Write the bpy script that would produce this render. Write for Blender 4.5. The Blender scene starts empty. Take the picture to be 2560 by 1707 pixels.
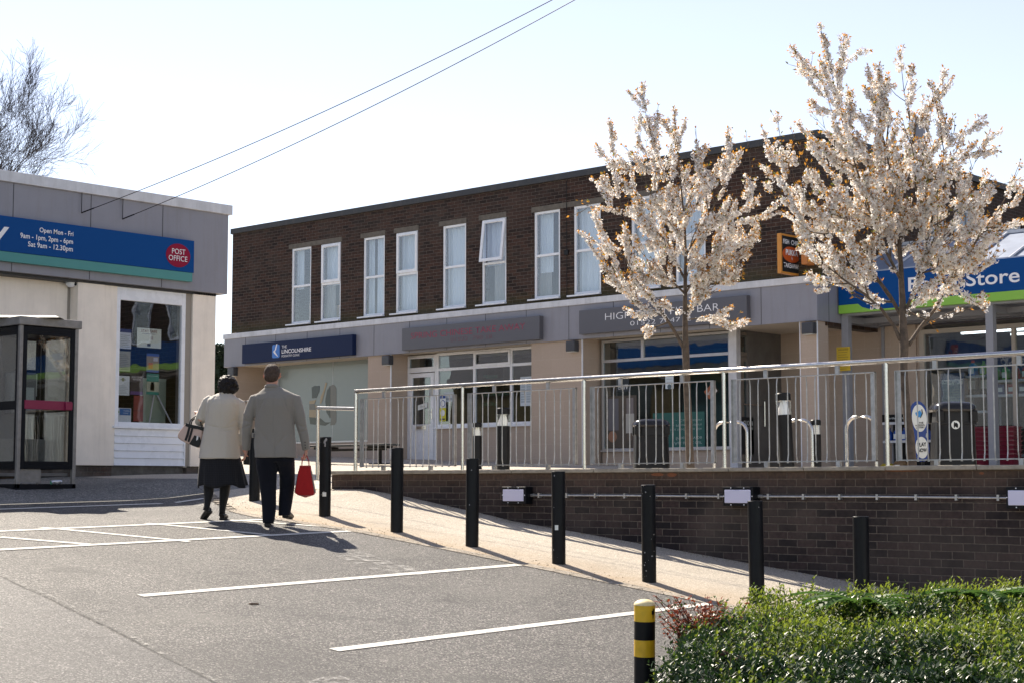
import bpy, bmesh, math, random
from mathutils import Vector, Matrix, noise
R = math.radians
PI = math.pi
rnd = random.Random(7)
C = bpy.context.scene.collection
S = bpy.context.scene
# ---------------------------------------------------------------- camera
F = 4115.0
PITCH = math.atan(361 / F)
CT, ST = math.cos(PITCH), math.sin(PITCH)
FW = Vector((-.6775, .7355, 0)).normalized()
RT = Vector((FW.y, -FW.x, 0))
cam_d = bpy.data.cameras.new('camera')
cam = bpy.data.objects.new('camera', cam_d)
C.objects.link(cam)
cam.location = (0, 0, 0)
cam.rotation_euler = (PI / 2 + PITCH, 0, math.atan2(-FW.x, FW.y))
cam_d.sensor_width = 36
cam_d.lens = 36 * F / 2560
cam_d.clip_start = .1
cam_d.clip_end = 2000
S.camera = cam
# ---------------------------------------------------------------- light
SUN = Vector((-.685, .245, .69)).normalized()
el = math.asin(SUN.z)
az = math.atan2(SUN.x, SUN.y)
w = bpy.data.worlds.new('World'); S.world = w; w.use_nodes = True
nt = w.node_tree
sky = nt.nodes.new('ShaderNodeTexSky'); sky.sky_type = 'NISHITA'; sky.sun_disc = False
sky.sun_elevation = el; sky.sun_rotation = az
sky.air_density = 1.0; sky.dust_density = .0; sky.ozone_density = 1.0
bg = nt.nodes['Background']; bg.inputs[1].default_value = .078
hs_ = nt.nodes.new('ShaderNodeHueSaturation'); hs_.inputs['Saturation'].default_value = .62; hs_.inputs['Hue'].default_value = .52
nt.links.new(sky.outputs[0], hs_.inputs['Color']); nt.links.new(hs_.outputs[0], bg.inputs[0])
sd = bpy.data.lights.new('sun', 'SUN'); sd.energy = 4.2; sd.angle = R(.5); sd.color = (1, .90, .76)
so = bpy.data.objects.new('sun', sd); C.objects.link(so)
so.rotation_euler = (-SUN).to_track_quat('-Z', 'Y').to_euler()
S.view_settings.view_transform = 'Standard'; S.view_settings.look = 'None'
S.view_settings.gamma = 1; S.view_settings.exposure = 1.25
S.render.engine = 'CYCLES'
S.cycles.max_bounces = 8; S.cycles.transparent_max_bounces = 24

# ---------------------------------------------------------------- geometry helpers
def ray(u, v):
    x = (u - 1280) / F; z = -(v - 853.5) / F
    yy = CT - ST * z; zz = ST + CT * z
    d = RT * x + FW * yy
    return Vector((d.x, d.y, zz))
def onY(u, v, Y): d = ray(u, v); return d * (Y / d.y)
def onX(u, v, X): d = ray(u, v); return d * (X / d.x)
def onD(u, v, D): d = ray(u, v); return d * (D / (d.dot(FW)))

def interp(x, xs, ys):
    if x <= xs[0]: return ys[0]
    for i in range(len(xs) - 1):
        if x <= xs[i + 1]:
            t = (x - xs[i]) / (xs[i + 1] - xs[i]); return ys[i] + t * (ys[i + 1] - ys[i])
    return ys[-1]
GX = [-60, -30, -24, -21.5, -19, -18.2, -17.2, -16, -14.7, -13.3, -12, -8.7, -5, 0, 10, 60]
GZ = [.6, .5, .20, .05, .0, -.10, -.22, -.29, -.36, -.475, -.62, -1.01, -1.45, -1.9, -2.3, -3.5]
def gz(X, Y):
    z = interp(X, GX, GZ)
    if Y > 12.4:
        c = interp(X, [-21.5, -19, -15.5, -13], [.04, .06, .16, .06]); z += c * (min(Y, 14.1) - 12.4)
    else:
        z += .02 * (max(Y, -10) - 12.4)
    return z
def tz(X, Y):
    """height of the upper paving"""
    far = max(.25, .45 - .03 * (X + 22.6))
    near = interp(X, [-21, -18.5, -17.2, -16.3, -16.2], [.26, .17, .12, .1, .15])
    if X < -16.2: near = interp(X, [-22, -17.4, -16.2], [gz(-22, 14.1), gz(-17.4, 14.1), gz(-16.2, 14.1)])
    t = min(1.2, max(0, (Y - 14.1) / 12.2))
    s = min(1, (Y - 14.1) / 1.2) if X < -16.2 else 1
    if X < -16.2: near = near + (max(.16, near) - near) * s
    return near + (far - near) * t
def onG(u, v):
    d = ray(u, v); t = 4
    while t < 90:
        p = d * t
        g = gz(p.x, p.y) if p.y < 14.1 else tz(p.x, p.y)
        if p.z < g: break
        t += .02
    return p

def wloc(o):
    v = Vector((0, 0, 0))
    while o: v += o.location; o = o.parent
    return v

class MB:
    def __init__(s): s.v = []; s.f = []; s.m = []; s.mi = 0
    def add(s, vs, fs):
        b = len(s.v); s.v += [tuple(v) for v in vs]; s.f += [tuple(b + i for i in f) for f in fs]; s.m += [s.mi] * len(fs); return s
    def box(s, x0, x1, y0, y1, z0, z1):
        return s.add([(x0, y0, z0), (x1, y0, z0), (x1, y1, z0), (x0, y1, z0), (x0, y0, z1), (x1, y0, z1), (x1, y1, z1), (x0, y1, z1)],
                     [(0, 3, 2, 1), (4, 5, 6, 7), (0, 1, 5, 4), (1, 2, 6, 5), (2, 3, 7, 6), (3, 0, 4, 7)])
    def tube(s, pts, rad, n=8, cap=True):
        pts = [Vector(p) for p in pts]
        if not isinstance(rad, (list, tuple)): rad = [rad] * len(pts)
        rings = []; ref = None
        for i, p in enumerate(pts):
            d = (pts[min(i + 1, len(pts) - 1)] - pts[max(i - 1, 0)])
            if d.length < 1e-9: d = Vector((0, 0, 1))
            d.normalize()
            if ref is None: ref = Vector((0, 0, 1)) if abs(d.z) < .9 else Vector((1, 0, 0))
            a = d.cross(ref)
            if a.length < 1e-4: a = d.cross(Vector((0, 1, 0)))
            a.normalize(); b = d.cross(a).normalized(); ref = -b if False else ref
            r = rad[i]; ra, rb = r if isinstance(r, (list, tuple)) else (r, r)
            rings.append([p + a * (math.cos(2 * PI * k / n) * ra) + b * (math.sin(2 * PI * k / n) * rb) for k in range(n)])
        return s.rings(rings, cap)
    def rings(s, rings, cap=True):
        n = len(rings[0]); vs = [q for r in rings for q in r]; fs = []
        for i in range(len(rings) - 1):
            for k in range(n):
                fs.append((i * n + k, i * n + (k + 1) % n, (i + 1) * n + (k + 1) % n, (i + 1) * n + k))
        if cap: fs.append(tuple(range(n - 1, -1, -1))); fs.append(tuple((len(rings) - 1) * n + k for k in range(n)))
        return s.add(vs, fs)
    def lathe(s, prof, c=(0, 0), n=24, sq=0):
        rings = []
        for r, z in prof:
            ring = []
            for k in range(n):
                a = 2 * PI * k / n; ca, sa = math.cos(a), math.sin(a)
                q = 1
                if sq: q = 1 / (abs(ca) ** sq + abs(sa) ** sq) ** (1 / sq)
                ring.append((c[0] + ca * r * q, c[1] + sa * r * q, z))
            rings.append(ring)
        return s.rings(rings)
    def ell(s, c, r, n=12, m=8):
        rings = []
        for i in range(m + 1):
            t = PI * i / m; q = max(math.sin(t), .02)
            rings.append([(c[0] + r[0] * q * math.cos(2 * PI * k / n), c[1] + r[1] * q * math.sin(2 * PI * k / n), c[2] - r[2] * math.cos(t)) for k in range(n)])
        return s.rings(rings)
    def prism(s, poly, frame, th):
        """poly of 2d points in frame(a,b,depth)->3d"""
        n = len(poly)
        vs = [frame(a, b, 0) for a, b in poly] + [frame(a, b, th) for a, b in poly]
        fs = [tuple(range(n)), tuple(range(2 * n - 1, n - 1, -1))]
        fs += [(i, i + n, (i + 1) % n + n, (i + 1) % n) for i in range(n)]
        return s.add(vs, fs)
    def wall(s, xs, zs, holes, y0, y1, axis='Y'):
        xs = sorted(set(xs)); zs = sorted(set(zs))
        def P(a, y, z): return (a, y, z) if axis == 'Y' else (y, a, z)
        fill = {}
        for i in range(len(xs) - 1):
            for j in range(len(zs) - 1):
                cx = (xs[i] + xs[i + 1]) / 2; cz = (zs[j] + zs[j + 1]) / 2
                fill[i, j] = not any(h[0] < cx < h[1] and h[2] < cz < h[3] for h in holes)
        for (i, j), f in fill.items():
            if not f: continue
            a, b, c, d = xs[i], xs[i + 1], zs[j], zs[j + 1]
            s.add([P(a, y0, c), P(b, y0, c), P(b, y0, d), P(a, y0, d)], [(0, 1, 2, 3)])
            s.add([P(a, y1, c), P(b, y1, c), P(b, y1, d), P(a, y1, d)], [(3, 2, 1, 0)])
            if not fill.get((i - 1, j)): s.add([P(a, y0, c), P(a, y1, c), P(a, y1, d), P(a, y0, d)], [(3, 2, 1, 0)])
            if not fill.get((i + 1, j)): s.add([P(b, y0, c), P(b, y1, c), P(b, y1, d), P(b, y0, d)], [(0, 1, 2, 3)])
            if not fill.get((i, j - 1)): s.add([P(a, y0, c), P(b, y0, c), P(b, y1, c), P(a, y1, c)], [(3, 2, 1, 0)])
            if not fill.get((i, j + 1)): s.add([P(a, y0, d), P(b, y0, d), P(b, y1, d), P(a, y1, d)], [(0, 1, 2, 3)])
        return s
    def frame(s, x0, x1, z0, z1, t, y0, y1, axis='Y', tb=None):
        tb = tb or t
        bx = (lambda a, b, c, d: s.box(a, b, y0, y1, c, d)) if axis == 'Y' else (lambda a, b, c, d: s.box(y0, y1, a, b, c, d))
        bx(x0, x0 + t, z0, z1); bx(x1 - t, x1, z0, z1); bx(x0 + t, x1 - t, z0, z0 + tb); bx(x0 + t, x1 - t, z1 - tb, z1); return s
    def build(s, name, mats, parent=None, origin=None, smooth=False, bevel=0, world=True):
        o0 = Vector((0, 0, 0))
        if parent is not None and world: o0 = wloc(parent)
        if origin is not None: o0 = o0 + Vector(origin) if parent is None else o0 + Vector(origin) * 0
        me = bpy.data.meshes.new(name)
        me.from_pydata([(x - o0.x, y - o0.y, z - o0.z) for x, y, z in s.v], [], s.f)
        if not isinstance(mats, (list, tuple)): mats = [mats]
        for m in mats: me.materials.append(m)
        if len(mats) > 1: me.polygons.foreach_set('material_index', s.m)
        bm = bmesh.new(); bm.from_mesh(me)
        if not getattr(s, 'nonorm', False): bmesh.ops.recalc_face_normals(bm, faces=bm.faces)
        bm.to_mesh(me); bm.free()
        if smooth: me.shade_smooth() if smooth is True else None
        ob = bpy.data.objects.new(name, me); C.objects.link(ob)
        if smooth == 'auto':
            me.polygons.foreach_set('use_smooth', [True] * len(me.polygons))
            me.set_sharp_from_angle(angle=R(35))
        if parent is not None: ob.parent = parent
        elif origin is not None: ob.location = origin
        if bevel:
            b = ob.modifiers.new('bevel', 'BEVEL'); b.width = bevel; b.segments = 2; b.limit_method = 'ANGLE'
        return ob

def tag(o, label, cat, group=None):
    o['label'] = label; o['category'] = cat
    if group: o['group'] = group
    return o
def struct(o, kind='structure'): o['kind'] = kind; return o
def thing(name, label, cat, loc, group=None):
    o = bpy.data.objects.new(name, None); C.objects.link(o); o.location = loc; o.empty_display_size = .1
    return tag(o, label, cat, group)
def copy_tree(o, loc, rotz=None, label=None, parent=None):
    c = o.copy(); C.objects.link(c)
    if parent: c.parent = parent
    else:
        c.location = loc
        if rotz is not None: c.rotation_euler[2] = rotz
        if label: c['label'] = label
    for ch in [x for x in S.objects if x.parent == o]: copy_tree(ch, None, parent=c)
    return c

# ---------------------------------------------------------------- materials
MATS = {}
def mat(name, col=(.5, .5, .5), rough=.6, metal=0, spec=.5, noise_amt=0, noise_scale=8, bump=0, bscale=40, emit=None, trans=0, coat=0):
    if name in MATS: return MATS[name]
    m = bpy.data.materials.new(name); m.use_nodes = True; t = m.node_tree; N = t.nodes; L = t.links
    p = N['Principled BSDF']
    p.inputs['Base Color'].default_value = (*col, 1); p.inputs['Roughness'].default_value = rough
    p.inputs['Metallic'].default_value = metal; p.inputs['Specular IOR Level'].default_value = spec
    p.inputs['Coat Weight'].default_value = coat
    if emit: p.inputs['Emission Color'].default_value = (*emit[0], 1); p.inputs['Emission Strength'].default_value = emit[1]
    tc = N.new('ShaderNodeTexCoord')
    if noise_amt:
        n = N.new('ShaderNodeTexNoise'); n.inputs['Scale'].default_value = noise_scale; n.inputs['Detail'].default_value = 6; n.inputs['Roughness'].default_value = .65
        L.new(tc.outputs['Object'], n.inputs['Vector'])
        r = N.new('ShaderNodeMapRange'); r.inputs[1].default_value = .3; r.inputs[2].default_value = .7
        r.inputs[3].default_value = 1 - noise_amt; r.inputs[4].default_value = 1 + noise_amt
        L.new(n.outputs['Fac'], r.inputs[0])
        mx = N.new('ShaderNodeMix'); mx.data_type = 'RGBA'; mx.blend_type = 'MULTIPLY'; mx.inputs[0].default_value = 1
        mx.inputs[6].default_value = (*col, 1); L.new(r.outputs[0], mx.inputs[7]); L.new(mx.outputs[2], p.inputs['Base Color'])
        r2 = N.new('ShaderNodeMapRange'); r2.inputs[3].default_value = max(rough - .12, .03); r2.inputs[4].default_value = min(rough + .12, 1)
        L.new(n.outputs['Fac'], r2.inputs[0]); L.new(r2.outputs[0], p.inputs['Roughness'])
    if name in ('cream_render', 'grey_cladding', 'white_trim', 'dark_trim'):
        g_ = N.new('ShaderNodeNewGeometry'); mp = N.new('ShaderNodeMapping'); mp.inputs['Scale'].default_value = (1, 1, .09); L.new(g_.outputs['Position'], mp.inputs[0])
        sn = N.new('ShaderNodeTexNoise'); sn.inputs['Scale'].default_value = 7; sn.inputs['Detail'].default_value = 7; sn.inputs['Roughness'].default_value = .7; L.new(mp.outputs[0], sn.inputs['Vector'])
        sr = N.new('ShaderNodeMapRange'); sr.inputs[1].default_value = .48; sr.inputs[2].default_value = .78; sr.inputs[3].default_value = 0; sr.inputs[4].default_value = .16 if name == 'cream_render' else .28; L.new(sn.outputs['Fac'], sr.inputs[0])
        sm_ = N.new('ShaderNodeMix'); sm_.data_type = 'RGBA'; sm_.inputs[7].default_value = (.16, .14, .11, 1); L.new(sr.outputs[0], sm_.inputs[0]); L.new(mx.outputs[2], sm_.inputs[6]); L.new(sm_.outputs[2], p.inputs['Base Color'])
    if bump:
        n2 = N.new('ShaderNodeTexNoise'); n2.inputs['Scale'].default_value = bscale; n2.inputs['Detail'].default_value = 4
        L.new(tc.outputs['Object'], n2.inputs['Vector'])
        b = N.new('ShaderNodeBump'); b.inputs['Strength'].default_value = 1; b.inputs['Distance'].default_value = bump
        L.new(n2.outputs['Fac'], b.inputs['Height']); L.new(b.outputs[0], p.inputs['Normal'])
    if trans:
        out = N['Material Output']; tr = N.new('ShaderNodeBsdfTranslucent'); tr.inputs[0].default_value = (*col, 1)
        ms = N.new('ShaderNodeMixShader'); ms.inputs[0].default_value = trans
        L.new(p.outputs[0], ms.inputs[1]); L.new(tr.outputs[0], ms.inputs[2]); L.new(ms.outputs[0], out.inputs[0])
    MATS[name] = m; return m

def ramp(N, stops):
    r = N.new('ShaderNodeValToRGB'); e = r.color_ramp.elements
    e[0].position, e[0].color = stops[0][0], (*stops[0][1], 1)
    e[1].position, e[1].color = stops[-1][0], (*stops[-1][1], 1)
    for p, c in stops[1:-1]:
        x = e.new(p); x.color = (*c, 1)
    return r
def brick(name, axis, c1, c2, mortar, bw=.225, bh=.075, mt=.0055, var=.35, weather=(.30, .28, .25), wamt=.25, bump=.006, moss=None):
    m = bpy.data.materials.new(name); m.use_nodes = True; t = m.node_tree; N = t.nodes; L = t.links
    p = N['Principled BSDF']; g = N.new('ShaderNodeNewGeometry'); sp = N.new('ShaderNodeSeparateXYZ'); L.new(g.outputs['Position'], sp.inputs[0])
    cb = N.new('ShaderNodeCombineXYZ'); L.new(sp.outputs['X' if axis == 'Y' else 'Y'], cb.inputs[0]); L.new(sp.outputs['Z'], cb.inputs[1])
    # small wobble
    nz = N.new('ShaderNodeTexNoise'); nz.inputs['Scale'].default_value = 6; L.new(g.outputs['Position'], nz.inputs['Vector'])
    va = N.new('ShaderNodeVectorMath'); va.operation = 'MULTIPLY_ADD'; va.inputs[1].default_value = (.006, .006, 0); L.new(nz.outputs['Color'], va.inputs[0]); L.new(cb.outputs[0], va.inputs[2])
    b = N.new('ShaderNodeTexBrick'); b.inputs['Scale'].default_value = 1; b.inputs['Brick Width'].default_value = bw; b.inputs['Row Height'].default_value = bh
    b.inputs['Mortar Size'].default_value = mt; b.inputs['Mortar Smooth'].default_value = .3; b.inputs['Color1'].default_value = (*c1, 1); b.inputs['Color2'].default_value = (*c2, 1)
    b.inputs['Mortar'].default_value = (*mortar, 1)
    L.new(va.outputs[0], b.inputs['Vector'])
    n = N.new('ShaderNodeTexNoise'); n.inputs['Scale'].default_value = 1.1; n.inputs['Detail'].default_value = 8; n.inputs['Roughness'].default_value = .6; L.new(g.outputs['Position'], n.inputs['Vector'])
    n3 = N.new('ShaderNodeTexNoise'); n3.inputs['Scale'].default_value = 28; n3.inputs['Detail'].default_value = 6; L.new(g.outputs['Position'], n3.inputs['Vector'])
    r3 = N.new('ShaderNodeMapRange'); r3.inputs[1].default_value = .3; r3.inputs[2].default_value = .7; r3.inputs[3].default_value = 1 - var; r3.inputs[4].default_value = 1 + var; L.new(n3.outputs['Fac'], r3.inputs[0])
    mu = N.new('ShaderNodeMix'); mu.data_type = 'RGBA'; mu.blend_type = 'MULTIPLY'; mu.inputs[0].default_value = 1; L.new(b.outputs['Color'], mu.inputs[6]); L.new(r3.outputs[0], mu.inputs[7])
    rw = N.new('ShaderNodeMapRange'); rw.inputs[1].default_value = .44; rw.inputs[2].default_value = .72; rw.inputs[4].default_value = wamt; L.new(n.outputs['Fac'], rw.inputs[0])
    mw = N.new('ShaderNodeMix'); mw.data_type = 'RGBA'; mw.inputs[7].default_value = (*weather, 1); L.new(rw.outputs[0], mw.inputs[0]); L.new(mu.outputs[2], mw.inputs[6])
    last = mw
    if moss:   # dirt that sits in a band near a given height
        mr = N.new('ShaderNodeMapRange'); mr.inputs[1].default_value = moss[0]; mr.inputs[2].default_value = moss[1]; L.new(sp.outputs['Z'], mr.inputs[0])
        mm = N.new('ShaderNodeMath'); mm.operation = 'MULTIPLY'; L.new(mr.outputs[0], mm.inputs[0]); L.new(n3.outputs['Fac'], mm.inputs[1])
        mo = N.new('ShaderNodeMix'); mo.data_type = 'RGBA'; mo.inputs[7].default_value = (*moss[2], 1); L.new(mm.outputs[0], mo.inputs[0]); L.new(last.outputs[2], mo.inputs[6]); last = mo
    L.new(last.outputs[2], p.inputs['Base Color'])
    p.inputs['Specular IOR Level'].default_value = .22
    rr = N.new('ShaderNodeMapRange'); rr.inputs[3].default_value = .55; rr.inputs[4].default_value = .95; L.new(n3.outputs['Fac'], rr.inputs[0]); L.new(rr.outputs[0], p.inputs['Roughness'])
    inv = N.new('ShaderNodeMath'); inv.operation = 'SUBTRACT'; inv.inputs[0].default_value = 1; L.new(b.outputs['Fac'], inv.inputs[1])
    ad = N.new('ShaderNodeMath'); ad.operation = 'MULTIPLY_ADD'; ad.inputs[1].default_value = .35; L.new(n3.outputs['Fac'], ad.inputs[0]); L.new(inv.outputs[0], ad.inputs[2])
    bp = N.new('ShaderNodeBump'); bp.inputs['Distance'].default_value = bump; L.new(ad.outputs[0], bp.inputs['Height']); L.new(bp.outputs[0], p.inputs['Normal'])
    MATS[name] = m; return m

def ground_mat(name, c_lo, c_hi, speck, rough=.75, sc=55, patch=.2, bump=.012, slabs=None, dirt=None, spec=.5, stains=False):
    m = bpy.data.materials.new(name); m.use_nodes = True; t = m.node_tree; N = t.nodes; L = t.links
    p = N['Principled BSDF']; g = N.new('ShaderNodeNewGeometry')
    v = N.new('ShaderNodeTexVoronoi'); v.inputs['Scale'].default_value = sc; L.new(g.outputs['Position'], v.inputs['Vector'])
    v2 = N.new('ShaderNodeTexVoronoi'); v2.inputs['Scale'].default_value = sc * 2.3; L.new(g.outputs['Position'], v2.inputs['Vector'])
    hs = N.new('ShaderNodeSeparateColor'); L.new(v.outputs['Color'], hs.inputs[0])
    rp = ramp(N, [(0, c_lo), (.45, tuple((a + b) / 2 for a, b in zip(c_lo, c_hi))), (.8, c_hi), (1, speck)]); L.new(hs.outputs[0], rp.inputs[0])
    n = N.new('ShaderNodeTexNoise'); n.inputs['Scale'].default_value = .55; n.inputs['Detail'].default_value = 9; n.inputs['Roughness'].default_value = .62; L.new(g.outputs['Position'], n.inputs['Vector'])
    r = N.new('ShaderNodeMapRange'); r.inputs[1].default_value = .32; r.inputs[2].default_value = .68; r.inputs[3].default_value = 1 - patch; r.inputs[4].default_value = 1 + patch; L.new(n.outputs['Fac'], r.inputs[0])
    mu = N.new('ShaderNodeMix'); mu.data_type = 'RGBA'; mu.blend_type = 'MULTIPLY'; mu.inputs[0].default_value = 1; L.new(rp.outputs[0], mu.inputs[6]); L.new(r.outputs[0], mu.inputs[7])
    last = mu.outputs[2]
    if stains:
        for sc_, lo, hi, c_, a_ in ((1.7, .58, .74, (.03, .029, .028), .5), (.8, .56, .74, (.20, .19, .17), .4), (.35, .5, .62, (.06, .057, .054), .35), (4.5, .66, .72, (.018, .017, .016), .55)):
            sn = N.new('ShaderNodeTexNoise'); sn.inputs['Scale'].default_value = sc_; sn.inputs['Detail'].default_value = 5; mp = N.new('ShaderNodeMapping'); mp.inputs['Location'].default_value = (sc_ * 7, 3, 0); L.new(g.outputs['Position'], mp.inputs[0]); L.new(mp.outputs[0], sn.inputs['Vector'])
            sr = N.new('ShaderNodeMapRange'); sr.inputs[1].default_value = lo; sr.inputs[2].default_value = hi; sr.inputs[4].default_value = a_; L.new(sn.outputs['Fac'], sr.inputs[0])
            sx = N.new('ShaderNodeMix'); sx.data_type = 'RGBA'; sx.inputs[7].default_value = (*c_, 1); L.new(sr.outputs[0], sx.inputs[0]); L.new(last, sx.inputs[6]); last = sx.outputs[2]
    if dirt:   # band of yellowish grit along the kerb line Y = dirt[0]
        sp = N.new('ShaderNodeSeparateXYZ'); L.new(g.outputs['Position'], sp.inputs[0])
        mr = N.new('ShaderNodeMapRange'); mr.inputs[1].default_value = dirt[1]; mr.inputs[2].default_value = dirt[0]; L.new(sp.outputs['Y'], mr.inputs[0])
        n4 = N.new('ShaderNodeTexNoise'); n4.inputs['Scale'].default_value = 3; n4.inputs['Detail'].default_value = 8; L.new(g.outputs['Position'], n4.inputs['Vector'])
        mm = N.new('ShaderNodeMath'); mm.operation = 'MULTIPLY'; L.new(mr.outputs[0], mm.inputs[0]); L.new(n4.outputs['Fac'], mm.inputs[1])
        mo = N.new('ShaderNodeMix'); mo.data_type = 'RGBA'; mo.inputs[7].default_value = (*dirt[2], 1); L.new(mm.outputs[0], mo.inputs[0]); L.new(last, mo.inputs[6]); last = mo.outputs[2]
    hgt = N.new('ShaderNodeMath'); hgt.operation = 'ADD'; L.new(v.outputs['Distance'], hgt.inputs[0]); L.new(v2.outputs['Distance'], hgt.inputs[1])
    if slabs:
        b = N.new('ShaderNodeTexBrick'); b.inputs['Scale'].default_value = 1; b.inputs['Brick Width'].default_value = slabs; b.inputs['Row Height'].default_value = slabs
        b.inputs['Mortar Size'].default_value = .006; b.inputs['Color1'].default_value = (1, 1, 1, 1); b.inputs['Color2'].default_value = (.86, .86, .86, 1); b.inputs['Mortar'].default_value = (.55, .5, .45, 1)
        L.new(g.outputs['Position'], b.inputs['Vector'])
        m2 = N.new('ShaderNodeMix'); m2.data_type = 'RGBA'; m2.blend_type = 'MULTIPLY'; m2.inputs[0].default_value = 1; L.new(last, m2.inputs[6]); L.new(b.outputs['Color'], m2.inputs[7]); last = m2.outputs[2]
    L.new(last, p.inputs['Base Color'])
    p.inputs['Roughness'].default_value = rough; p.inputs['Specular IOR Level'].default_value = spec
    bp = N.new('ShaderNodeBump'); bp.inputs['Distance'].default_value = bump; bp.inputs['Strength'].default_value = 1; L.new(hgt.outputs[0], bp.inputs['Height']); L.new(bp.outputs[0], p.inputs['Normal'])
    MATS[name] = m; return m

def glass(name, tint=(1, 1, 1), k=2.4, base=.03, wave=.0004, rough=.0):
    m = bpy.data.materials.new(name); m.use_nodes = True; t = m.node_tree; N = t.nodes; L = t.links
    N.remove(N['Principled BSDF']); out = N['Material Output']
    tr = N.new('ShaderNodeBsdfTransparent'); tr.inputs[0].default_value = (*tint, 1)
    gl = N.new('ShaderNodeBsdfGlossy'); gl.inputs['Roughness'].default_value = rough
    g = N.new('ShaderNodeNewGeometry')
    dt = N.new('ShaderNodeVectorMath'); dt.operation = 'DOT_PRODUCT'; L.new(g.outputs['Incoming'], dt.inputs[0]); L.new(g.outputs['Normal'], dt.inputs[1])
    ab = N.new('ShaderNodeMath'); ab.operation = 'ABSOLUTE'; L.new(dt.outputs['Value'], ab.inputs[0])
    om = N.new('ShaderNodeMath'); om.operation = 'SUBTRACT'; om.inputs[0].default_value = 1; L.new(ab.outputs[0], om.inputs[1])
    pw_ = N.new('ShaderNodeMath'); pw_.operation = 'POWER'; pw_.inputs[1].default_value = 5; L.new(om.outputs[0], pw_.inputs[0])
    fr = N.new('ShaderNodeMath'); fr.operation = 'MULTIPLY_ADD'; fr.inputs[1].default_value = .96; fr.inputs[2].default_value = .04; L.new(pw_.outputs[0], fr.inputs[0])
    n = N.new('ShaderNodeTexNoise'); n.inputs['Scale'].default_value = 1.7; L.new(g.outputs['Position'], n.inputs['Vector'])
    bp = N.new('ShaderNodeBump'); bp.inputs['Distance'].default_value = wave * 3; L.new(n.outputs['Fac'], bp.inputs['Height']); L.new(bp.outputs[0], gl.inputs['Normal'])
    ma = N.new('ShaderNodeMath'); ma.operation = 'MULTIPLY_ADD'; ma.use_clamp = True; ma.inputs[1].default_value = k; ma.inputs[2].default_value = base; L.new(fr.outputs[0], ma.inputs[0])
    ms = N.new('ShaderNodeMixShader'); L.new(ma.outputs[0], ms.inputs[0]); L.new(tr.outputs[0], ms.inputs[1]); L.new(gl.outputs[0], ms.inputs[2]); L.new(ms.outputs[0], out.inputs[0])
    MATS[name] = m; return m

ASPH = ground_mat('asphalt', (.030, .029, .028), (.150, .142, .132), (.44, .41, .37), rough=.62, sc=95, patch=.24, bump=.007, spec=.35, stains=True)
PATH = ground_mat('path', (.33, .29, .235), (.54, .485, .405), (.72, .65, .55), rough=.9, sc=110, patch=.13, bump=.003, dirt=(12.1, 12.95, (.36, .24, .12)))
FOOT = ground_mat('footway', (.08, .08, .08), (.24, .23, .21), (.4, .38, .34), rough=.85, sc=60, patch=.25, bump=.006)
PAVE = ground_mat('paving', (.38, .33, .27), (.56, .50, .42), (.65, .6, .52), rough=.85, sc=90, patch=.15, bump=.002, slabs=.6)
KERB = ground_mat('kerb', (.20, .17, .13), (.36, .31, .25), (.5, .45, .38), rough=.9, sc=90, patch=.3, bump=.003)
EARTH = mat('earth', (.09, .08, .05), .95, noise_amt=.4, noise_scale=3)
BRK = brick('brown_brick', 'Y', (.018, .011, .009), (.062, .031, .022), (.135, .110, .092), moss=(4.25, 3.9, (.10, .09, .03)), weather=(.10, .085, .07), wamt=.35)
BRKX = brick('brown_brick_side', 'X', (.034, .020, .014), (.062, .034, .023), (.115, .095, .08), weather=(.10, .085, .07))
BLUEB = brick('engineering_brick', 'Y', (.012, .010, .012), (.048, .032, .030), (.12, .10, .083), weather=(.14, .115, .095), wamt=.4, mt=.0055, moss=(-.05, .2, (.16, .10, .06)))
BLUEBX = brick('engineering_brick_side', 'X', (.020, .016, .018), (.045, .032, .032), (.135, .115, .095), weather=(.15, .13, .115), wamt=.45)
PLINTH = brick('plinth_brick', 'X', (.035, .025, .02), (.07, .045, .035), (.09, .08, .07), wamt=.5)
TILE = brick('wall_tile', 'Y', (.44, .355, .285), (.46, .37, .30), (.52, .44, .37), bw=.6, bh=.3, mt=.0022, var=.04, weather=(.35, .29, .24), wamt=.2, bump=.0008)
TILEX = brick('wall_tile_side', 'X', (.44, .355, .285), (.46, .37, .30), (.52, .44, .37), bw=.6, bh=.3, mt=.0022, var=.04, weather=(.35, .29, .24), wamt=.2, bump=.0008)
GREYP = mat('grey_cladding', (.255, .255, .29), .42, noise_amt=.06, noise_scale=2)
GREYD = mat('joint_dark', (.03, .03, .035), .7)
TRIM = mat('white_trim', (.62, .63, .66), .45, noise_amt=.13, noise_scale=3)
DARKT = mat('dark_trim', (.035, .037, .042), .6, noise_amt=.2, noise_scale=2)
CREAM = mat('cream_render', (.88, .80, .70), .8, noise_amt=.07, noise_scale=2.2, bump=.0006, bscale=90)
SOFF = mat('soffit', (.55, .48, .39), .7, noise_amt=.05)
UPVC = mat('white_upvc', (.80, .82, .86), .28, noise_amt=.04, noise_scale=3)
ALU = mat('aluminium', (.52, .52, .53), .4, metal=.6, noise_amt=.08)
GALV = mat('galvanised_steel', (.45, .45, .44), .42, metal=.75, noise_amt=.25, noise_scale=14)
STEEL = mat('stainless_steel', (.62, .60, .57), .22, metal=1, noise_amt=.1, noise_scale=30)
CONC = mat('concrete', (.30, .27, .22), .9, noise_amt=.3, noise_scale=9, bump=.004, bscale=60)
LINT = mat('lintel', (.13, .115, .095), .9, noise_amt=.3, noise_scale=9)
BLK = mat('black_paint', (.006, .007, .009), .38, spec=.2, noise_amt=.3, noise_scale=12, bump=.0006, bscale=200)
BLKP = mat('black_plastic', (.012, .012, .013), .35, spec=.2, noise_amt=.2)
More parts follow.
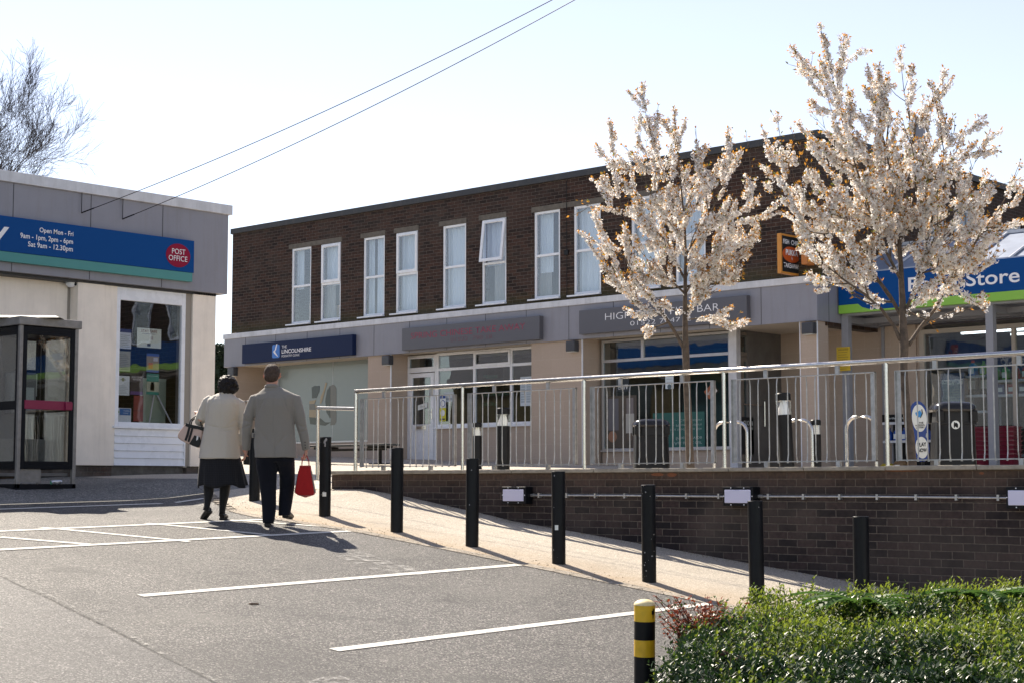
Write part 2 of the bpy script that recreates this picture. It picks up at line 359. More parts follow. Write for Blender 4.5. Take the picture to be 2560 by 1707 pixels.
YEL = mat('yellow_paint', (.72, .44, .015), .38, noise_amt=.12, noise_scale=22, bump=.0008, bscale=80)
YELT = mat('worn_cap', (.75, .62, .33), .6, noise_amt=.25, noise_scale=30)
PAINT = mat('road_paint', (.70, .68, .62), .65, noise_amt=.14, noise_scale=40, bump=.004, bscale=150)
GL = glass('window_glass', tint=(.95, .98, 1), k=1.3, base=.05, wave=.0006)
GL_ = GL
GLU = glass('upper_window_glass', tint=(.93, .97, 1), k=1.7, base=.05, wave=.0006)
GLD = glass('shop_glass', tint=(.86, .92, .94), k=2.4, base=.03, wave=.0008)
CURT = mat('net_curtain', (.84, .88, .92), .9, trans=.15)
CURTB = mat('beige_curtain', (.42, .40, .37), .9, trans=.2)
ROOM = mat('room_interior', (.16, .15, .14), .9, noise_amt=.3, noise_scale=1.2)
ROOMD = mat('dark_interior', (.03, .03, .032), .9)
WHITE = mat('white_lettering', (.82, .82, .84), .5)
NAVY = mat('navy_sign', (.010, .020, .065), .5, spec=.15)
BLUE = mat('blue_sign', (.001, .060, .235), .5, spec=.15)
TEAL = mat('teal_stripe', (.09, .28, .27), .5, spec=.2)
REDS = mat('red_badge', (.26, .006, .035), .5, spec=.2)
LIME = mat('lime_stripe', (.24, .50, .055), .4)
SGREY = mat('dark_grey_sign', (.10, .10, .115), .4)
PINKT = mat('faded_red_lettering', (.30, .035, .075), .5)
PAPER = mat('paper', (.70, .74, .72), .7)

# ---------------------------------------------------------------- the ground
def sheet(name, xs, ys, zf, m, clip=None, dz=0):
    b = MB(); idx = {}
    for i, x in enumerate(xs):
        for j, y in enumerate(ys):
            idx[i, j] = len(b.v); b.v.append((x, y, zf(x, y) + dz))
    for i in range(len(xs) - 1):
        for j in range(len(ys) - 1):
            cx, cy = (xs[i] + xs[i + 1]) / 2, (ys[j] + ys[j + 1]) / 2
            if clip and not clip(cx, cy): continue
            b.f.append((idx[i, j], idx[i + 1, j], idx[i + 1, j + 1], idx[i, j + 1])); b.m.append(0)
    o = b.build(name, m, smooth=True); return struct(o)
def lin(a, b, s):
    n = max(1, round((b - a) / s)); return [a + (b - a) * i / n for i in range(n + 1)]
def edge_y(X):   # line where the car park meets the footpath
    return interp(X, [-17.6, -16.6, -15.6, -14.9], [13.3, 12.75, 12.25, 12.0])
land = struct(MB().add([(-900, -900, -4.2), (900, -900, -4.2), (900, 900, -4.2), (-900, 900, -4.2)], [(0, 1, 2, 3)]).build('ground', EARTH))
park = sheet('car_park', lin(-17.6, 20, .2), lin(-25, 12.0, .5), gz, ASPH)
ASPH2 = ground_mat('asphalt_glare', (.034, .033, .033), (.138, .132, .125), (.34, .32, .30), rough=.6, sc=92, patch=.2, bump=.007, spec=.42, stains=True)  # greyer, glossier mix that imitates the sun glare below the seam
seam_y = lambda x: interp(x, [-12.6, -12.09, -9.64, -8.24, -5], [7.12, 7.04, 6.53, 6.27, 5.7])
b = MB(); xs = lin(-15, -4, .2)
for i in range(len(xs) - 1):
    for j in range(10):
        q = [(x, 1 + (seam_y(x) - 1) * t) for x, t in ((xs[i], j / 10), (xs[i + 1], j / 10), (xs[i + 1], (j + 1) / 10), (xs[i], (j + 1) / 10))]
        b.add([(x, y, gz(x, y) + .003) for x, y in q], [(0, 1, 2, 3)])
b.build('glare_tarmac', ASPH2, parent=park, smooth=True)
b = MB()     # curved corner of the car park
xs = lin(-17.6, -14.9, .1); rows = []
for x in xs: rows.append([(x, 12.0 + (edge_y(x) - 12.0) * t, gz(x, 12.0 + (edge_y(x) - 12.0) * t)) for t in (0, .5, 1)])
for i in range(len(xs) - 1):
    for j in range(2): b.add([rows[i][j], rows[i + 1][j], rows[i + 1][j + 1], rows[i][j + 1]], [(0, 1, 2, 3)])
b.build('car_park_corner', ASPH, parent=park)
b = MB()     # footpath between car park and retaining wall
xs = lin(-17.6, 10, .1)
for i in range(len(xs) - 1):
    for j in range(8):
        def q(x, t):
            y0 = edge_y(x); y = y0 + (14.12 - y0) * t; return (x, y, gz(x, y) + .008)
        b.add([q(xs[i], j / 8), q(xs[i + 1], j / 8), q(xs[i + 1], (j + 1) / 8), q(xs[i], (j + 1) / 8)], [(0, 1, 2, 3)])
path = struct(b.build('footpath', PATH, smooth=True))
b = MB()     # flush kerb edging made of setts
x = -17.5
while x < 6:
    l = .2 + rnd.random() * .02
    y = edge_y(x + .1)
    z0, z1 = gz(x, y - .05), gz(x + l - .012, y - .05)
    y2 = edge_y(x + l)
    b.add([(x, y - .10, z0 + .006), (x + l - .012, y2 - .10, z1 + .006), (x + l - .012, y2 + .05, z1 + .012), (x, y + .05, z0 + .012),
           (x, y - .10, z0 - .05), (x + l - .012, y2 - .10, z1 - .05), (x + l - .012, y2 + .05, z1 - .05), (x, y + .05, z0 - .05)],
          [(0, 1, 2, 3), (0, 4, 5, 1), (1, 5, 6, 2), (2, 6, 7, 3), (3, 7, 4, 0)])
    x += l
struct(b.build('kerb', KERB))
footw = sheet('footway', lin(-40, -17.6, .3), lin(-25, 14.1, .5), gz, FOOT, dz=.006)
terr = sheet('terrace', lin(-16.2, 10, .6), lin(14.1, 31, .5), tz, PAVE, dz=.0)
terr2 = sheet('forecourt', lin(-60, -16.2, .3), lin(14.1, 31, .3), tz, PAVE, dz=.0)
def worn(name, col, cover, sc):
    m = bpy.data.materials.new(name); m.use_nodes = True; t = m.node_tree; N = t.nodes; L = t.links; p = N['Principled BSDF']; p.inputs['Base Color'].default_value = (*col, 1); p.inputs['Roughness'].default_value = .8
    g = N.new('ShaderNodeNewGeometry'); n = N.new('ShaderNodeTexNoise'); n.inputs['Scale'].default_value = sc; n.inputs['Detail'].default_value = 10; n.inputs['Roughness'].default_value = .75; L.new(g.outputs['Position'], n.inputs['Vector'])
    r = N.new('ShaderNodeMapRange'); r.inputs[1].default_value = cover - .05; r.inputs[2].default_value = cover + .12; L.new(n.outputs['Fac'], r.inputs[0]); r.inputs[4].default_value = .85
    tr = N.new('ShaderNodeBsdfTransparent'); ms = N.new('ShaderNodeMixShader'); L.new(r.outputs[0], ms.inputs[0]); L.new(tr.outputs[0], ms.inputs[1]); L.new(p.outputs[0], ms.inputs[2]); L.new(ms.outputs[0], N['Material Output'].inputs[0]); MATS[name] = m; return m
# markings (strips that follow the ground)
def strip(name, p0, p1, wd=.1, parent=park):
    b = MB(); n = max(2, int((Vector(p1) - Vector(p0)).length / .12)); a = Vector(p0); c = Vector(p1); d = (c - a).normalized(); nn = Vector((-d.y, d.x)) * wd / 2
    for i in range(n):
        q = []
        for t, s in ((i, -1), (i + 1, -1), (i + 1, 1), (i, 1)):
            w_ = 1 + .07 * noise.noise(Vector((t * .7, s * 3, p0[0])))
            p = a + (c - a) * t / n + nn * s * w_; q.append((p.x, p.y, gz(p.x, p.y) + .006))
        b.add(q, [(0, 1, 2, 3)])
    return b.build(name, PAINT, parent=parent)
PAINT = worn('worn_road_paint', (.72, .70, .64), .325, 16)
strip('parking_line', (-10.87, 7.54), (-10.87, 12.0)); strip('parking_line', (-8.61, 7.55), (-8.61, 11.93))
strip('parking_line', (-13.33, 4), (-13.33, 12.1)); strip('parking_line', (-14.66, 5), (-14.66, 12.0))
strip('parking_line', (-6.2, 7.5), (-6.2, 11.9)); strip('parking_line', (-3.9, 7.5), (-3.9, 11.9))
for a, c in (((0, 1343), (234, 1362)), ((103, 1319), (473, 1354)), ((365, 1308), (680, 1338)), ((577, 1300), (892, 1322))):
    p, q_ = onG(*a), onG(*c); strip('hatch_line', (p.x, p.y), (q_.x, q_.y), .09)
strip('parking_line', (-17.2, 9.5), (-17.25, 12.9), .07)
WORN = worn('worn_paint', (.34, .33, .31), .52, 9)
WORN2 = worn('worn_seam', (.34, .33, .30), .52, 14)
SEAMD = worn('dark_seam', (.02, .02, .02), .45, 9)
def patch(name, pts, m, dz=.005):
    b = MB(); q = [onG(*p) for p in pts]; c = sum(q, Vector()) / len(q)
    N_ = len(q)
    for k in range(N_): 
        a, d = q[k], q[(k + 1) % N_]
        for r0, r1 in ((0, .5), (.5, 1)):
            vs = [c + (a - c) * r0, c + (a - c) * r1, c + (d - c) * r1, c + (d - c) * r0]
            b.add([(v.x, v.y, gz(v.x, v.y) + dz) for v in vs], [(0, 1, 2, 3)])
    return b.build(name, m, parent=park)
patch('worn_paint_patch', [(845, 1392), (880, 1378), (905, 1376), (930, 1388), (985, 1408), (1060, 1425), (1075, 1436), (1010, 1438), (930, 1425), (870, 1405)], WORN)
patch('worn_paint_patch', [(770, 1707), (800, 1695), (850, 1690), (880, 1700), (900, 1720), (800, 1725)], WORN)
def seam(pts, wd, m, dz):
    b = MB(); prev = None
    for i, p in enumerate(pts[:-1]):
        a, c = onG(*p), onG(*pts[i + 1]); n = 8
        for k in range(n):
            u0, u1 = a.lerp(c, k / n), a.lerp(c, (k + 1) / n); d = (c - a).normalized(); nn = Vector((-d.y, d.x, 0)) * wd
            q = [u0 - nn, u1 - nn, u1 + nn, u0 + nn]
            b.add([(v.x, v.y, gz(v.x, v.y) + dz) for v in q], [(0, 1, 2, 3)])
    return b.build('tarmac_seam', m, parent=park)
SP = [(0, 1440), (60, 1470), (115, 1492), (190, 1530), (270, 1567), (345, 1607), (400, 1638), (470, 1672), (545, 1712)]
seam(SP, .012, SEAMD, .004); seam([(u + 6, v - 3) for u, v in SP], .02, WORN2, .006)

# ---------------------------------------------------------------- text
def text(s, plane, at, a0, a1, z0, z1, m, parent, name='lettering', bold=0.0, th=.004, fitw=True):
    cu = bpy.data.curves.new('t', 'FONT'); cu.body = s; cu.size = 1; cu.offset = bold; cu.extrude = 0; cu.resolution_u = 4
    o = bpy.data.objects.new('t', cu); C.objects.link(o)
    bpy.context.view_layer.update()
    dg = bpy.context.evaluated_depsgraph_get(); me = bpy.data.meshes.new_from_object(o.evaluated_get(dg))
    bpy.data.objects.remove(o)
    xs = [v.co.x for v in me.vertices]; ys = [v.co.y for v in me.vertices]
    mx0, mx1, my0, my1 = min(xs), max(xs), min(ys), max(ys)
    o0 = wloc(parent)
    sz = (z1 - z0) / (my1 - my0); sx = (a1 - a0) / (mx1 - mx0) if fitw else sz
    for v in me.vertices:
        a = a0 + (v.co.x - mx0) * sx; z = z0 + (v.co.y - my0) * sz
        p = Vector((a, at, z)) if plane == 'Y' else Vector((at, a, z))
        v.co = p - o0
    me.materials.clear(); me.materials.append(m)
    me.name = name
    ob = bpy.data.objects.new(name, me); C.objects.link(ob); ob.parent = parent
    return ob
def rect(plane, at, a0, a1, z0, z1, m, name, parent, th=.004):
    b = MB()
    if plane == 'Y': b.box(a0, a1, at, at + th, z0, z1)
    else: b.box(at - th, at, a0, a1, z0, z1)
    return b.build(name, m, parent=parent)
def rrect(cx, cz, hw, hh, r, n=5):
    pts = []
    for sx, sz, a in ((1, 1, 0), (-1, 1, 90), (-1, -1, 180), (1, -1, 270)):
        for k in range(n + 1):
            t = R(a + 90 * k / n); pts.append((cx + sx * (hw - r) + r * math.cos(t), cz + sz * (hh - r) + r * math.sin(t)))
    return pts
def poly(plane, at, pts, m, name, parent, th=.004):
    fr = (lambda a, z, d: (a, at + d, z)) if plane == 'Y' else (lambda a, z, d: (at - d, a, z))
    return MB().prism(pts, fr, th).build(name, m, parent=parent)

# ================================================================ MAIN BUILDING
YB = 26.4
bld = thing('shop_building', 'long two-storey dark brick building with grey shop fascia and paired tall white windows', 'building', (-25, YB, .5))
WX = [(-31.84, -31.09), (-30.73, -29.98), (-29.17, -28.42), (-28.04, -27.29), (-26.48, -25.73), (-25.24, -24.49), (-23.67, -22.92), (-22.54, -21.79), (-20.98, -20.23), (-19.85, -19.10)]
Z0, Z1 = 4.02, 5.92
holes = [(a, c, Z0, Z1) for a, c in WX]
MB().wall([-34.24, -16.5] + [q for h in WX for q in h], [3.80, Z0, Z1, 6.56], holes, YB, YB + .25).build('brick_wall', BRK, parent=bld)
sw = [(30.6, 31.35), (31.75, 32.5), (34.2, 34.95)]
MB().wall([YB + .25, 44] + [q for h in sw for q in h], [3.0, 4.3, 5.9, 6.56], [(a, c, 4.3, 5.9) for a, c in sw], -16.75, -16.5, 'X').build('side_wall', BRKX, parent=bld)
for a, c in sw:
    f = MB().frame(a, c, 4.3, 5.9, .06, -16.6, -16.54, 'X').box(-16.6, -16.54, a + .06, c - .06, 5.08, 5.14).build('window', UPVC, parent=bld)
    MB().box(-16.575, -16.57, a + .06, c - .06, 4.36, 5.84).build('pane', GLU, parent=f)
b = MB(); b.box(-34.24, -34.0, YB + .25, 31, 3.1, 6.56); b.box(-34.24, -16.5, 43.8, 44, 0, 6.56); b.build('rear_wall', BRKX, parent=bld)
b = MB(); b.box(-34.28, -16.44, YB - .05, YB + .02, 6.54, 6.68); b.box(-16.49, -16.42, YB + .02, 44, 6.54, 6.68); b.box(-34.3, -34.24, YB + .02, 44, 6.54, 6.68)
b.build('parapet_trim', DARKT, parent=bld, bevel=.006)
b = MB(); b.box(-34.2, -16.55, YB + .05, 43.9, 6.50, 6.56); b.box(-34.2, -16.8, 26.7, 43.8, 3.13, 3.2); b.build('roof', DARKT, parent=bld)
MB().tube([(-17.4, 31.9, 6.5), (-17.4, 31.9, 7.75)], .17, 20).tube([(-17.4, 31.9, 7.75), (-17.4, 31.9, 7.85)], .19, 20).build('flue_pipe', GREYP, parent=bld, smooth='auto')
b = MB(); b.box(-34.0, -16.8, 29.2, 29.3, 3.2, 6.5)
for x in (-29.6, -26.9, -24.1, -21.4, -18.6): b.box(x - .05, x + .05, YB + .25, 29.2, 3.2, 6.5)
b.build('upper_rooms', ROOM, parent=bld)
# lintels
for a, c in ((-31.95, -29.95), (-29.27, -28.4), (-28.1, -27.27), (-26.6, -25.72), (-25.33, -24.49), (-23.74, -21.7), (-21.06, -19.05)):
    MB().box(a, c, YB - .006, YB + .1, Z1 + .002, Z1 + .115).build('lintel', LINT, parent=bld)
b = MB().tube([(-22.72, YB - .015, 3.93), (-22.72, YB - .015, 6.5)], .006, 5); b.box(-22.77, -22.67, YB - .04, YB, 4.9, 5.0); b.build('wall_cable', BLKP, parent=bld)

def curtain(a, c, z0, z1, y, m, parent, seed, amp=.012, freq=6):
    b = MB(); r = random.Random(seed); n = 70; ph = r.random() * 9
    rows = []
    for z in (z0, (z0 + z1) / 2, z1):
        row = []
        for i in range(n + 1):
            x = a + (c - a) * i / n
            row.append((x, y + amp * (math.sin(x * freq * 6.3 + ph + .6 * math.sin(x * 7 + z)) + .5 * math.sin(x * freq * 14.1 + 2 * ph)), z))
        rows.append(row)
    for j in range(2):
        for i in range(n): b.add([rows[j][i], rows[j][i + 1], rows[j + 1][i + 1], rows[j + 1][i]], [(0, 1, 2, 3)])
    return b.build('curtain', m, parent=parent, smooth=True)
cardb = mat('cardboard', (.42, .30, .17), .8)
for i, (a, c) in enumerate(WX):
    opening = i in (1, 3, 5, 9)
    t = .055; y0, y1 = YB + .02, YB + .085
    b = MB().frame(a, c, Z0, Z1, t, y0, y1); zm = 4.93 if not opening else 4.90
    b.box(a + t, c - t, y0, y1, zm, zm + .055)
    wdw = b.build('window', UPVC, parent=bld, bevel=.006)
    MB().box(a - .14, c + .01, YB - .07, y0 + .01, Z0 - .035, Z0 - .002).build('sill', UPVC, parent=wdw, bevel=.004)
    MB().box(a + t, c - t, YB + .05, YB + .056, Z0 + t, zm).build('pane', GLU, parent=wdw)
    if opening:
        s = MB().frame(a + t * .5, c - t * .5, zm + .055, Z1 - t * .4, .07, y0 - .03, y0 + .02)
        s.box(a + .18, c - .18, y0 - .045, y0 - .03, Z1 - .085, Z1 - .065)
        if i == 5:   # ajar, hinged at the top
            for k, v in enumerate(s.v):
                d = Z1 - v[2]; s.v[k] = (v[0], v[1] - d * math.sin(R(7)), Z1 - d * math.cos(R(7)))
        s.build('opening_sash', UPVC, parent=wdw, bevel=.005)
        p = MB().box(a + .095, c - .095, y0 - .008, y0 - .003, zm + .12, Z1 - .09)
        if i == 5:
            for k, v in enumerate(p.v):
                d = Z1 - v[2]; p.v[k] = (v[0], v[1] - d * math.sin(R(7)), Z1 - d * math.cos(R(7)))
        p.build('pane', GLU, parent=wdw)
    else: MB().box(a + t, c - t, YB + .05, YB + .056, zm + .055, Z1 - t).build('pane', GLU, parent=wdw)
    lay = {0: [(a, a + .25, 4.9, Z1, CURT)], 1: [(a, c, 4.9, Z1, CURT), (a + .0, a + .35, Z0, 4.9, CURTB)], 2: [(a, a + .2, Z0, Z1, CURT), (a + .3, c, Z0, Z1, CURT)], 3: [(a, c, Z0, Z1, CURT)], 4: [(a, c, Z0, Z1, CURT)],
           5: [(a, c, 4.9, Z1, CURT), (a + .22, c, Z0, 4.9, CURTB)], 6: [(a, a + .4, 4.6, Z1, CURT), (a, a + .35, Z0, 4.6, CURTB)], 7: [(a, c, Z0, Z1, CURT)], 8: [(a, c, Z0, Z1, CURT)], 9: [(a, c, Z0, Z1, CURT)]}[i]
    for k, (p, q, r0, r1, m) in enumerate(lay): curtain(p, q, r0, r1, YB + .2, m, wdw, i * 7 + k)
tg = thing('cardboard_box', 'tan cardboard box standing inside the far-left upstairs window', 'box', (-31.3, YB + .5, Z0))
MB().box(-31.5, -31.08, YB + .3, YB + .6, Z0, 4.55).build('carton', cardb, parent=tg, bevel=.01); MB().box(-31.32, -31.26, YB + .296, YB + .302, Z0, 4.55).build('tape', PAPER, parent=tg)
tg = thing('cardboard_box', 'small orange-brown box inside the second upstairs window from the left', 'box', (-30.5, YB + .5, Z0))
MB().box(-30.62, -30.38, YB + .3, YB + .5, Z0, 4.42).build('carton', mat('cardboard_orange', (.5, .27, .12), .8), parent=tg, bevel=.01); MB().box(-30.52, -30.47, YB + .296, YB + .302, Z0, 4.42).build('tape', PAPER, parent=tg)

# shop fascia
b = MB(); b.box(-34.4, -16.49, 26.3, 26.36, 3.07, 3.80); b.box(-16.55, -16.49, 26.36, 28.6, 3.07, 3.80); b.box(-34.4, -34.34, 26.36, 31, 3.07, 3.8)
fas = b.build('fascia', GREYP, parent=bld)
b = MB()
for k in range(15):
    x = -33.52 + 1.2143 * k
    if k == 14: continue
    b.box(x - .005, x + .005, 26.297, 26.301, 3.07, 3.79)
b.box(-16.491, -16.487, 26.7, 26.71, 3.07, 3.79)
b.build('panel_joint', GREYD, parent=fas)
b = MB(); b.box(-34.42, -16.47, 26.27, 26.42, 3.79, 3.92); b.box(-16.49, -16.46, 26.42, 28.6, 3.79, 3.92)
b.build('fascia_trim', TRIM, parent=bld, bevel=.004)
b = MB(); b.box(-34.34, -16.55, 26.36, 28.5, 3.09, 3.13); b.box(-34.34, -33.3, 28.5, 31, 3.09, 3.13); b.build('soffit', SOFF, parent=bld)
# piers and tiled walls
GL0 = .2
def tz2(x): return tz(x, 26.9)
pb = MB(); pb.box(-28.93, -28.14, 26.36, 27.3, GL0, 3.09); pb.box(-23.71, -22.28, 26.36, 27.3, GL0, 3.09)
pb.box(-16.91, -16.54, 26.36, 26.75, GL0, 3.09); pb.box(-34.3, -33.96, 26.36, 27.9, GL0, 3.09)
pb.box(-28.14, -27.17, 26.98, 27.0, 3.08, 3.10)
pb.box(-27.17, -23.71, 26.9, 27.05, GL0, 1.36)       # under the takeaway window
pb.box(-22.2, -18.9, 26.92, 27.05, GL0, .76)          # under the chip shop window
pb.box(-33.18, -28.93, 27.1, 27.3, GL0, 1.12)
pb.build('tiled_wall', TILE, parent=bld)
pb = MB(); pb.box(-18.8, -15.6, 28.5, 28.7, GL0, 3.09); pb.build('lobby_wall', TILE, parent=bld)
b = MB(); b.box(-22.285, -22.265, 26.35, 26.38, GL0, 3.08); b.box(-16.545, -16.53, 26.35, 26.38, GL0, 3.08); b.box(-16.92, -16.905, 26.35, 26.38, GL0, 3.08)
b.box(-28.15, -28.13, 26.35, 26.38, GL0, 3.08); b.build('corner_bead', UPVC, parent=bld)
b = MB(); b.box(-34.3, -16.8, 33.0, 33.1, GL0, 3.1)
for x in (-33.22, -28.3, -23.4, -18.78): b.box(x - .03, x + .03, 27.3 if x > -33 else 27.32, 33.0, GL0, 3.09)
b.build('ground_floor_rooms', ROOM, parent=bld)
# podiatry clinic glazing with vinyl
CL = mat('clinic_vinyl', (.215, .255, .255), .22, noise_amt=.05, noise_scale=1, coat=.3)
cg = MB().box(-33.15, -28.93, 27.12, 27.15, 1.12, 3.09).build('clinic_window', CL, parent=bld)
b = MB(); b.box(-33.18, -33.14, 27.08, 27.16, 1.1, 3.09); b.box(-33.14, -28.93, 27.08, 27.16, 1.08, 1.12); b.box(-31.06, -31.05, 27.117, 27.12, 1.12, 3.09); b.build('window_frame', ALU, parent=cg)
gd = mat('glass_dark', (.02, .025, .03), .08); gt = mat('glass_tan', (.34, .26, .16), .2); gg = mat('glass_grey', (.13, .12, .11), .15)
c0, c1 = onY(772, 1010, 27.115), onY(841, 1010, 27.115); zt = onY(800, 962, 27.115).z; zb = onY(800, 1063, 27.115).z
def cl(x, y): p = onY(560 + x * .27234, 800 + y * .27234, 27.115); return (p.x, p.z)
poly('Y', 27.114, [cl(*p) for p in ((805, 615), (830, 600), (878, 600), (875, 650), (848, 712), (808, 715))], gd, 'logo_dark', cg)
poly('Y', 27.114, [cl(*p) for p in ((785, 740), (845, 730), (830, 770), (870, 800), (865, 890), (782, 890))], gt, 'logo_tan', cg)
poly('Y', 27.111, [cl(*p) for p in ((784, 765), (830, 765), (845, 820), (784, 820))], gg, 'logo_grey', cg)
poly('Y', 27.114, [cl(*p) for p in ((782, 888), (880, 895), (930, 935), (980, 935), (930, 965), (790, 950))], gd, 'logo_dark', cg)
poly('Y', 27.114, [cl(*p) for p in ((965, 605), (1000, 590), (1018, 600), (1030, 625), (1030, 930), (1015, 958), (975, 962), (985, 900), (940, 840), (930, 720), (945, 640))], gg, 'logo_grey', cg)
poly('Y', 27.111, [cl(*p) for p in ((950, 640), (975, 610), (975, 900), (940, 840), (930, 740))], gd, 'logo_dark', cg)
poly('Y', 27.111, [cl(*p) for p in ((933, 568), (946, 575), (915, 690), (895, 760), (880, 765), (888, 700), (915, 640))], gt, 'logo_tan', cg)
# takeaway shopfront
YT = 26.9
def fr(name, x0, x1, z0, z1, t, y=YT, m=UPVC, parent=None, d=.06): return MB().frame(x0, x1, z0, z1, t, y, y + d).build(name, m, parent=parent, bevel=.006)
dr = fr('door_frame', -28.14, -27.17, .60, 3.06, .06, parent=bld)
b = MB().box(-28.08, -27.23, YT, YT + .06, 2.66, 2.74).frame(-28.10, -27.21, 2.74, 3.02, .035, YT - .02, YT); b.build('fanlight_frame', UPVC, parent=dr)
MB().box(-28.06, -27.25, YT + .02, YT + .026, 2.74, 3.0).build('pane', GLD, parent=dr)
dl = MB().frame(-28.06, -27.25, .62, 2.64, .10, YT - .015, YT + .03)
dl.box(-27.96, -27.35, YT - .015, YT + .03, 1.28, 1.44); dl.box(-27.96, -27.35, YT, YT + .02, .72, 1.28)
for x0, x1 in ((-27.9, -27.69), (-27.62, -27.41)): dl.frame(x0, x1, .80, 1.22, .02, YT - .012, YT + .0)
dl.build('door', UPVC, parent=dr, bevel=.004); MB().box(-27.96, -27.35, YT + .01, YT + .016, 1.44, 2.54).build('door_pane', GLD, parent=dr)
b = MB().box(-27.80, -27.50, YT - .022, YT - .015, 1.33, 1.40); b.frame(-27.82, -27.48, 1.31, 1.42, .01, YT - .024, YT - .014); b.build('letter_slot', STEEL, parent=dr)
b = MB().box(-27.31, -27.28, YT - .03, YT - .015, 1.55, 1.8); b.tube([(-27.295, YT - .05, 1.72), (-27.42, YT - .055, 1.73)], .009, 8).tube([(-27.295, YT - .02, 1.72), (-27.295, YT - .05, 1.72)], .009, 8); b.build('handle', STEEL, parent=dr, smooth='auto')
b = MB().box(-27.78, -27.46, YT - .004, YT + .0, 1.80, 1.92)
for k, v in enumerate(b.v): b.v[k] = (v[0], v[1], v[2] + (v[0] + 27.62) * .18)
cs = b.build('closed_notice', PAPER, parent=dr); text('Closed', 'Y', YT - .008, -27.70, -27.54, 1.84, 1.88, SGREY, cs)
tw = fr('takeaway_window', -27.17, -23.71, 1.36, 3.08, .065, parent=bld)
b = MB().box(-27.105, -23.775, YT, YT + .06, 2.66, 2.725)
for x in (-25.95, -24.81): b.box(x - .033, x + .033, YT - .003, YT + .057, 1.425, 2.66); b.box(x - .033, x + .033, YT - .003, YT + .057, 2.725, 3.015)
b.frame(-25.94, -24.82, 2.705, 3.04, .055, YT - .03, YT); b.box(-27.2, -23.7, YT - .06, YT + .0, 1.32, 1.36)
b.build('glazing_bar', UPVC, parent=tw, bevel=.005)
MB().box(-27.1, -23.78, YT + .03, YT + .036, 1.42, 3.02).build('pane', GLD, parent=tw)
b = MB(); b.box(-27.0, -23.9, 29.0, 29.1, 2.2, 3.05); b.box(-28.1, -23.5, 28.2, 28.9, GL0, 1.35); b.build('counter', mat('counter_panel', (.10, .09, .08), .5), parent=bld)
GRT = mat('green_writing', (.01, .10, .045), .5)
gw = MB().box(-25.4, -24.9, YT + .38, YT + .384, 1.7, 1.704).build('window_writing', GRT, parent=tw)
for k, (s, z) in enumerate((('House', 2.42), ('special', 2.22), ('chow mein', 2.02), ('satay', 1.78))):
    text(s, 'Y', YT + .05, -25.70, -25.70 + .085 * len(s), z, z + .12, GRT, tw, 'writing', .01)
# chip shop front
FX0, FX1 = -22.2, -18.89
fw_ = MB().frame(FX0, FX1, .74, 3.07, .05, YT, YT + .06)
fw_.box(FX0 + .05, FX1 - .05, YT, YT + .06, 2.60, 2.66); fw_.box(-21.14, -21.07, YT, YT + .06, 2.66, 3.02); fw_.box(FX0, FX1, YT - .05, YT, .72, .76)
fw2 = fw_.build('chip_shop_window', ALU, parent=bld, bevel=.004)
MB().box(FX0 + .04, FX1 - .04, YT + .03, YT + .036, .78, 3.03).build('pane', GLD, parent=fw2)
MB().box(-18.9, -18.72, YT - .03, YT + .12, GL0, 3.09).build('door_post', TRIM, parent=bld, bevel=.006)
XD = -18.82
BRZ = mat('weathered_door_frame', (.20, .17, .14), .5, noise_amt=.2)
df = MB().frame(YT + .12, 28.5, GL0 + .05, 3.05, .06, XD, XD + .06, 'X'); df.box(XD, XD + .06, YT + .18, 28.44, 2.58, 2.66); df.box(XD - .0, XD + .06, 28.28, 28.34, 2.66, 2.99)
dfo = df.build('entrance_frame', BRZ, parent=bld)
for y0, y1 in ((YT + .2, 27.74), (27.77, 28.42)):
    MB().frame(y0, y1, GL0 + .1, 2.57, .085, XD + .01, XD + .05, 'X').box(XD + .01, XD + .05, y0 + .085, y1 - .085, 1.25, 1.33).build('door', BRZ, parent=dfo)
    MB().box(XD + .028, XD + .032, y0 + .08, y1 - .08, GL0 + .2, 2.5).build('pane', GLD, parent=dfo)
MB().box(XD + .02, XD + .024, YT + .18, 28.42, 2.66, 2.99).build('pane', GLD, parent=dfo)
b = MB().tube([(XD + .11, 27.83, 1.2), (XD + .11, 27.83, 1.7)], .016, 8).box(XD + .04, XD + .06, 27.8, 27.86, 1.15, 1.75); b.build('push_handle', STEEL, parent=dfo, smooth='auto')
b = MB().tube([(XD + .11, 27.1, 1.62), (XD + .11, 27.68, 1.62)], .014, 8); b.build('push_bar', STEEL, parent=dfo)
MB().box(-20.9, -19.3, 28.0, 28.1, .4, 1.7).box(-22, -19, 29.5, 29.6, GL0, 3).build('chip_shop_counter', mat('counter_teal', (.03, .09, .08), .5), parent=bld)

# wing behind the left end
wing = thing('rear_wing', 'grey rendered wall slab behind the left end of the brick building', 'building', (-37, 33, .6))
wb = MB().box(-40.5, -35.6, 32.0, 37, .4, 5.35).build('wall', mat('grey_render', (.17, .165, .155), .9, noise_amt=.15, noise_scale=4), parent=wing); MB().box(-40.55, -35.55, 31.95, 37.05, 5.35, 5.45).build('coping', LINT, parent=wing)

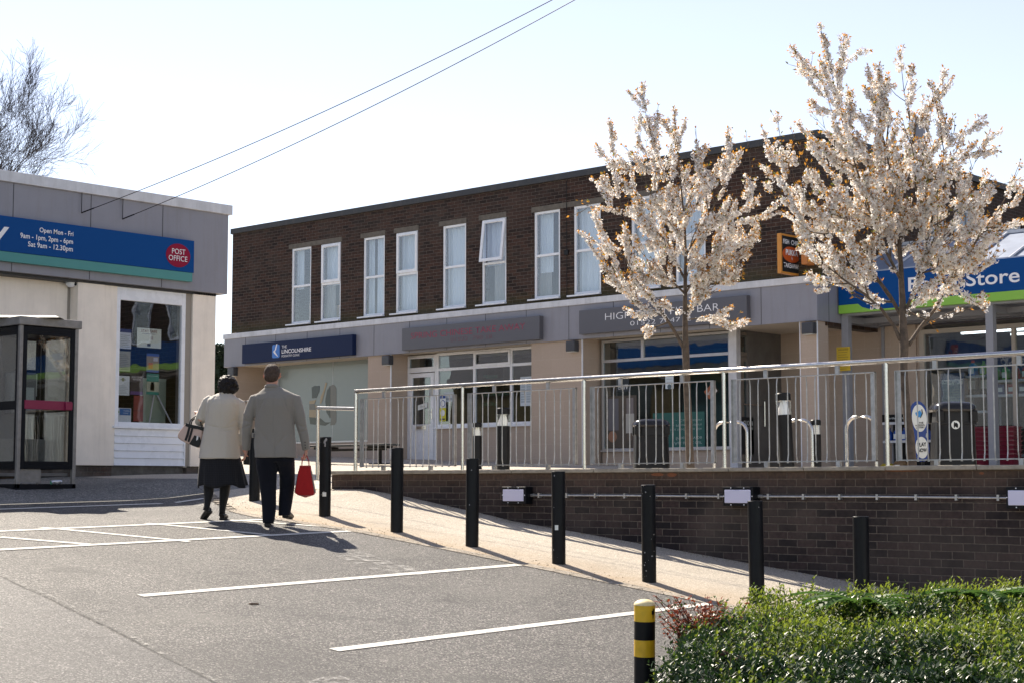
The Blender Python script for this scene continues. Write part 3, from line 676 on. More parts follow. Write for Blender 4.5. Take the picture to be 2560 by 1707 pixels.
# ================================================================ SIGNS
def board(name, label, x0, x1, z0, z1, m, y=26.17, side=None):
    t = thing(name, label, 'sign', ((x0 + x1) / 2, y, z0)); MB().box(x0, x1, y, 26.295, z0, z1).build('panel', m, parent=t, bevel=.006); return t
sg = board('clinic_sign', 'navy blue sign board with white foot emblem above the clinic window', -33.49, -29.28, 3.11, 3.60, NAVY)
Y1 = 26.166
poly('Y', Y1, rrect(-32.13, 3.355, .145, .165, .045), mat('emblem_blue', (.03, .17, .55), .4), 'emblem', sg)
def e1(x, y): return (-32.275 + .29 * (x - 477) / 74, 3.19 + .33 * (1439 - y) / 118)
poly('Y', Y1 - .004, [e1(*p) for p in ((519, 1316), (528, 1316), (517, 1362), (508, 1378), (512, 1392), (522, 1404), (535, 1424), (530, 1426), (512, 1410), (496, 1394), (489, 1382), (494, 1374), (505, 1366))], WHITE, 'foot_emblem', sg)
text('THE', 'Y', Y1, -31.90, -31.71, 3.415, 3.485, WHITE, sg, bold=.0)
text('LINCOLNSHIRE', 'Y', Y1, -31.90, -30.78, 3.285, 3.385, WHITE, sg, bold=.015)
text('PODIATRY CLINIC', 'Y', Y1, -31.90, -31.21, 3.195, 3.25, WHITE, sg)
sg = board('takeaway_sign', 'dark grey sign board with faded red lettering above the takeaway window', -27.57, -23.31, 3.12, 3.625, SGREY)
text('SPRING CHINESE TAKE AWAY', 'Y', Y1, -27.27, -23.72, 3.36, 3.50, PINKT, sg, bold=-.004)
text('01522  790 18', 'Y', Y1, -25.98, -24.7, 3.22, 3.31, mat('fainter_red', (.17, .065, .085), .5), sg, bold=-.01)
sg = board('chip_shop_sign', 'dark grey sign board with thin white capitals behind the left blossom tree', -22.2, -17.98, 3.15, 3.65, SGREY)
text('HIGH FARM FISH BAR', 'Y', Y1, -21.49, -18.62, 3.40, 3.54, WHITE, sg, bold=-.012)
text('01522 704712', 'Y', Y1, -20.83, -19.3, 3.245, 3.335, WHITE, sg, bold=-.012)
# projecting light box
XS = -16.95
pa, pc = onX(1952, 600, XS), onX(2002, 600, XS); ztop = onX(1952, 583, XS).z; zbot = onX(1952, 683, XS).z
hs = thing('projecting_sign', 'orange framed black light box sign sticking out from the brick wall', 'sign', (XS, pc.y, zbot))
ORG = mat('orange_frame', (.60, .25, .04), .5)
y0, y1 = pa.y, pc.y; zl = zbot; zh = ztop
MB().box(XS - .085, XS, y0, y1, zl, zh).build('light_box', ORG, parent=hs, bevel=.006)
rect('X', XS + .003, y0 + .04, y1 - .03, zl + .04, zh - .04, SGREY if False else mat('sign_black', (.015, .018, .02), .35), 'face', hs, .004)
yw = y1 - y0
text('FISH  CHIPS', 'X', XS + .006, y0 + .07, y1 - .05, zh - .19, zh - .10, WHITE, hs, bold=.02)
ov = [((y0 + y1) / 2 + .44 * yw * math.cos(t * PI / 16), (zl + zh) / 2 + .0 + .15 * math.sin(t * PI / 16)) for t in range(32)]
poly('X', XS + .008, ov, mat('oval_orange', (.55, .10, .02), .4), 'oval', hs)
text('PUKKA', 'X', XS + .014, y0 + .14, y1 - .13, (zl + zh) / 2 - .02, (zl + zh) / 2 + .09, WHITE, hs, bold=.045)
text('Pies', 'X', XS + .014, y0 + .33, y1 - .31, (zl + zh) / 2 - .10, (zl + zh) / 2 - .04, WHITE, hs)
text('TAKEAWAY', 'X', XS + .006, y0 + .08, y1 - .06, zl + .12, zl + .21, WHITE, hs, bold=.02)
MB().box(XS - .06, XS - .03, y1, YB, zh - .12, zh - .09).box(XS - .06, XS - .03, y1, YB, zl + .09, zl + .12).build('bracket', BLKP, parent=hs)
h2 = thing('projecting_sign', 'small plain orange box sign on the brick wall beside the black one', 'sign', (-16.65, YB - .2, 4.2))
MB().box(-16.72, -16.60, YB - .26, YB, 4.12, 4.5).build('light_box', mat('orange_dull', (.55, .20, .05), .5), parent=h2, bevel=.006); rect('X', -16.597, YB - .23, YB - .03, 4.16, 4.46, ORG, 'face', h2)

# box lamps under the fascia
wl = thing('wall_lamp', 'x', 'wall lamp', (-34.0, 26.36, 2.83), 'dark grey box lamps under the shop fascia')
LB = mat('lamp_grey', (.05, .052, .06), .4)
MB().box(-.125, .125, -.16, 0, 0, .22).build('housing', LB, parent=wl, world=False, bevel=.02); MB().box(-.1, .1, -.14, -.02, -.006, 0).build('lens', PAPER, parent=wl, world=False)
wl['label'] = 'dark grey box lamp on the far-left pier beside the navy sign'
for x, l in ((-28.17, 'dark grey box lamp on the pier between the clinic and the takeaway'), (-22.48, 'dark grey box lamp on the pier between the takeaway and the chip shop'), (-16.66, 'dark grey box lamp on the corner pier beside the entrance lobby')):
    copy_tree(wl, (x, 26.36, 2.82), label=l)

# ================================================================ STORE
st = thing('convenience_store', 'low shop with blue sign, lime stripe, grey posts and glass front', 'building', (-14, 28, .25))
PG = mat('post_grey', (.27, .275, .30), .4, noise_amt=.06)
b = MB()
for x in (-16.41, -13.47, -10.5, -7.5, -4.5, -1.5, 1.5, 4.5): b.box(x - .072, x + .072, 27.12, 27.26, .2, 3.22)
b.build('canopy_post', PG, parent=st, bevel=.006)
b = MB(); b.box(-16.45, 8, 27.1, 27.3, 3.20, 3.255)
for x in (-16.41, -13.47, -10.5, -7.5, -4.5, -1.5, 1.5, 4.5): b.box(x - .04, x + .04, 27.3, 28.5, 3.08, 3.2)
b.box(-16.45, 8, 27.75, 27.83, 3.10, 3.20); b.box(-16.45, 8, 28.3, 28.5, 3.10, 3.20)
b.build('canopy_frame', PG, parent=st)
b = MB().box(-16.45, 8, 27.15, 28.5, 3.26, 3.3); b.build('canopy_deck', mat('pale_grey', (.38, .39, .42), .5), parent=st)
b = MB().box(-16.46, 8, 27.0, 27.1, 3.40, 3.98); sb = b.build('store_sign', BLUE, parent=st, bevel=.006)
MB().box(-16.46, 8, 27.002, 27.1, 3.24, 3.398).build('sign_stripe', LIME, parent=sb)
cv = [(-16.0 + (-.0), 3.401)]
poly('Y', 26.996, [(-16.05, 3.41), (-15.95, 3.33), (-15.8, 3.285), (-15.6, 3.27), (-15.2, 3.27), (-15.0, 3.33), (-14.9, 3.41)], BLUE, 'sign_wave', sb)
rect('Y', 26.99, -15.85, -15.35, 3.375, 3.405, WHITE, 'sign_mark', sb)
def zz(x, y): p = onY(1700 + x * .36565, 500 + y * .36565, 26.99); return (p.x, p.z)
s0 = zz(1955, 575)[0]; s1 = zz(2322, 550)[0]
text('Store', 'Y', 26.994, s0, s1, 3.54, 3.80, WHITE, sb, bold=.012); text('Food', 'Y', 26.994, s0 - 1.15, s0 - .18, 3.54, 3.80, WHITE, sb, bold=.012)
pan = mat('glazed_roof_panel', (.25, .29, .37), .55, noise_amt=.2, noise_scale=2)
b = MB(); b.add([(-16.3, 27.3, 4.0), (-6, 27.3, 4.0), (-6, 28.9, 4.72), (-16.3, 28.9, 4.72)], [(0, 1, 2, 3)]); b.add([(-16.3, 28.9, 4.72), (-6, 28.9, 4.72), (-6, 30.5, 4.0), (-16.3, 30.5, 4.0)], [(0, 1, 2, 3)])
gr = b.build('glazed_roof', pan, parent=st); b = MB()
for k in range(14): x = -16.3 + .79 * k; b.tube([(x, 27.28, 4.02), (x, 28.9, 4.75), (x, 30.5, 4.02)], .025, 6)
b.box(-16.32, -6, 28.87, 28.93, 4.72, 4.78); b.box(-16.32, -6, 27.26, 27.34, 3.98, 4.04); b.build('roof_bar', TRIM, parent=gr)
MB().box(-16.45, 8, 27.3, 30.5, 3.9, 3.98).box(-16.4, -6, 28.5, 28.6, 3.1, 3.95).build('roof', TRIM, parent=st)
# store glazing
gx0 = onY(2317, 900, 28.5).x; gxa = onY(2216, 900, 28.5).x
b = MB(); b.box(gxa, gx0 - .2, 28.45, 28.7, .2, 3.09); b.build('tiled_panel', TILE, parent=st)
b = MB(); b.frame(gx0 - .13, -10, .25, 2.98, .09, 28.45, 28.55); 
for x in (gx0 + 1.75, gx0 + 1.85 + 1.6): b.box(x, x + .07, 28.45, 28.55, .34, 2.89)
fr1 = b.build('window_frame', mat('frame_beige', (.42, .37, .31), .5), parent=st, bevel=.006)
MB().box(gx0 - .05, -10.1, 28.5, 28.506, .3, 2.95).build('pane', GLD, parent=fr1)
b = MB(); b.box(gxa - .06, gxa, 28.42, 28.5, .2, 3.09); b.build('downpipe', PG, parent=st)
b = MB(); b.box(-16.5, -6, 34, 34.1, .2, 3.2); b.box(-16.5, -6, 28.7, 34, 3.02, 3.08); b.box(-16.45, -16.4, 28.7, 34, .2, 3.1); b.build('interior', ROOM, parent=st)
lm = mat('tube_light', (1, 1, 1), .5, emit=((1, 1, 1), 1.6))
for k in range(4): MB().box(-15.3 + k * .6, -14.0 + k * .6, 29.6 + k * .9, 29.68 + k * .9, 2.96, 3.0).build('tube_light', lm, parent=st)
nb_ = thing('brick_block', 'brown brick block standing beyond the right edge of the picture', 'building', (2, 32, .3))
MB().box(-8, 14, 29.5, 40, 0, 7.2).build('brick_wall', BRK, parent=nb_)
for x in (-7, -5.2, -3.4, -1.6, .2, 2, 3.8, 5.6): wo_ = MB().frame(x, x + .9, 4.4, 6.1, .06, 29.42, 29.49).build('window', UPVC, parent=nb_); MB().box(x + .06, x + .84, 29.45, 29.456, 4.46, 6.04).build('pane', GLU, parent=wo_)
MB().box(-8.1, 14.1, 29.4, 40.1, 7.2, 7.35).build('parapet_trim', DARKT, parent=nb_)
# ================================================================ POST OFFICE / PHARMACY
XP = -21.72
po = thing('post_office_building', 'cream single-storey building with grey fascia and blue post office sign', 'building', (-25, 12, .1))
b = MB(); b.box(XP - .08, XP, -8, 16.65, 3.14, 4.47); b.box(-37, XP - .08, 16.57, 16.65, 3.14, 4.47); pf = b.build('fascia', GREYP, parent=po)
b = MB()
for k in range(-12, 3):
    y = 12.70 + 1.325 * k
    if y < 16.5: b.box(XP - .003, XP + .003, y - .005, y + .005, 3.14, 4.47)
b.build('panel_joint', GREYD, parent=pf)
b = MB(); b.box(XP - .12, XP + .05, -8, 16.70, 4.46, 4.62); b.box(-37, XP - .12, 16.55, 16.7, 4.46, 4.62); b.build('roof_trim', TRIM, parent=po, bevel=.005)
MB().box(-37, XP - .1, -8, 16.6, 4.42, 4.5).box(-36.9, XP - .1, -8, 16.5, 3.1, 3.14).build('roof', DARKT, parent=po)
b = MB()
b.box(-22.2, -22.05, -8, 13.86, .32, 3.13)                       # wall set back behind the phone box
b.box(-22.2, -21.83, 13.9, 14.37, .32, 3.13); b.box(-22.2, -21.85, 14.37, 14.62, .32, 3.13)
b.box(-22.2, -21.82, 16.04, 16.5, .32, 3.13)
b.build('rendered_wall', CREAM, parent=po, bevel=.004)
MB().box(-37, -22.2, 16.35, 16.5, 0, 3.13).build('side_wall', BRK, parent=po)
MB().box(-22.1, -22.04, 13.86, 13.9, .3, 3.13).box(-22.1, -21.86, 15.93, 16.04, .3, 3.13).build('reveal', mat('reveal_grey', (.30, .27, .23), .8), parent=po)
b = MB(); b.box(-22.3, -21.88, 13.9, 14.6, -.1, .32); b.box(-22.3, -22.1, -8, 13.9, -.1, .32); b.box(-22.3, -21.86, 16.0, 16.46, -.1, .32); b.build('brick_plinth', PLINTH, parent=po)
MB().box(-22.3, -21.95, 14.6, 16.0, -.1, .33).build('concrete_plinth', mat('dirty_concrete', (.13, .12, .11), .95, noise_amt=.4, noise_scale=8, bump=.004), parent=po)
XW = -21.93
w1 = MB().frame(14.62, 15.93, .93, 3.13, .07, XW, XW + .07, 'X'); w1.box(XW, XW + .07, 14.69, 15.86, 2.90, 3.06)
pw = w1.build('shop_window', UPVC, parent=po, bevel=.005)
MB().box(XW + .03, XW + .036, 14.68, 15.87, .98, 2.92).build('pane', glass('po_glass', k=2.4, base=.05, wave=.0005), parent=pw)
MB().box(XW - .02, XW + .13, 14.58, 15.97, .90, .935).build('sill', UPVC, parent=pw, bevel=.004)
b = MB()
for k in range(5): z = .325 + k * .115; b.add([(XW + .09, 14.62, z), (XW + .09, 15.93, z), (XW + .065, 15.93, z + .113), (XW + .065, 14.62, z + .113)], [(0, 1, 2, 3)]); b.box(XW, XW + .06, 14.62, 15.93, z, z + .113); b.add([(XW + .065, 14.62, z), (XW + .065, 15.93, z), (XW + .09, 15.93, z), (XW + .09, 14.62, z)], [(0, 1, 2, 3)])
b.box(XW, XW + .095, 15.93, 15.95, .32, .9); b.build('shiplap_panel', UPVC, parent=po)
b = MB(); b.box(-26.5, -26.4, 10, 16.3, .2, 3.1); b.box(-26.4, -22.2, 12.6, 12.7, .2, 3.1); b.box(-26.4, -22, 12.7, 16.3, .15, .2); b.build('interior', ROOM, parent=po)
b = MB(); b.box(-22.6, -22.1, 14.5, 16.1, .93, .97); b.build('display_shelf', UPVC, parent=po)
b = MB()
for x in (-30, -27, -24.2): b.box(x - 1, x + 1, 16.498, 16.51, 1.0, 2.9)
b.build('side_window', gd, parent=po)
# sign on the fascia
zt0, zt1, zt2 = 3.935, 3.415, 3.27
sg = thing('post_office_sign', 'long blue sign with teal stripe and red oval on the grey fascia', 'sign', (XP, 12, 3.27))
MB().box(XP + .002, XP + .10, 5, 15.9, zt1, zt0).build('panel', BLUE, parent=sg, bevel=.005)
MB().box(XP + .002, XP + .09, 5, 15.88, zt2, zt1 - .002).build('stripe', TEAL, parent=sg, bevel=.004)
XT = XP + .106
def zx(x, y): p = onX(x * .27234, 400 + y * .27234, XT); return (p.y, p.z)
text('Open Mon - Fri', 'X', XT, zx(380, 0)[0], zx(690, 0)[0], 3.735, 3.83, WHITE, sg, bold=.012)
text('9am - 1pm, 2pm - 6pm', 'X', XT, zx(205, 0)[0], zx(688, 0)[0], 3.615, 3.715, WHITE, sg, bold=.012)
text('Sat 9am - 12.30pm', 'X', XT, zx(278, 0)[0], zx(688, 0)[0], 3.50, 3.60, WHITE, sg, bold=.012)
text('Pharmacy', 'X', XT, zx(102, 0)[0] - 2.35, zx(102, 0)[0], 3.50, 3.86, WHITE, sg, bold=.015)
ov = [(15.585 + .235 * math.cos(t * PI / 20), 3.665 + .19 * math.sin(t * PI / 20)) for t in range(40)]
bd = poly('X', XT, ov, REDS, 'oval_badge', sg)
text('POST', 'X', XT + .005, 15.46, 15.72, 3.685, 3.77, WHITE, sg, bold=.0); text('OFFICE', 'X', XT + .005, 15.40, 15.76, 3.575, 3.66, WHITE, sg, bold=.0)
sg2 = thing('side_sign', 'blue sign on the side wall of the cream building facing the brick block', 'sign', (-27, 16.7, 3.4))
MB().box(-33, -22.2, 16.66, 16.74, 3.4, 3.95).build('panel', BLUE, parent=sg2)
# dome camera
cm = thing('security_camera', 'white ball camera under the grey fascia above the phone box', 'camera', (-21.98, 13.72, 3.0))
cp = onX(650 * .27234, 400 + 1130 * .27234, -21.95)
b = MB().ell((-21.95, cp.y, cp.z), (.075, .085, .075), 16, 12); b.build('ball', UPVC, parent=cm, smooth=True)
MB().ell((-21.895, cp.y + .045, cp.z - .015), (.03, .03, .03), 10, 8).build('lens', BLKP, parent=cm, smooth=True); MB().tube([(-21.95, cp.y, cp.z + .05), (-21.95, cp.y, 3.13)], .03, 10).build('mount', UPVC, parent=cm, smooth='auto')
# posters in the window
posters = []
def poster(px, label, col, deco=None, name='poster', x=XW + .022):
    (x0, y0_), (x1, y1_) = px
    a = onX(x0 * .27234, 800 + y0_ * .27234, x); c = onX(x1 * .27234, 800 + y1_ * .27234, x)
    t = thing(name, label, 'poster', (x, (a.y + c.y) / 2, c.z)); rect('X', x, a.y, c.y, c.z, a.z, mat('sheet_%s' % str(col), col, .6), 'sheet', t, .003)
    W, H = c.y - a.y, a.z - c.z
    for d in deco or []:
        if d[0] == 'b': rect('X', x + .003, a.y + W * d[1], a.y + W * d[2], c.z + H * d[3], c.z + H * d[4], mat('ink_%s' % str(d[5]), d[5], .6), 'print', t, .002)
        if d[0] == 't': text(d[1], 'X', x + .005, a.y + W * d[2], a.y + W * d[3], c.z + H * d[4], c.z + H * d[5], mat('ink_%s' % str(d[6]), d[6], .6), t, 'print', bold=.01)
    return t
gl = (.35, .4, .42); dk = (.03, .04, .08)
lines = lambda z0, z1, n, c=gl: [('b', .12, .88 - .1 * (k % 3), z0 + (z1 - z0) * k / n, z0 + (z1 - z0) * (k + .35) / n, c) for k in range(n)]
poster(((1095, 80), (1203, 265)), 'white notice with blue top band, top left in the shop window', (.6, .66, .72), [('b', 0, 1, .82, 1, (.03, .06, .2))] + lines(.08, .75, 7))
poster(((1260, 70), (1478, 262)), 'large white poster headed stay safe, top of the shop window', (.60, .66, .60), [('t', 'STAY SAFE', .16, .82, .78, .93, (.22, .12, .10)), ('b', .2, .75, .70, .72, (.1, .1, .2)), ('b', .42, .56, .08, .22, (.05, .07, .1)), ('b', .55, .66, .42, .6, (.4, .4, .38))])
poster(((1085, 280), (1195, 470)), 'faded cream typed notice under the blue-banded one', (.36, .36, .27), lines(.08, .9, 9, (.22, .22, .17)))
poster(((1070, 505), (1187, 690)), 'white notice with green leaf emblem at the left of the shop window', (.62, .68, .70), lines(.08, .55, 6) + [('b', .3, .7, .78, .82, (.15, .2, .08)), ('b', .42, .58, .72, .9, (.25, .3, .12))])
poster(((1200, 500), (1310, 685)), 'dark brown poster with white capitals and purple foot', (.05, .04, .035), [('t', 'KNOW YOU ARE', .08, .92, .86, .95, (.7, .7, .7)), ('t', 'NOT ALONE', .18, .82, .74, .83, (.7, .7, .7)), ('b', 0, 1, 0, .17, (.12, .06, .2))])
poster(((1347, 303), (1457, 480)), 'poster with blue bands and an orange triangle picture', (.30, .24, .13), [('b', 0, 1, .86, 1, (.05, .1, .3)), ('b', 0, 1, 0, .12, (.05, .12, .35)), ('b', .15, .5, .2, .5, (.5, .16, .02)), ('b', .55, .9, .6, .8, (.5, .5, .5))])
poster(((1347, 485), (1457, 685)), 'green poster with a photo of a person reading', (.02, .22, .17), [('t', 'Repeat prescriptions', .08, .9, .86, .92, (.5, .65, .6)), ('b', 0, 1, .14, .62, (.38, .40, .30)), ('b', .3, .62, .2, .5, (.45, .28, .2)), ('b', .34, .58, .5, .6, (.05, .03, .02))])
poster(((1228, 688), (1312, 928)), 'tall deep red poster low in the shop window', (.22, .03, .02), [('b', 0, 1, .4, .43, (.1, .01, .01))])
poster(((1062, 800), (1202, 937)), 'white card with green cross and blue panel in the lower left corner', (.62, .68, .72), [('b', .26, .95, .5, .95, (.03, .15, .4)), ('b', .02, .22, .66, .78, (.12, .3, .05)), ('b', .08, .15, .52, .9, (.12, .3, .05)), ('t', 'Healthy', .5, .9, .74, .86, (.6, .7, .8)), ('t', 'Living', .5, .8, .58, .7, (.6, .7, .8))])
ab = thing('display_board', 'pale green folding display board standing inside the shop window', 'display board', (-22.3, 15.4, .97))
a = onX(1400 * .27234, 0, -22.3).y; 
MB().box(-22.45, -22.43, a, a + .5, .97, 1.75).build('board', mat('pale_green', (.42, .52, .40), .6), parent=ab)
MB().tube([(-22.2, a + .02, .98), (-22.4, a + .25, 1.5)], .012, 6).tube([(-22.2, a + .48, .98), (-22.4, a + .3, 1.5)], .012, 6).build('strut', UPVC, parent=ab)
for k, (y, c_) in enumerate(((14.85, (.2, .05, .04)), (15.05, (.05, .1, .3)), (14.7, (.45, .4, .3)))):
    t = thing('product_box', ['small dark red product box on the window shelf', 'small blue product box on the window shelf', 'small tan product box at the left of the window shelf'][k], 'box', (-22.3, y, .97))
    MB().box(-22.36, -22.26, y - .06, y + .06, .97, 1.10 + .03 * k).build('carton', mat('carton%d' % k, c_, .5), parent=t, bevel=.004); MB().box(-22.259, -22.256, y - .04, y + .04, 1.0, 1.05).build('label_panel', PAPER, parent=t)

# ================================================================ CABLES
def cable(p, far, drop, label):
    t = thing('overhead_cable', label, 'cable', p, 'overhead cables')
    p = Vector(p); far = Vector(far); pts = []
    for k in range(41):
        s = k / 40; q = p.lerp(far, s); q.z -= .55 * 4 * s * (1 - s) * .35; pts.append(q)
    b = MB().tube(pts, .0058, 6); b.build('span', BLKP, parent=t)
    MB().tube([p + Vector((0, 0, drop)), p], .006, 6).tube([p, pts[1]], .010, 6).build('drop_wire', BLKP, parent=t)
ca = onX(748 * .27234, 400 + 488 * .27234, XP + .03); cb_ = onX(1125 * .27234, 400 + 545 * .27234, XP + .03)
cable(ca, onD(1332, 0, 21) + (onD(1332, 0, 21) - ca) * .3, .34, 'upper of two thin black cables crossing the sky')
cable(cb_, onD(1390, 0, 20.5) + (onD(1390, 0, 20.5) - cb_) * .3, .34, 'lower of two thin black cables crossing the sky')

# ================================================================ RETAINING WALL
YW = 14.1
rw = thing('retaining_wall', 'dark blue-brown brick retaining wall with stone coping below the railing', 'wall', (-10, YW, -1))
MB().box(-16.15, -2.5, YW, YW + .25, -2.2, .150).build('brickwork', BLUEB, parent=rw)
x = -16.25; k = 0
while x < -2.5:
    l = .55 + rnd.random() * .2 if x < -12 else .9 + rnd.random() * .05
    dz = rnd.uniform(-.004, .004)
    MB().box(x + .003, x + l - .003, YW - .035, YW + .27, .152, .196 + dz).build('coping_stone', CONC, parent=rw, bevel=.008)
    x += l
SPALL = mat('bare_red_brick', (.20, .075, .035), .95, noise_amt=.3, noise_scale=30)
for u0, u1, v0, v1 in ((1628, 1660, 1181, 1189), (1668, 1692, 1180, 1191), (2210, 2300, 1172, 1178), (2448, 2460, 1179, 1185)):
    p, q = onY(u0, v1, YW), onY(u1, v0, YW); n = 9
    pts = [((p.x + q.x) / 2 + (q.x - p.x) / 2 * math.cos(2 * PI * i / n) * (1 + .15 * noise.noise(Vector((i, u0, 0)))), (p.z + q.z) / 2 + (q.z - p.z) / 2 * math.sin(2 * PI * i / n) * (1 + .4 * noise.noise(Vector((i * 2.3, u0, 4)))) ) for i in range(n)]
    poly('Y', YW - .003, pts, SPALL, 'bare_patch', rw)
# wall lights and conduit
wl = thing('wall_light', 'x', 'wall light', (-13.03, YW, -.2), 'rectangular lights on the retaining wall')
MB().box(0, .37, -.13, 0, 0, .195).build('housing', BLK, parent=wl, world=False, bevel=.008)
DIF = mat('frosted_diffuser', (.62, .62, .80), .25, coat=.3)
MB().box(.025, .345, -.142, -.13, .03, .165).build('diffuser', DIF, parent=wl, world=False, bevel=.008)
for x, z in ((.1, .012), (.26, .012), (.1, .183), (.26, .183), (.012, .1), (.358, .1)):
    MB().tube([(x, -.134, z), (x, -.128, z)], .006, 8).build('screw', UPVC, parent=wl, world=False)
wl['label'] = 'leftmost black framed light on the brick retaining wall'
copy_tree(wl, (-9.92, YW, -.2), label='middle black framed light on the brick retaining wall')
copy_tree(wl, (-6.82, YW, -.2), label='black framed light cut by the right edge of the picture')
for k, (a, c) in enumerate(((-12.66, -9.92), (-9.55, -6.82))):
    t = thing('conduit', ['galvanised conduit pipe between the left and middle wall lights', 'galvanised conduit pipe between the middle and right wall lights'][k], 'pipe', ((a + c) / 2, YW - .03, -.105))
    MB().tube([(a, YW - .03, -.103), ((a + c) / 2, YW - .03, -.100), (c, YW - .03, -.106)], .0105, 8).tube([(a, YW - .03, -.103), (a + .05, YW - .03, -.103)], .019, 8).build('pipe', GALV, parent=t, smooth='auto')
    n = 7
    for i in range(n):
        x = a + .12 + (c - a - .24) * i / (n - 1); MB().box(x - .012, x + .012, YW - .044, YW, -.13, -.076).build('clip', GALV, parent=t)
# railing
rf = thing('railing', 'long stainless steel railing with vertical rods on top of the brick wall', 'railing', (-10, YW + .12, .196))
YR = YW + .12
PX = [-15.83 + 1.92 * k for k in range(7)]
ZR = 1.215
MB().tube([(PX[0], YR, ZR), (-2.6, YR, ZR)], .027, 14).ell((PX[0], YR, ZR), (.027, .027, .027), 10, 6).build('top_rail', STEEL, parent=rf, smooth=True)
for x in PX: MB().tube([(x, YR, .18), (x, YR, ZR)], .021 if x != PX[0] else .025, 12).build('post', STEEL, parent=rf, smooth='auto')
def panel(x0, x1):
    b = MB(); b.box(x0, x1, YR - .016, YR + .016, 1.105, 1.115); b.box(x0, x1, YR - .016, YR + .016, .245, .255)
    b.box(x0, x0 + .008, YR - .02, YR + .02, .24, 1.115); b.box(x1 - .008, x1, YR - .02, YR + .02, .24, 1.115)
    b.box(x0 + .0, x0 + .055, YR + .0, YR + .006, .245, 1.105); b.box(x1 - .055, x1, YR + .0, YR + .006, .245, 1.105)
    n = 14
    for i in range(n):
        x = x0 + .11 + (x1 - x0 - .22) * i / (n - 1); off = .006 * (1 if i % 2 else -1)
        b.tube([(x, YR, .25), (x, YR + off * 2.2, .32), (x + rnd.uniform(-.002, .002), YR + off * 2.2, .7), (x, YR + off * 2.2, 1.04), (x, YR, 1.11)], .0062, 6)
        b.tube([(x, YR, .25), (x, YR, .235)], .011, 6)
    for t in (.25, .75):
        x = x0 + (x1 - x0) * t; b.box(x - .022, x + .022, YR - .012, YR + .012, 1.115, ZR - .01); b.box(x - .022, x + .022, YR - .02, YR + .02, .19, .245)
    return b.build('panel', GALV, parent=rf)
for i in range(6): panel(PX[i] + .10, PX[i + 1] - .12)
# low handrail hoop at the left end
lr = thing('handrail', 'short low stainless handrail joined to the left end of the long railing', 'handrail', (-16.4, 14.2, 0))
pa = onY(793, 1208, 14.75); top = onY(795, 1019, 14.75).z
MB().tube([(pa.x, 14.75, pa.z - .1), (pa.x, 14.75, top - .02), (pa.x + .02, 14.73, top), (PX[0], YR, onY(870, 1022, YR).z)], .024, 12).build('rail', STEEL, parent=lr, smooth='auto')
h2 = thing('handrail', 'low stainless handrail behind the couple in front of the clinic', 'handrail', (-19, 17.5, .2))
p0 = onY(560, 1005, 17.5); p1 = onY(655, 1010, 17.5)
MB().tube([(p0.x, 17.5, .15), (p0.x, 17.5, p0.z - .03), (p0.x + .03, 17.5, p0.z), (p1.x, 17.5, p0.z), (p1.x + .03, 17.5, p0.z - .03), (p1.x + .03, 17.5, .15)], .026, 12).build('rail', STEEL, parent=h2, smooth='auto')

# ================================================================ BOLLARDS
bl = thing('bollard', 'x', 'bollard', (0, 0, 0), 'black steel bollards along the footpath edge')
MB().lathe([(.068, -.15), (.068, .90), (.064, .905), (.060, .905)], n=32).build('post', BLK, parent=bl, world=False, smooth='auto')
MB().lathe([(.060, .898), (.058, .903), (.0, .906)], n=24).build('cap', BLK, parent=bl, world=False, smooth='auto')
BP = [(812, 1283, 'black bollard with a chipped white patch and sticker beside the red bag'), (992, 1322, 'plain black bollard, second to the right of the walking man'), (1180, 1366, 'black bollard below the takeaway door, third right of the man'),
      (1397, 1407, 'black bollard with a small white sticker low on its left side'), (1623, 1451, 'paint-flecked black bollard between the two wall lights'), (1893, 1506, 'black bollard under the middle wall light beside red leaves'), (2155, 1551, 'black bollard rising behind the green hedge')]
CHIP = mat('paint_chip', (.30, .30, .30), .8)
BO = [bl] + [copy_tree(bl, (0, 0, 0)) for _ in BP[1:]]
for u, v, Y, l in ((636, 1252, None, 'black bollard half hidden between the woman and the man'), (616, 1160, 20.0, 'small far bollard seen between the joined hands')):
    p = onG(u, v); o = copy_tree(bl, (p.x, p.y, p.z), label=l)
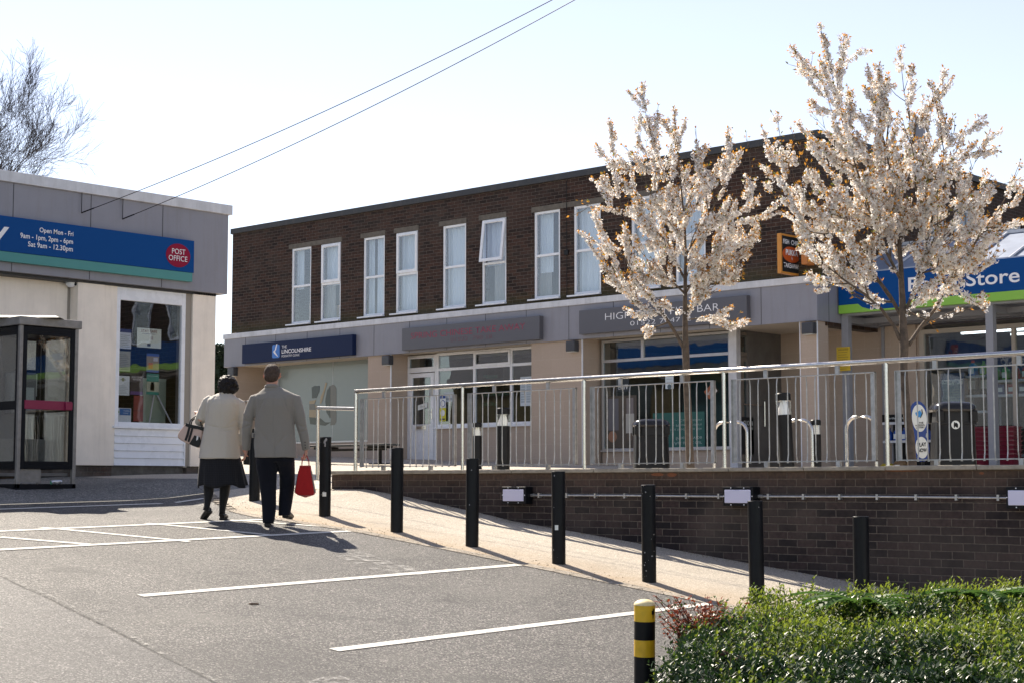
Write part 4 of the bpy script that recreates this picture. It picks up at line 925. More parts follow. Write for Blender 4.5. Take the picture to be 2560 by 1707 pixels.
for i, (u, v, l) in enumerate(BP):
    d = ray(u, v); t0 = 12.35 / d.y; p = d * t0; z = gz(p.x, 12.35)
    if i == 0: p = ray(812, 1283) * (12.6 / ray(812, 1283).y); 
    o = BO[i]; o['label'] = l
    o.location = (p.x, p.y, gz(p.x, p.y) + .012); o.rotation_euler = (R([0, .2, -.2, 1.0, 1.6, .3, -.2][i]), R([0, .3, .3, .6, 1.0, -.4, .2][i]), 0)
    if i in (0, 3):   # stickers and scrapes
        zs = .22 if i == 0 else .33; off = 0 if i == 0 else -.028; b = MB(); n = 6
        base = math.atan2(-.7355, .6775)
        vs = []
        for k in range(n + 1):
            a = base + off * 12 + (-.32 + .64 * k / n) * (1 if i == 0 else .8); 
            vs += [(.0692 * math.cos(a), .0692 * math.sin(a), zs), (.0692 * math.cos(a), .0692 * math.sin(a), zs + .048)]
        b.add(vs, [(2 * k, 2 * k + 2, 2 * k + 3, 2 * k + 1) for k in range(n)]); b.build('sticker', PAPER, parent=o, world=False)
    b = MB(); r = random.Random(i)
    nn = [10, 3, 4, 7, 22, 2, 1][i]
    for k in range(nn):
        a = math.atan2(-.7355, .6775) + r.uniform(-1.4, 1.4); z = r.choice([r.uniform(.02, .3), r.uniform(.78, .9), r.uniform(.02, .9)]); s = r.uniform(.002, .007)
        if i == 0 and k < 5: a = math.atan2(-.7355, .6775) + r.uniform(-.2, .2) * (1 - k / 6); z = .875 - .018 * k; s = .016 * (1 - k * .1)
        n_ = 6; rr = .0693
        vs = [(rr * math.cos(a + s / rr * math.cos(2 * PI * q / n_) * r.uniform(.5, 1.3)), rr * math.sin(a + s / rr * math.cos(2 * PI * q / n_) * 1), z + s * math.sin(2 * PI * q / n_) * r.uniform(.6, 1.6)) for q in range(n_)]
        b.add(vs, [tuple(range(n_))])
    b.build('paint_chips', CHIP, parent=o, world=False)
# yellow and black bollard
d = 9.0; tp = onD(1608, 1498, d)
yb = thing('striped_bollard', 'yellow and black banded bollard with rounded worn cap beside the hedge', 'bollard', (tp.x, tp.y, gz(tp.x, tp.y)))
zt = tp.z - yb.location.z; r = .057
def ub(v): return onD(1600, v, d).z - yb.location.z
bands = [(-.1, ub(1638), BLK, 'post'), (ub(1638), ub(1596), YEL, 'yellow_band'), (ub(1596), ub(1550), BLK, 'black_band'), (ub(1550), ub(1508), YEL, 'yellow_band')]
for z0, z1, m, n in bands: MB().lathe([(r, z0), (r, z1)], n=32).build(n, m, parent=yb, world=False, smooth='auto')
zc = ub(1508)
MB().lathe([(r + .002, zc - .004), (r + .002, zc), (r * .92, zc + .010), (r * .72, zc + .019), (r * .4, zc + .025), (.001, zc + .027)], n=32).build('cap', YELT, parent=yb, world=False, smooth='auto')
b = MB(); a0 = math.atan2(-.7355, .6775) + .82
for k, (s, zz_, h) in enumerate(((0, -.045, .035), (.16, -.035, .022), (-.12, -.04, .015))):
    n_ = 7; vs = [((r + .0012) * math.cos(a0 + s + .08 * math.cos(2 * PI * q / n_)), (r + .0012) * math.sin(a0 + s + .08 * math.cos(2 * PI * q / n_)), zc + zz_ + h * math.sin(2 * PI * q / n_) * (1 + .3 * math.sin(q * 5))) for q in range(n_)]
    b.add(vs, [tuple(range(n_))])
b.build('scrape', BLK, parent=yb, world=False)
yb.rotation_euler = (RT * 0 + Vector((R(1.2), R(1.6), 0)))

# ================================================================ TERRACE FURNITURE
def lamp_bollard(u, Y, w_, h, label, tilt=0):
    d = ray(u, 1170); x = (d * (Y / d.y)).x; z = tz(x, Y)
    t = thing('lamp_bollard', label, 'lamp bollard', (x, Y, z), 'black lamp bollards on the terrace'); r = w_ / 2; t.rotation_euler = (0, tilt, 0)
    MB().lathe([(r * 1.12, 0), (r * 1.12, .01), (r, .012), (r * .98, h * .72)], n=28).build('post', BLKP, parent=t, world=False, smooth='auto')
    MB().lathe([(r * .97, h * .72), (r * .99, h * .90)], n=28).build('lens', glass('lens_clear', k=1.5, base=.12) if 'lens_clear' not in MATS else MATS['lens_clear'], parent=t, world=False, smooth='auto')
    MB().lathe([(r * .75, h * .72), (r * .72, h * .80), (r * .3, h * .9)], n=20).build('reflector', mat('lamp_white', (.8, .8, .78), .5), parent=t, world=False, smooth='auto')
    MB().lathe([(r * 1.03, h * .90), (r * 1.03, h * .985), (r * .9, h), (.001, h)], n=28).build('hood', BLKP, parent=t, world=False, smooth='auto')
lamp_bollard(1258, 18.2, .20, .98, 'larger black lamp bollard on the terrace below the takeaway window')
lamp_bollard(1193, 21.8, .17, .85, 'smaller black lamp bollard left of the larger one below the takeaway')
lamp_bollard(1968, 17.0, .185, .96, 'leaning black lamp bollard beside the cycle stands by the lobby', -.05)
lamp_bollard(2041, 20.6, .15, .76, 'short black lamp bollard in front of the corner pier')
def bin_(u, Y, w_, h, label, emblem):
    d = ray(u, 1170); x = (d * (Y / d.y)).x; z = tz(x, Y)
    t = thing('litter_bin', label, 'litter bin', (x, Y, z)); r = w_ / 2
    t.rotation_euler = (0, 0, math.atan2(-FW.x, FW.y))
    MB().lathe([(r * .95, 0), (r * 1.0, .02), (r * .93, h * .70)], n=32, sq=4).build('body', BLKP, parent=t, world=False, smooth='auto')
    hd = MB()
    for sx in (-1, 1):
        hd.box(sx * r * .86 - .03, sx * r * .86 + .03, -r * .5, r * .5, h * .69, h * .86)
    hd.box(-r * .85, r * .85, -r * .5 + .0, r * .5, h * .69, h * .72)
    MB().lathe([(r * .90, h * .70), (r * .86, h * .86)], n=32, sq=4).build('inner_liner', mat('bin_inside', (.004, .004, .004), .6), parent=t, world=False, smooth='auto')
    fr_ = MB()
    for s in ((-1, -1), (1, -1), (1, 1), (-1, 1)):
        cx, cy = s[0] * r * .80, s[1] * r * .80; fr_.box(cx - r * .17, cx + r * .17, cy - r * .17, cy + r * .17, h * .69, h * .87)
    fr_.build('hood_corner', BLKP, parent=t, world=False, bevel=.02)
    MB().lathe([(r * 1.0, h * .85), (r * 1.04, h * .88), (r * 1.0, h * .93), (r * .85, h * .975), (r * .5, h * .998), (.001, h)], n=32, sq=4).build('lid', mat('gloss_black', (.015, .015, .016), .18), parent=t, world=False, smooth='auto')
    MB().box(-r * .9, r * .9, -r * .94, -r * .9, h * .66, h * .70).build('lip', BLKP, parent=t, world=False, bevel=.01)
    if emblem:
        e = MB().prism([(.01 * 0 + .055 * math.cos(2 * PI * k / 24) - .03, .42 + .055 * math.sin(2 * PI * k / 24) + .17) for k in range(24)], lambda a, c, dd: (a, -r * .965 + dd, c), .006).build('litter_badge', PAPER, parent=t, world=False)
        q = [(-.055, .555), (-.04, .555), (-.035, .60), (-.02, .62), (-.02, .60), (.0, .60), (0, .555), (-.018, .555), (-.02, .59), (-.04, .63), (-.05, .62), (-.055, .59)]
        MB().prism(q, lambda a, c, dd: (a, -r * .965 - .002 + dd, c), .002).build('litter_figure', BLKP, parent=e, world=False)
bin_(1628, 21.0, .58, .86, 'black litter bin with domed lid in front of the chip shop window', False)
bin_(2384, 19.6, .54, .90, 'black litter bin with a white litter badge near the store post', True)
def stand(u0, u1, Y, label, h=.76):
    a = onY(u0, 1170, Y).x; c = onY(u1, 1170, Y).x; z = tz(a, Y)
    t = thing('cycle_stand', label, 'cycle stand', ((a + c) / 2, Y, z), 'steel hoop cycle stands on the terrace'); w2 = (c - a) / 2; r = .17; n = 6
    pts = [(-w2, 0, -.05), (-w2, 0, h - r)] + [(-w2 + r - r * math.cos(k * PI / 2 / n), 0, h - r + r * math.sin(k * PI / 2 / n)) for k in range(1, n + 1)]
    pts += [(w2 - r + r * math.sin(k * PI / 2 / n), 0, h - r + r * math.cos(k * PI / 2 / n)) for k in range(0, n + 1)] + [(w2, 0, -.05)]
    MB().tube(pts, .024, 12).build('hoop', STEEL, parent=t, world=False, smooth='auto')
    for s in (-1, 1): MB().lathe([(.05, 0), (.05, .006), (.024, .008)], c=(s * w2, 0), n=16).build('foot_plate', STEEL, parent=t, world=False, smooth='auto')
stand(1786, 1869, 20.5, 'steel cycle stand hoop nearest the entrance post'); stand(1965, 2032, 20.5, 'steel cycle stand hoop behind the leaning lamp bollard'); stand(2118, 2192, 20.0, 'steel cycle stand hoop in front of the store wall')
# bench
BX0, BX1, BY = onY(781, 1110, 23.2).x, onY(980, 1115, 23.2).x, 23.2
bz = tz((BX0 + BX1) / 2, BY)
bn = thing('bench', 'backless dark bench on pedestal legs outside the clinic', 'bench', ((BX0 + BX1) / 2, BY, bz))
sz = onY(880, 1112, BY).z
b = MB()
for k in range(4): b.box(BX0, BX1, BY - .22 + .115 * k, BY - .12 + .115 * k, sz - .03, sz + .012)
b.build('seat', mat('bench_dark', (.035, .04, .045), .3), parent=bn, bevel=.006)
for x in (BX0 + .45, BX1 - .36):
    MB().box(x - .03, x + .03, BY - .03, BY + .03, bz, sz - .08).box(x - .2, x + .2, BY - .14, BY + .14, bz, bz + .02).box(x - .22, x + .22, BY - .16, BY + .16, sz - .08, sz - .03).build('leg', BLKP, parent=bn, bevel=.005)
MB().box(BX0 + .3, BX1 - .2, BY - .04, BY + .04, sz - .12, sz - .07).build('crossbeam', BLKP, parent=bn)
# window stickers and posters of the shops
def yposter(name, label, cat, u0, u1, v0, v1, Y, col, deco=()):
    a = onY(u0, v1, Y); c = onY(u1, v0, Y); t = thing(name, label, cat, ((a.x + c.x) / 2, Y, a.z))
    W, H = c.x - a.x, c.z - a.z
    rect('Y', Y, a.x, c.x, a.z, c.z, mat('sheet_%s' % str(col), col, .6), 'sheet', t, .003)
    for d in deco:
        if d[0] == 'b': rect('Y', Y - .002, a.x + W * d[1], a.x + W * d[2], a.z + H * d[3], a.z + H * d[4], mat('ink_%s' % str(d[5]), d[5], .6), 'print', t, .002)
        if d[0] == 'o': poly('Y', Y - .003 - d[6], [(a.x + W * (d[1] + d[3] * math.cos(k * PI / 10)), a.z + H * d[2] + W * d[3] * math.sin(k * PI / 10)) for k in range(20)], mat('ink_%s' % str(d[5]), d[5], .6), 'print', t, .002)
        if d[0] == 't': text(d[1], 'Y', Y - .006, a.x + W * d[2], a.x + W * d[3], a.z + H * d[4], a.z + H * d[5], mat('ink_%s' % str(d[6]), d[6], .6), t, 'print', bold=.01)
    return t
blk, wht, bl_ = (.02, .02, .02), (.75, .78, .8), (.02, .07, .28)
z4x = lambda x: 560 + x * .27234; z4y = lambda y: 800 + y * .27234
yposter('sticker', 'white sticker with a blue round mask symbol beside the takeaway door', 'sticker', z4x(1982), z4x(2036), z4y(800), z4y(684), YT - .006, wht, [('o', .5, .68, .42, 0, bl_, 0), ('o', .5, .68, .33, 0, wht, .003), ('b', .3, .7, .6, .75, bl_), ('b', .05, .95, .05, .28, bl_)])
yposter('sticker', 'yellow distancing sticker below the blue mask sticker', 'sticker', z4x(1980), z4x(2036), z4y(924), z4y(804), YT - .006, (.62, .58, .03), [('b', .1, .9, .78, .92, (.1, .1, .03)), ('o', .5, .38, .36, 0, wht, 0), ('b', .28, .72, .36, .41, blk)])
z6x = lambda x: 1100 + x * .27234
yposter('menu', 'large pale menu sheet inside the right takeaway window', 'menu', z6x(737), z6x(990), z4y(775), z4y(520), YT + .024, (.55, .62, .68), [('b', .03 + .2 * (k % 5), .18 + .2 * (k % 5), .06 + .085 * (k // 5), .12 + .085 * (k // 5), (.35, .42, .48)) for k in range(50) if k % 5 != 4 or k > 30] + [('o', .72, .35, .06, 0, (.22, .13, .05), 0), ('o', .86, .30, .05, 0, (.25, .15, .05), 0), ('o', .78, .5, .04, 0, (.25, .15, .05), 0)])
yposter('notice', 'small pale card behind the yellow sticker in the takeaway window', 'notice', z6x(40), z6x(125), z4y(745), z4y(660), YT + .024, (.5, .56, .6), [('b', .1, .9, .6, .8, (.3, .35, .4))])
yposter('notice', 'narrow white notice with a dark crest inside the chip shop window', 'notice', z6x(2068), z6x(2144), z4y(625), z4y(500), YT + .024, (.6, .68, .72), [('o', .5, .86, .25, 0, (.08, .12, .14), 0), ('b', .15, .85, .1, .14, (.4, .45, .5)), ('b', .15, .85, .3, .34, (.4, .45, .5)), ('b', .15, .85, .5, .54, (.4, .45, .5))])
yposter('poster', 'dark click and collect poster at the left of the chip shop window', 'poster', z6x(1625), z6x(1735), z4y(650), z4y(515), YT + .024, (.03, .04, .05), [('t', 'CLICK &', .1, .9, .68, .86, wht), ('t', 'COLLECT HERE', .1, .9, .54, .63, wht)])
yposter('banner', 'teal banner with white writing low in the chip shop window', 'banner', 1632, 1762, 1118, 1032, YT + .024, (.015, .10, .085), [('t', 'Ask about our', .42, .95, .82, .92, (.25, .35, .33)), ('t', 'free service', .45, .95, .68, .78, (.25, .35, .33)), ('t', '- Hot food cut to size', .3, .95, .45, .52, (.2, .3, .28)), ('t', '- Phone orders', .4, .95, .33, .4, (.2, .3, .28)), ('t', '- Collection', .45, .95, .2, .27, (.2, .3, .28))])
yposter('poster', 'faded picture poster of two people at the lower left of the chip shop window', 'poster', 1514, 1592, 1118, 990, YT + .024, (.09, .075, .06), [('o', .22, .78, .14, 0, (.32, .17, .11), 0), ('b', .08, .42, .05, .66, (.14, .14, .16)), ('o', .78, .80, .1, 0, (.12, .09, .07), 0), ('b', .66, .92, .35, .72, (.42, .41, .38)), ('b', .68, .9, .05, .35, (.2, .18, .18))])
tg = yposter('hanging_tag', 'tilted orange tag stuck on the right of the chip shop window', 'tag', 1757, 1784, 992, 968, YT - .006, (.30, .10, .04), [('b', .8, 1, 0, 1, (.6, .58, .55)), ('t', 'dog', .1, .7, .3, .7, (.6, .55, .5))]); tg.rotation_euler = (0, -R(38), 0)
lg = Vector(onX(1855, 1100, XD + .07)); rg = onX(1885, 1100, XD + .07)
t = thing('door_notice', 'dark click and collect notice low on the left entrance door', 'notice', (XD + .07, (lg.y + rg.y) / 2, .7))
za, zb = onX(1870, 1135, XD + .07).z, onX(1870, 1042, XD + .07).z
rect('X', XD + .07, lg.y, rg.y, za, zb, mat('notice_black', (.015, .015, .017), .5), 'sheet', t, .003); text('CLICK &', 'X', XD + .075, lg.y + .05, rg.y - .03, zb - .16, zb - .07, PAPER, t, bold=.02); text('COLLECT HERE', 'X', XD + .075, lg.y + .05, rg.y - .03, zb - .24, zb - .2, PAPER, t, bold=.01)
# yellow notice on the store post
t = thing('yellow_notice', 'yellow paper notice strapped to the left store post', 'notice', (-16.2, 27.08, 2.0))
pz = [onY(2091, 868, 27.09), onY(2126, 925, 27.09)]
rect('Y', 27.09, pz[0].x, pz[1].x, pz[1].z, pz[0].z, mat('notice_yellow', (.60, .42, .03), .6), 'sheet', t, .004)
for k in range(9): z = pz[0].z - .06 - k * .045; rect('Y', 27.086, pz[0].x + .04, pz[1].x - .04 - .02 * (k % 3), z, z + .008, mat('ink_olive', (.25, .18, .03), .6), 'print', t)
text('CUSTOMERS', 'Y', 27.084, pz[0].x + .04, pz[1].x - .04, pz[0].z - .05, pz[0].z - .025, mat('ink_olive'), t, 'print')
# lottery style sign
xl, yl = onY(2308, 1170, 20.6).x, 20.6; zl_ = tz(xl, yl)
t = thing('pavement_sign', 'blue figure-eight pavement sign reading play now between tree and bin', 'sign', (xl, yl, zl_)); t.rotation_euler = (R(-2), R(-4), .35)
sc_ = 1 / 137.0 * .98
def lz(x, y): return ((x - 1280) * .00255 * 1.0, (1215 - y) * .00165)
out = []
for k in range(25):
    a = R(-60 + 300 * k / 24); out.append((.135 * math.cos(a + 0) * 1.0, .70 + .24 * math.sin(a)))
out = [(.135 * math.cos(R(a)), .73 + .25 * math.sin(R(a))) for a in range(-50, 231, 14)] + [(.11 * math.cos(R(a)), .33 + .20 * math.sin(R(a))) for a in range(130, 411, 14)]
PBL = mat('sign_deep_blue', (.01, .04, .22), .25)
MB().prism(out, lambda a, c, dd: (a, dd, c), .03).build('board', PBL, parent=t, world=False, bevel=.006)
MB().prism([(.01 + .10 * math.cos(k * PI / 14), .74 + .19 * math.sin(k * PI / 14)) for k in range(28)], lambda a, c, dd: (a, -.004 + dd, c), .004).build('upper_disc', PAPER, parent=t, world=False)
MB().prism([(.01 + .085 * math.cos(k * PI / 14), .33 + .15 * math.sin(k * PI / 14)) for k in range(28)], lambda a, c, dd: (a, -.004 + dd, c), .004).build('lower_disc', PAPER, parent=t, world=False)
def ltext(s, x0, x1, z0, z1, m, y=-.007):
    o = text(s, 'Y', 0, 0, x1 - x0, 0, z1 - z0, m, t, 'lettering', bold=.03)
    for v in o.data.vertices: v.co = v.co + wloc(t) + Vector((x0, y, z0))
ltext('PLAY', -.045, .075, .345, .40, BLKP); ltext('NOW', -.045, .075, .265, .32, BLKP); ltext('THE', .0, .06, .66, .685, BLKP); ltext('NATIONAL', -.05, .08, .628, .652, BLKP); ltext('LOTTERY', -.045, .075, .596, .62, BLKP)
MB().prism([(.0, .83), (.03, .85), (.05, .80), (.04, .76), (.0, .75), (-.03, .78), (-.04, .82)], lambda a, c, dd: (a, -.007 + dd, c), .003).build('hand_emblem', mat('sky_blue', (.03, .25, .6), .4), parent=t, world=False)
MB().prism([(.03, .74), (.065, .80), (.06, .86), (.05, .86), (.05, .80), (.02, .74)], lambda a, c, dd: (a, -.008 + dd, c), .003).build('hand_emblem', BLKP, parent=t, world=False)
MB().box(-.02, .02, .0, .03, 0, .16).box(-.16, .16, -.14, .16, 0, .035).build('base', BLKP, parent=t, world=False, bevel=.01)

# goods outside / inside the store
def shelf(name, label, x0, x1, y0, y1, zs, z_top, m, back=True):
    t = thing(name, label, 'shelving', ((x0 + x1) / 2, (y0 + y1) / 2, zs[0]))
    for x in (x0, x1): MB().box(x - .015, x + .015, y1 - .04, y1, zs[0], z_top).build('upright', PG, parent=t)
    for z in zs: MB().box(x0, x1, y0, y1, z, z + .025).box(x0, x1, y0 - .006, y0, z - .01, z + .035).build('shelf', TRIM, parent=t)
    return t
def bottle(x, y, z, w_, h, col, label, grp, cap=(.7, .1, .02), kind='bottle'):
    t = thing(kind, label, 'bottle', (x, y, z), grp); r = w_ / 2
    MB().lathe([(r * .95, 0), (r, .01), (r, h * .55), (r * .75, h * .7), (r * .35, h * .8), (r * .33, h * .86)], n=14, sq=3).build('body', mat('pl%s' % str(col), col, .25), parent=t, world=False, smooth='auto')
    MB().lathe([(r * .4, h * .84), (r * .42, h), (.001, h)], n=10).build('cap', mat('pl%s' % str(cap), cap, .3), parent=t, world=False, smooth='auto')
    MB().box(-r * .6, r * .6, -r * 1.01, -r * .9, h * .15, h * .5).build('label_panel', PAPER, parent=t, world=False)
# low outdoor shelving left of the glazing
lx0, lx1 = onY(2207, 1100, 27.9).x, onY(2337, 1100, 27.9).x
zg = tz(lx0, 27.9)
zA, zB, zC = onY(2260, 1058, 27.9).z, onY(2260, 1104, 27.9).z, zg + .05
sh = shelf('display_shelf', 'low dark display shelves with blue bottles against the store wall', lx0, lx1, 27.9, 28.3, [zC, zB, zA], zA + .12, PG)
MB().box(lx0, lx1, 28.3, 28.32, zC, zA + .2).build('back_panel', BLKP, parent=sh); MB().box(lx0, lx1, 27.89, 27.9, zA + .04, zA + .18).build('header', BLKP, parent=sh)
text('garden  essentials', 'Y', 27.885, lx0 + .1, lx0 + .7, zA + .08, zA + .13, PAPER, sh)
for k in range(6):
    x = lx0 + .09 + k * .16
    bottle(x, 28.0, zB + .025, .13, .27 if k % 2 else .25, (.02, .07, .30), 'blue screenwash bottle on the low outdoor shelf', 'blue bottles on the low outdoor shelf', (.02, .05, .2))
for k, (u, w_, h, c, l) in enumerate(((2224, .30, .16, (.55, .42, .03), 'yellow sack at the bottom of the low display'), (2262, .26, .22, (.25, .15, .07), 'brown patterned sack beside the yellow one'), (2242, .5, .06, (.55, .55, .52), 'white flattened sack in front of the yellow one'), (2268, .34, .06, (.07, .3, .03), 'green sack under the brown one'))):
    x = onY(u, 1150, 27.8).x; t = thing('sack', l, 'sack', (x, 27.75 - .1 * (k % 2), zg)); MB().lathe([(w_ * .42, 0), (w_ * .5, h * .2), (w_ * .5, h * .7), (w_ * .3, h), (.001, h)], n=16, sq=3).build('bag', mat('sack%d' % k, c, .4, noise_amt=.3, noise_scale=20), parent=t, world=False, smooth='auto'); MB().box(-w_ * .2, w_ * .2, -w_ * .52, -w_ * .48, h * .3, h * .6).build('label_panel', PAPER, parent=t, world=False)
# stacks of burgundy baskets
MAR = mat('burgundy_plastic', (.16, .006, .025), .3)
def baskets(u, w_, n, label):
    p = onY(u, 1150, 27.75); z = tz(p.x, 27.75) + .02
    t = None
    for k in range(n):
        if t is None:
            t = thing('shopping_basket', label + ' by the store post, bottom one', 'basket', (p.x, 27.75, z), 'burgundy shopping baskets stacked outside the store')
            b = MB().lathe([(w_ * .42, 0), (w_ * .5, .20), (w_ * .54, .205), (w_ * .54, .225), (w_ * .49, .225), (w_ * .41, .01)], n=20, sq=5); b.build('tub', MAR, parent=t, world=False, smooth='auto')
            MB().tube([(-w_ * .5, 0, .22), (-w_ * .45, -.14, .235), (w_ * .45, -.14, .235), (w_ * .5, 0, .22)], .008, 6).build('handle', BLKP, parent=t, world=False)
        else: copy_tree(t, (p.x + rnd.uniform(-.006, .006), 27.75, z + .08 * k), label=label + ' by the store post, above the bottom one')
baskets(2452, .5, 8, 'burgundy basket in the left stack'); baskets(2516, .46, 8, 'burgundy basket in the right stack')
# shelving inside the window
sx0, sx1 = onY(2415, 1000, 28.8).x, onY(2465, 1000, 28.8).x
def zY(v, Y): return onY(2440, v, Y).z
sh = shelf('shop_shelf', 'grey shelf unit inside the store window left of the second post', sx0, sx1, 28.8, 29.1, [zY(1140, 28.8), zY(1030, 28.8), zY(990, 28.8), zY(942, 28.8)], zY(920, 28.8), PG)
bottle(sx0 + .12, 28.88, zY(942, 28.8) + .025, .17, .30, (.02, .16, .45), 'blue spray bottle with orange cap on the left shop shelf', 'bottles on the shop shelves', (.7, .12, .02)); bottle(sx0 + .34, 28.88, zY(942, 28.8) + .025, .15, .28, (.22, .40, .04), 'lime green bottle on the left shop shelf', 'bottles on the shop shelves', (.25, .42, .05))
for k in range(2):
    t = thing('compost_bag', ['black compost bag at the left on the middle shop shelf', 'black compost bag at the right on the middle shop shelf'][k], 'bag', (sx0 + .12 + .26 * k, 28.88, zY(990, 28.8) + .025)); MB().box(-.1, .1, -.07, .07, 0, .40).build('sack', mat('compost_black', (.03, .035, .035), .35), parent=t, world=False, bevel=.03); MB().box(-.07, .07, -.078, -.07, .12, .28).build('label_panel', mat('compost_label', (.28, .30, .27), .5), parent=t, world=False); MB().box(-.06, .06, -.078, -.07, .31, .36).build('header_band', mat('dk_green', (.05, .12, .05), .5), parent=t, world=False)
tx0, tx1 = onY(2483, 1000, 28.8).x, onY(2534, 1000, 28.8).x
sh = shelf('shop_shelf', 'grey shelf unit inside the store window right of the second post', tx0, tx1 + .3, 28.8, 29.1, [zY(1140, 28.8), zY(992, 28.8), zY(956, 28.8)], zY(920, 28.8), PG)
for k, (c, cp_, l) in enumerate((((.12, .35, .06), (.7, .7, .7), 'green spray bottle at the left of the right shop shelf'), ((.10, .36, .05), (.75, .75, .75), 'green spray bottle with white trigger in the middle of the right shelf'), ((.5, .03, .02), (.75, .75, .75), 'red spray bottle with white trigger on the right shop shelf'), ((.45, .10, .02), (.3, .02, .02), 'dark orange bottle at the end of the right shop shelf'))):
    bottle(tx0 + .03 + .2 * k, 28.88, zY(956, 28.8) + .025, .15, .30, c, l, 'bottles on the shop shelves', cp_)
for k in range(3):
    t = thing('product_box', ['blue product box on the lower right shop shelf', 'red product box beside the blue one on the lower right shelf', 'navy product box at the end of the lower right shelf'][k], 'box', (tx0 + .12 + .22 * k, 28.9, zY(992, 28.8) + .025)); MB().box(-.09, .09, -.06, .06, 0, .2).build('carton', mat('cart%d' % k, [(.03, .06, .2), (.3, .02, .03), (.015, .03, .1)][k], .4), parent=t, world=False, bevel=.005); MB().box(-.05, .05, -.063, -.06, .06, .14).build('label_panel', PAPER, parent=t, world=False)
t = thing('poster', 'dark health poster asking about symptoms inside the store window', 'poster', (gx0 + .5, 28.52, 1.6))
pa, pb_ = onY(2352, 1012, 28.515), onY(2410, 930, 28.515)
rect('Y', 28.515, pa.x, pb_.x, pa.z, pb_.z, mat('poster_navy', (.02, .06, .14), .5), 'sheet', t, .003); text('GOT', 'Y', 28.51, pa.x + .03, pa.x + .16, pb_.z - .20, pb_.z - .13, PAPER, t, bold=.02); text('SYMPTOMS?', 'Y', 28.51, pa.x + .18, pb_.x - .02, pb_.z - .22, pb_.z - .12, PAPER, t, bold=.02)
for k in range(6): rect('Y', 28.511, pa.x + .08, pb_.x - .08, pb_.z - .32 - .05 * k, pb_.z - .31 - .05 * k, mat('ink_grey', (.12, .14, .17), .5), 'print', t, .002)

# ================================================================ PHONE BOX
bx0, bx1, by0, by1 = -19.68, -18.8, 11.14, 12.0
zb_ = .0
ph = thing('telephone_box', 'black and aluminium glazed telephone box with magenta door bar', 'telephone box', (-19.24, 11.57, 0))
BF = mat('box_frame_black', (.006, .007, .010), .5, spec=.15, noise_amt=.3, noise_scale=9)
AL2 = mat('weathered_aluminium', (.24, .23, .22), .5, metal=.4, noise_amt=.22, noise_scale=10)
for x in (bx0, bx1 - .05):
    for y in (by0, by1 - .05): MB().box(x, x + .05, y, y + .05, zb_ - .03, 2.05).build('corner_post', AL2, parent=ph, bevel=.006)
MB().box(bx0 - .03, bx1 + .03, by0 - .03, by1 + .03, 2.05, 2.16).build('roof_band', AL2, parent=ph, bevel=.01)
MB().lathe([(.50 * 1.3, 2.16), (.43 * 1.3, 2.19), (.3, 2.20)], c=(-19.24, 11.57), n=4).build('roof', BF, parent=ph)
def side(axis, at, a0, a1, door):
    f = MB(); ya, yb_ = at - .03, at
    f.frame(a0, a1, .22, 2.04, .055, ya, yb_, axis)
    bx = (lambda p, q, z0, z1: f.box(p, q, ya, yb_, z0, z1)) if axis == 'Y' else (lambda p, q, z0, z1: f.box(ya, yb_, p, q, z0, z1))
    bx(a0 + .055, a1 - .055, 1.985, 1.985 - .05); bx(a0 + .055, a1 - .055, .275, .32)
    if not door: bx(a0 + .055, a1 - .055, .98, 1.09)
    fo = f.build('door' if door else 'side_frame', BF, parent=ph, bevel=.004)
    g = MB(); 
    if axis == 'Y': g.box(a0 + .05, a1 - .05, at - .018, at - .014, .3, 1.98)
    else: g.box(at - .018, at - .014, a0 + .05, a1 - .05, .3, 1.98)
    g.build('pane', MATS.get('box_glass') or glass('box_glass', tint=(.84, .86, .85), k=1.8, base=.03, wave=.0004), parent=fo)
    if door:
        m = mat('magenta_bar', (.22, .005, .05), .4)
        MB().box(at - .035, at + .012, a0 + .03, a1 - .03, .985, 1.10).box(at + .012, at + .045, a1 - .14, a1 - .04, .99, 1.09).build('handle_bar', m, parent=fo, bevel=.006)
    return fo
side('X', bx1 - .002, by0 + .055, by1 - .055, True); side('X', bx0 + .05, by0 + .055, by1 - .055, False); side('Y', by0 + .04, bx0 + .055, bx1 - .055, False); side('Y', by1 - .01, bx0 + .055, bx1 - .055, False)
MB().box(bx0 + .02, bx1 - .02, by0 + .05, by1 - .05, 1.96, 2.04).build('ceiling', BF, parent=ph); MB().box(bx0, bx1, by0, by1, -.06, .03).build('floor', BF, parent=ph)
b = MB(); b.box(bx0 + .05, bx0 + .10, by0 + .2, by1 - .35, .3, 1.95); b.build('back_board', mat('phone_back', (.10, .10, .11), .5), parent=ph)
tpn = MB().box(bx0 + .10, bx0 + .28, by0 + .25, by0 + .62, .95, 1.5).build('payphone', mat('phone_metal', (.25, .26, .28), .35, metal=.5), parent=ph, bevel=.02)
MB().tube([(bx0 + .31, by0 + .33, 1.05), (bx0 + .33, by0 + .33, 1.1), (bx0 + .33, by0 + .33, 1.38), (bx0 + .31, by0 + .33, 1.44)], [.035, .022, .022, .035], 10).build('handset', BLKP, parent=tpn, smooth='auto')
MB().box(bx0 + .28, bx0 + .285, by0 + .45, by0 + .58, 1.1, 1.3).build('keypad', PAPER, parent=tpn)
nb = MB().box(bx0 + .05, bx0 + .07, by1 - .33, by1 - .08, 1.15, 1.55).build('notice_frame', BF, parent=ph); MB().box(bx0 + .07, bx0 + .073, by1 - .30, by1 - .11, 1.2, 1.5).build('notice', PAPER, parent=nb)
MB().box(bx0 + .06, bx0 + .3, by0 + .1, by1 - .1, .28, .62).build('shelf_box', AL2, parent=ph, bevel=.01)
MB().box(bx1 - .05, bx1 - .03, by0 + .05, by0 + .36, .05, .22).build('kick_panel', AL2, parent=ph)
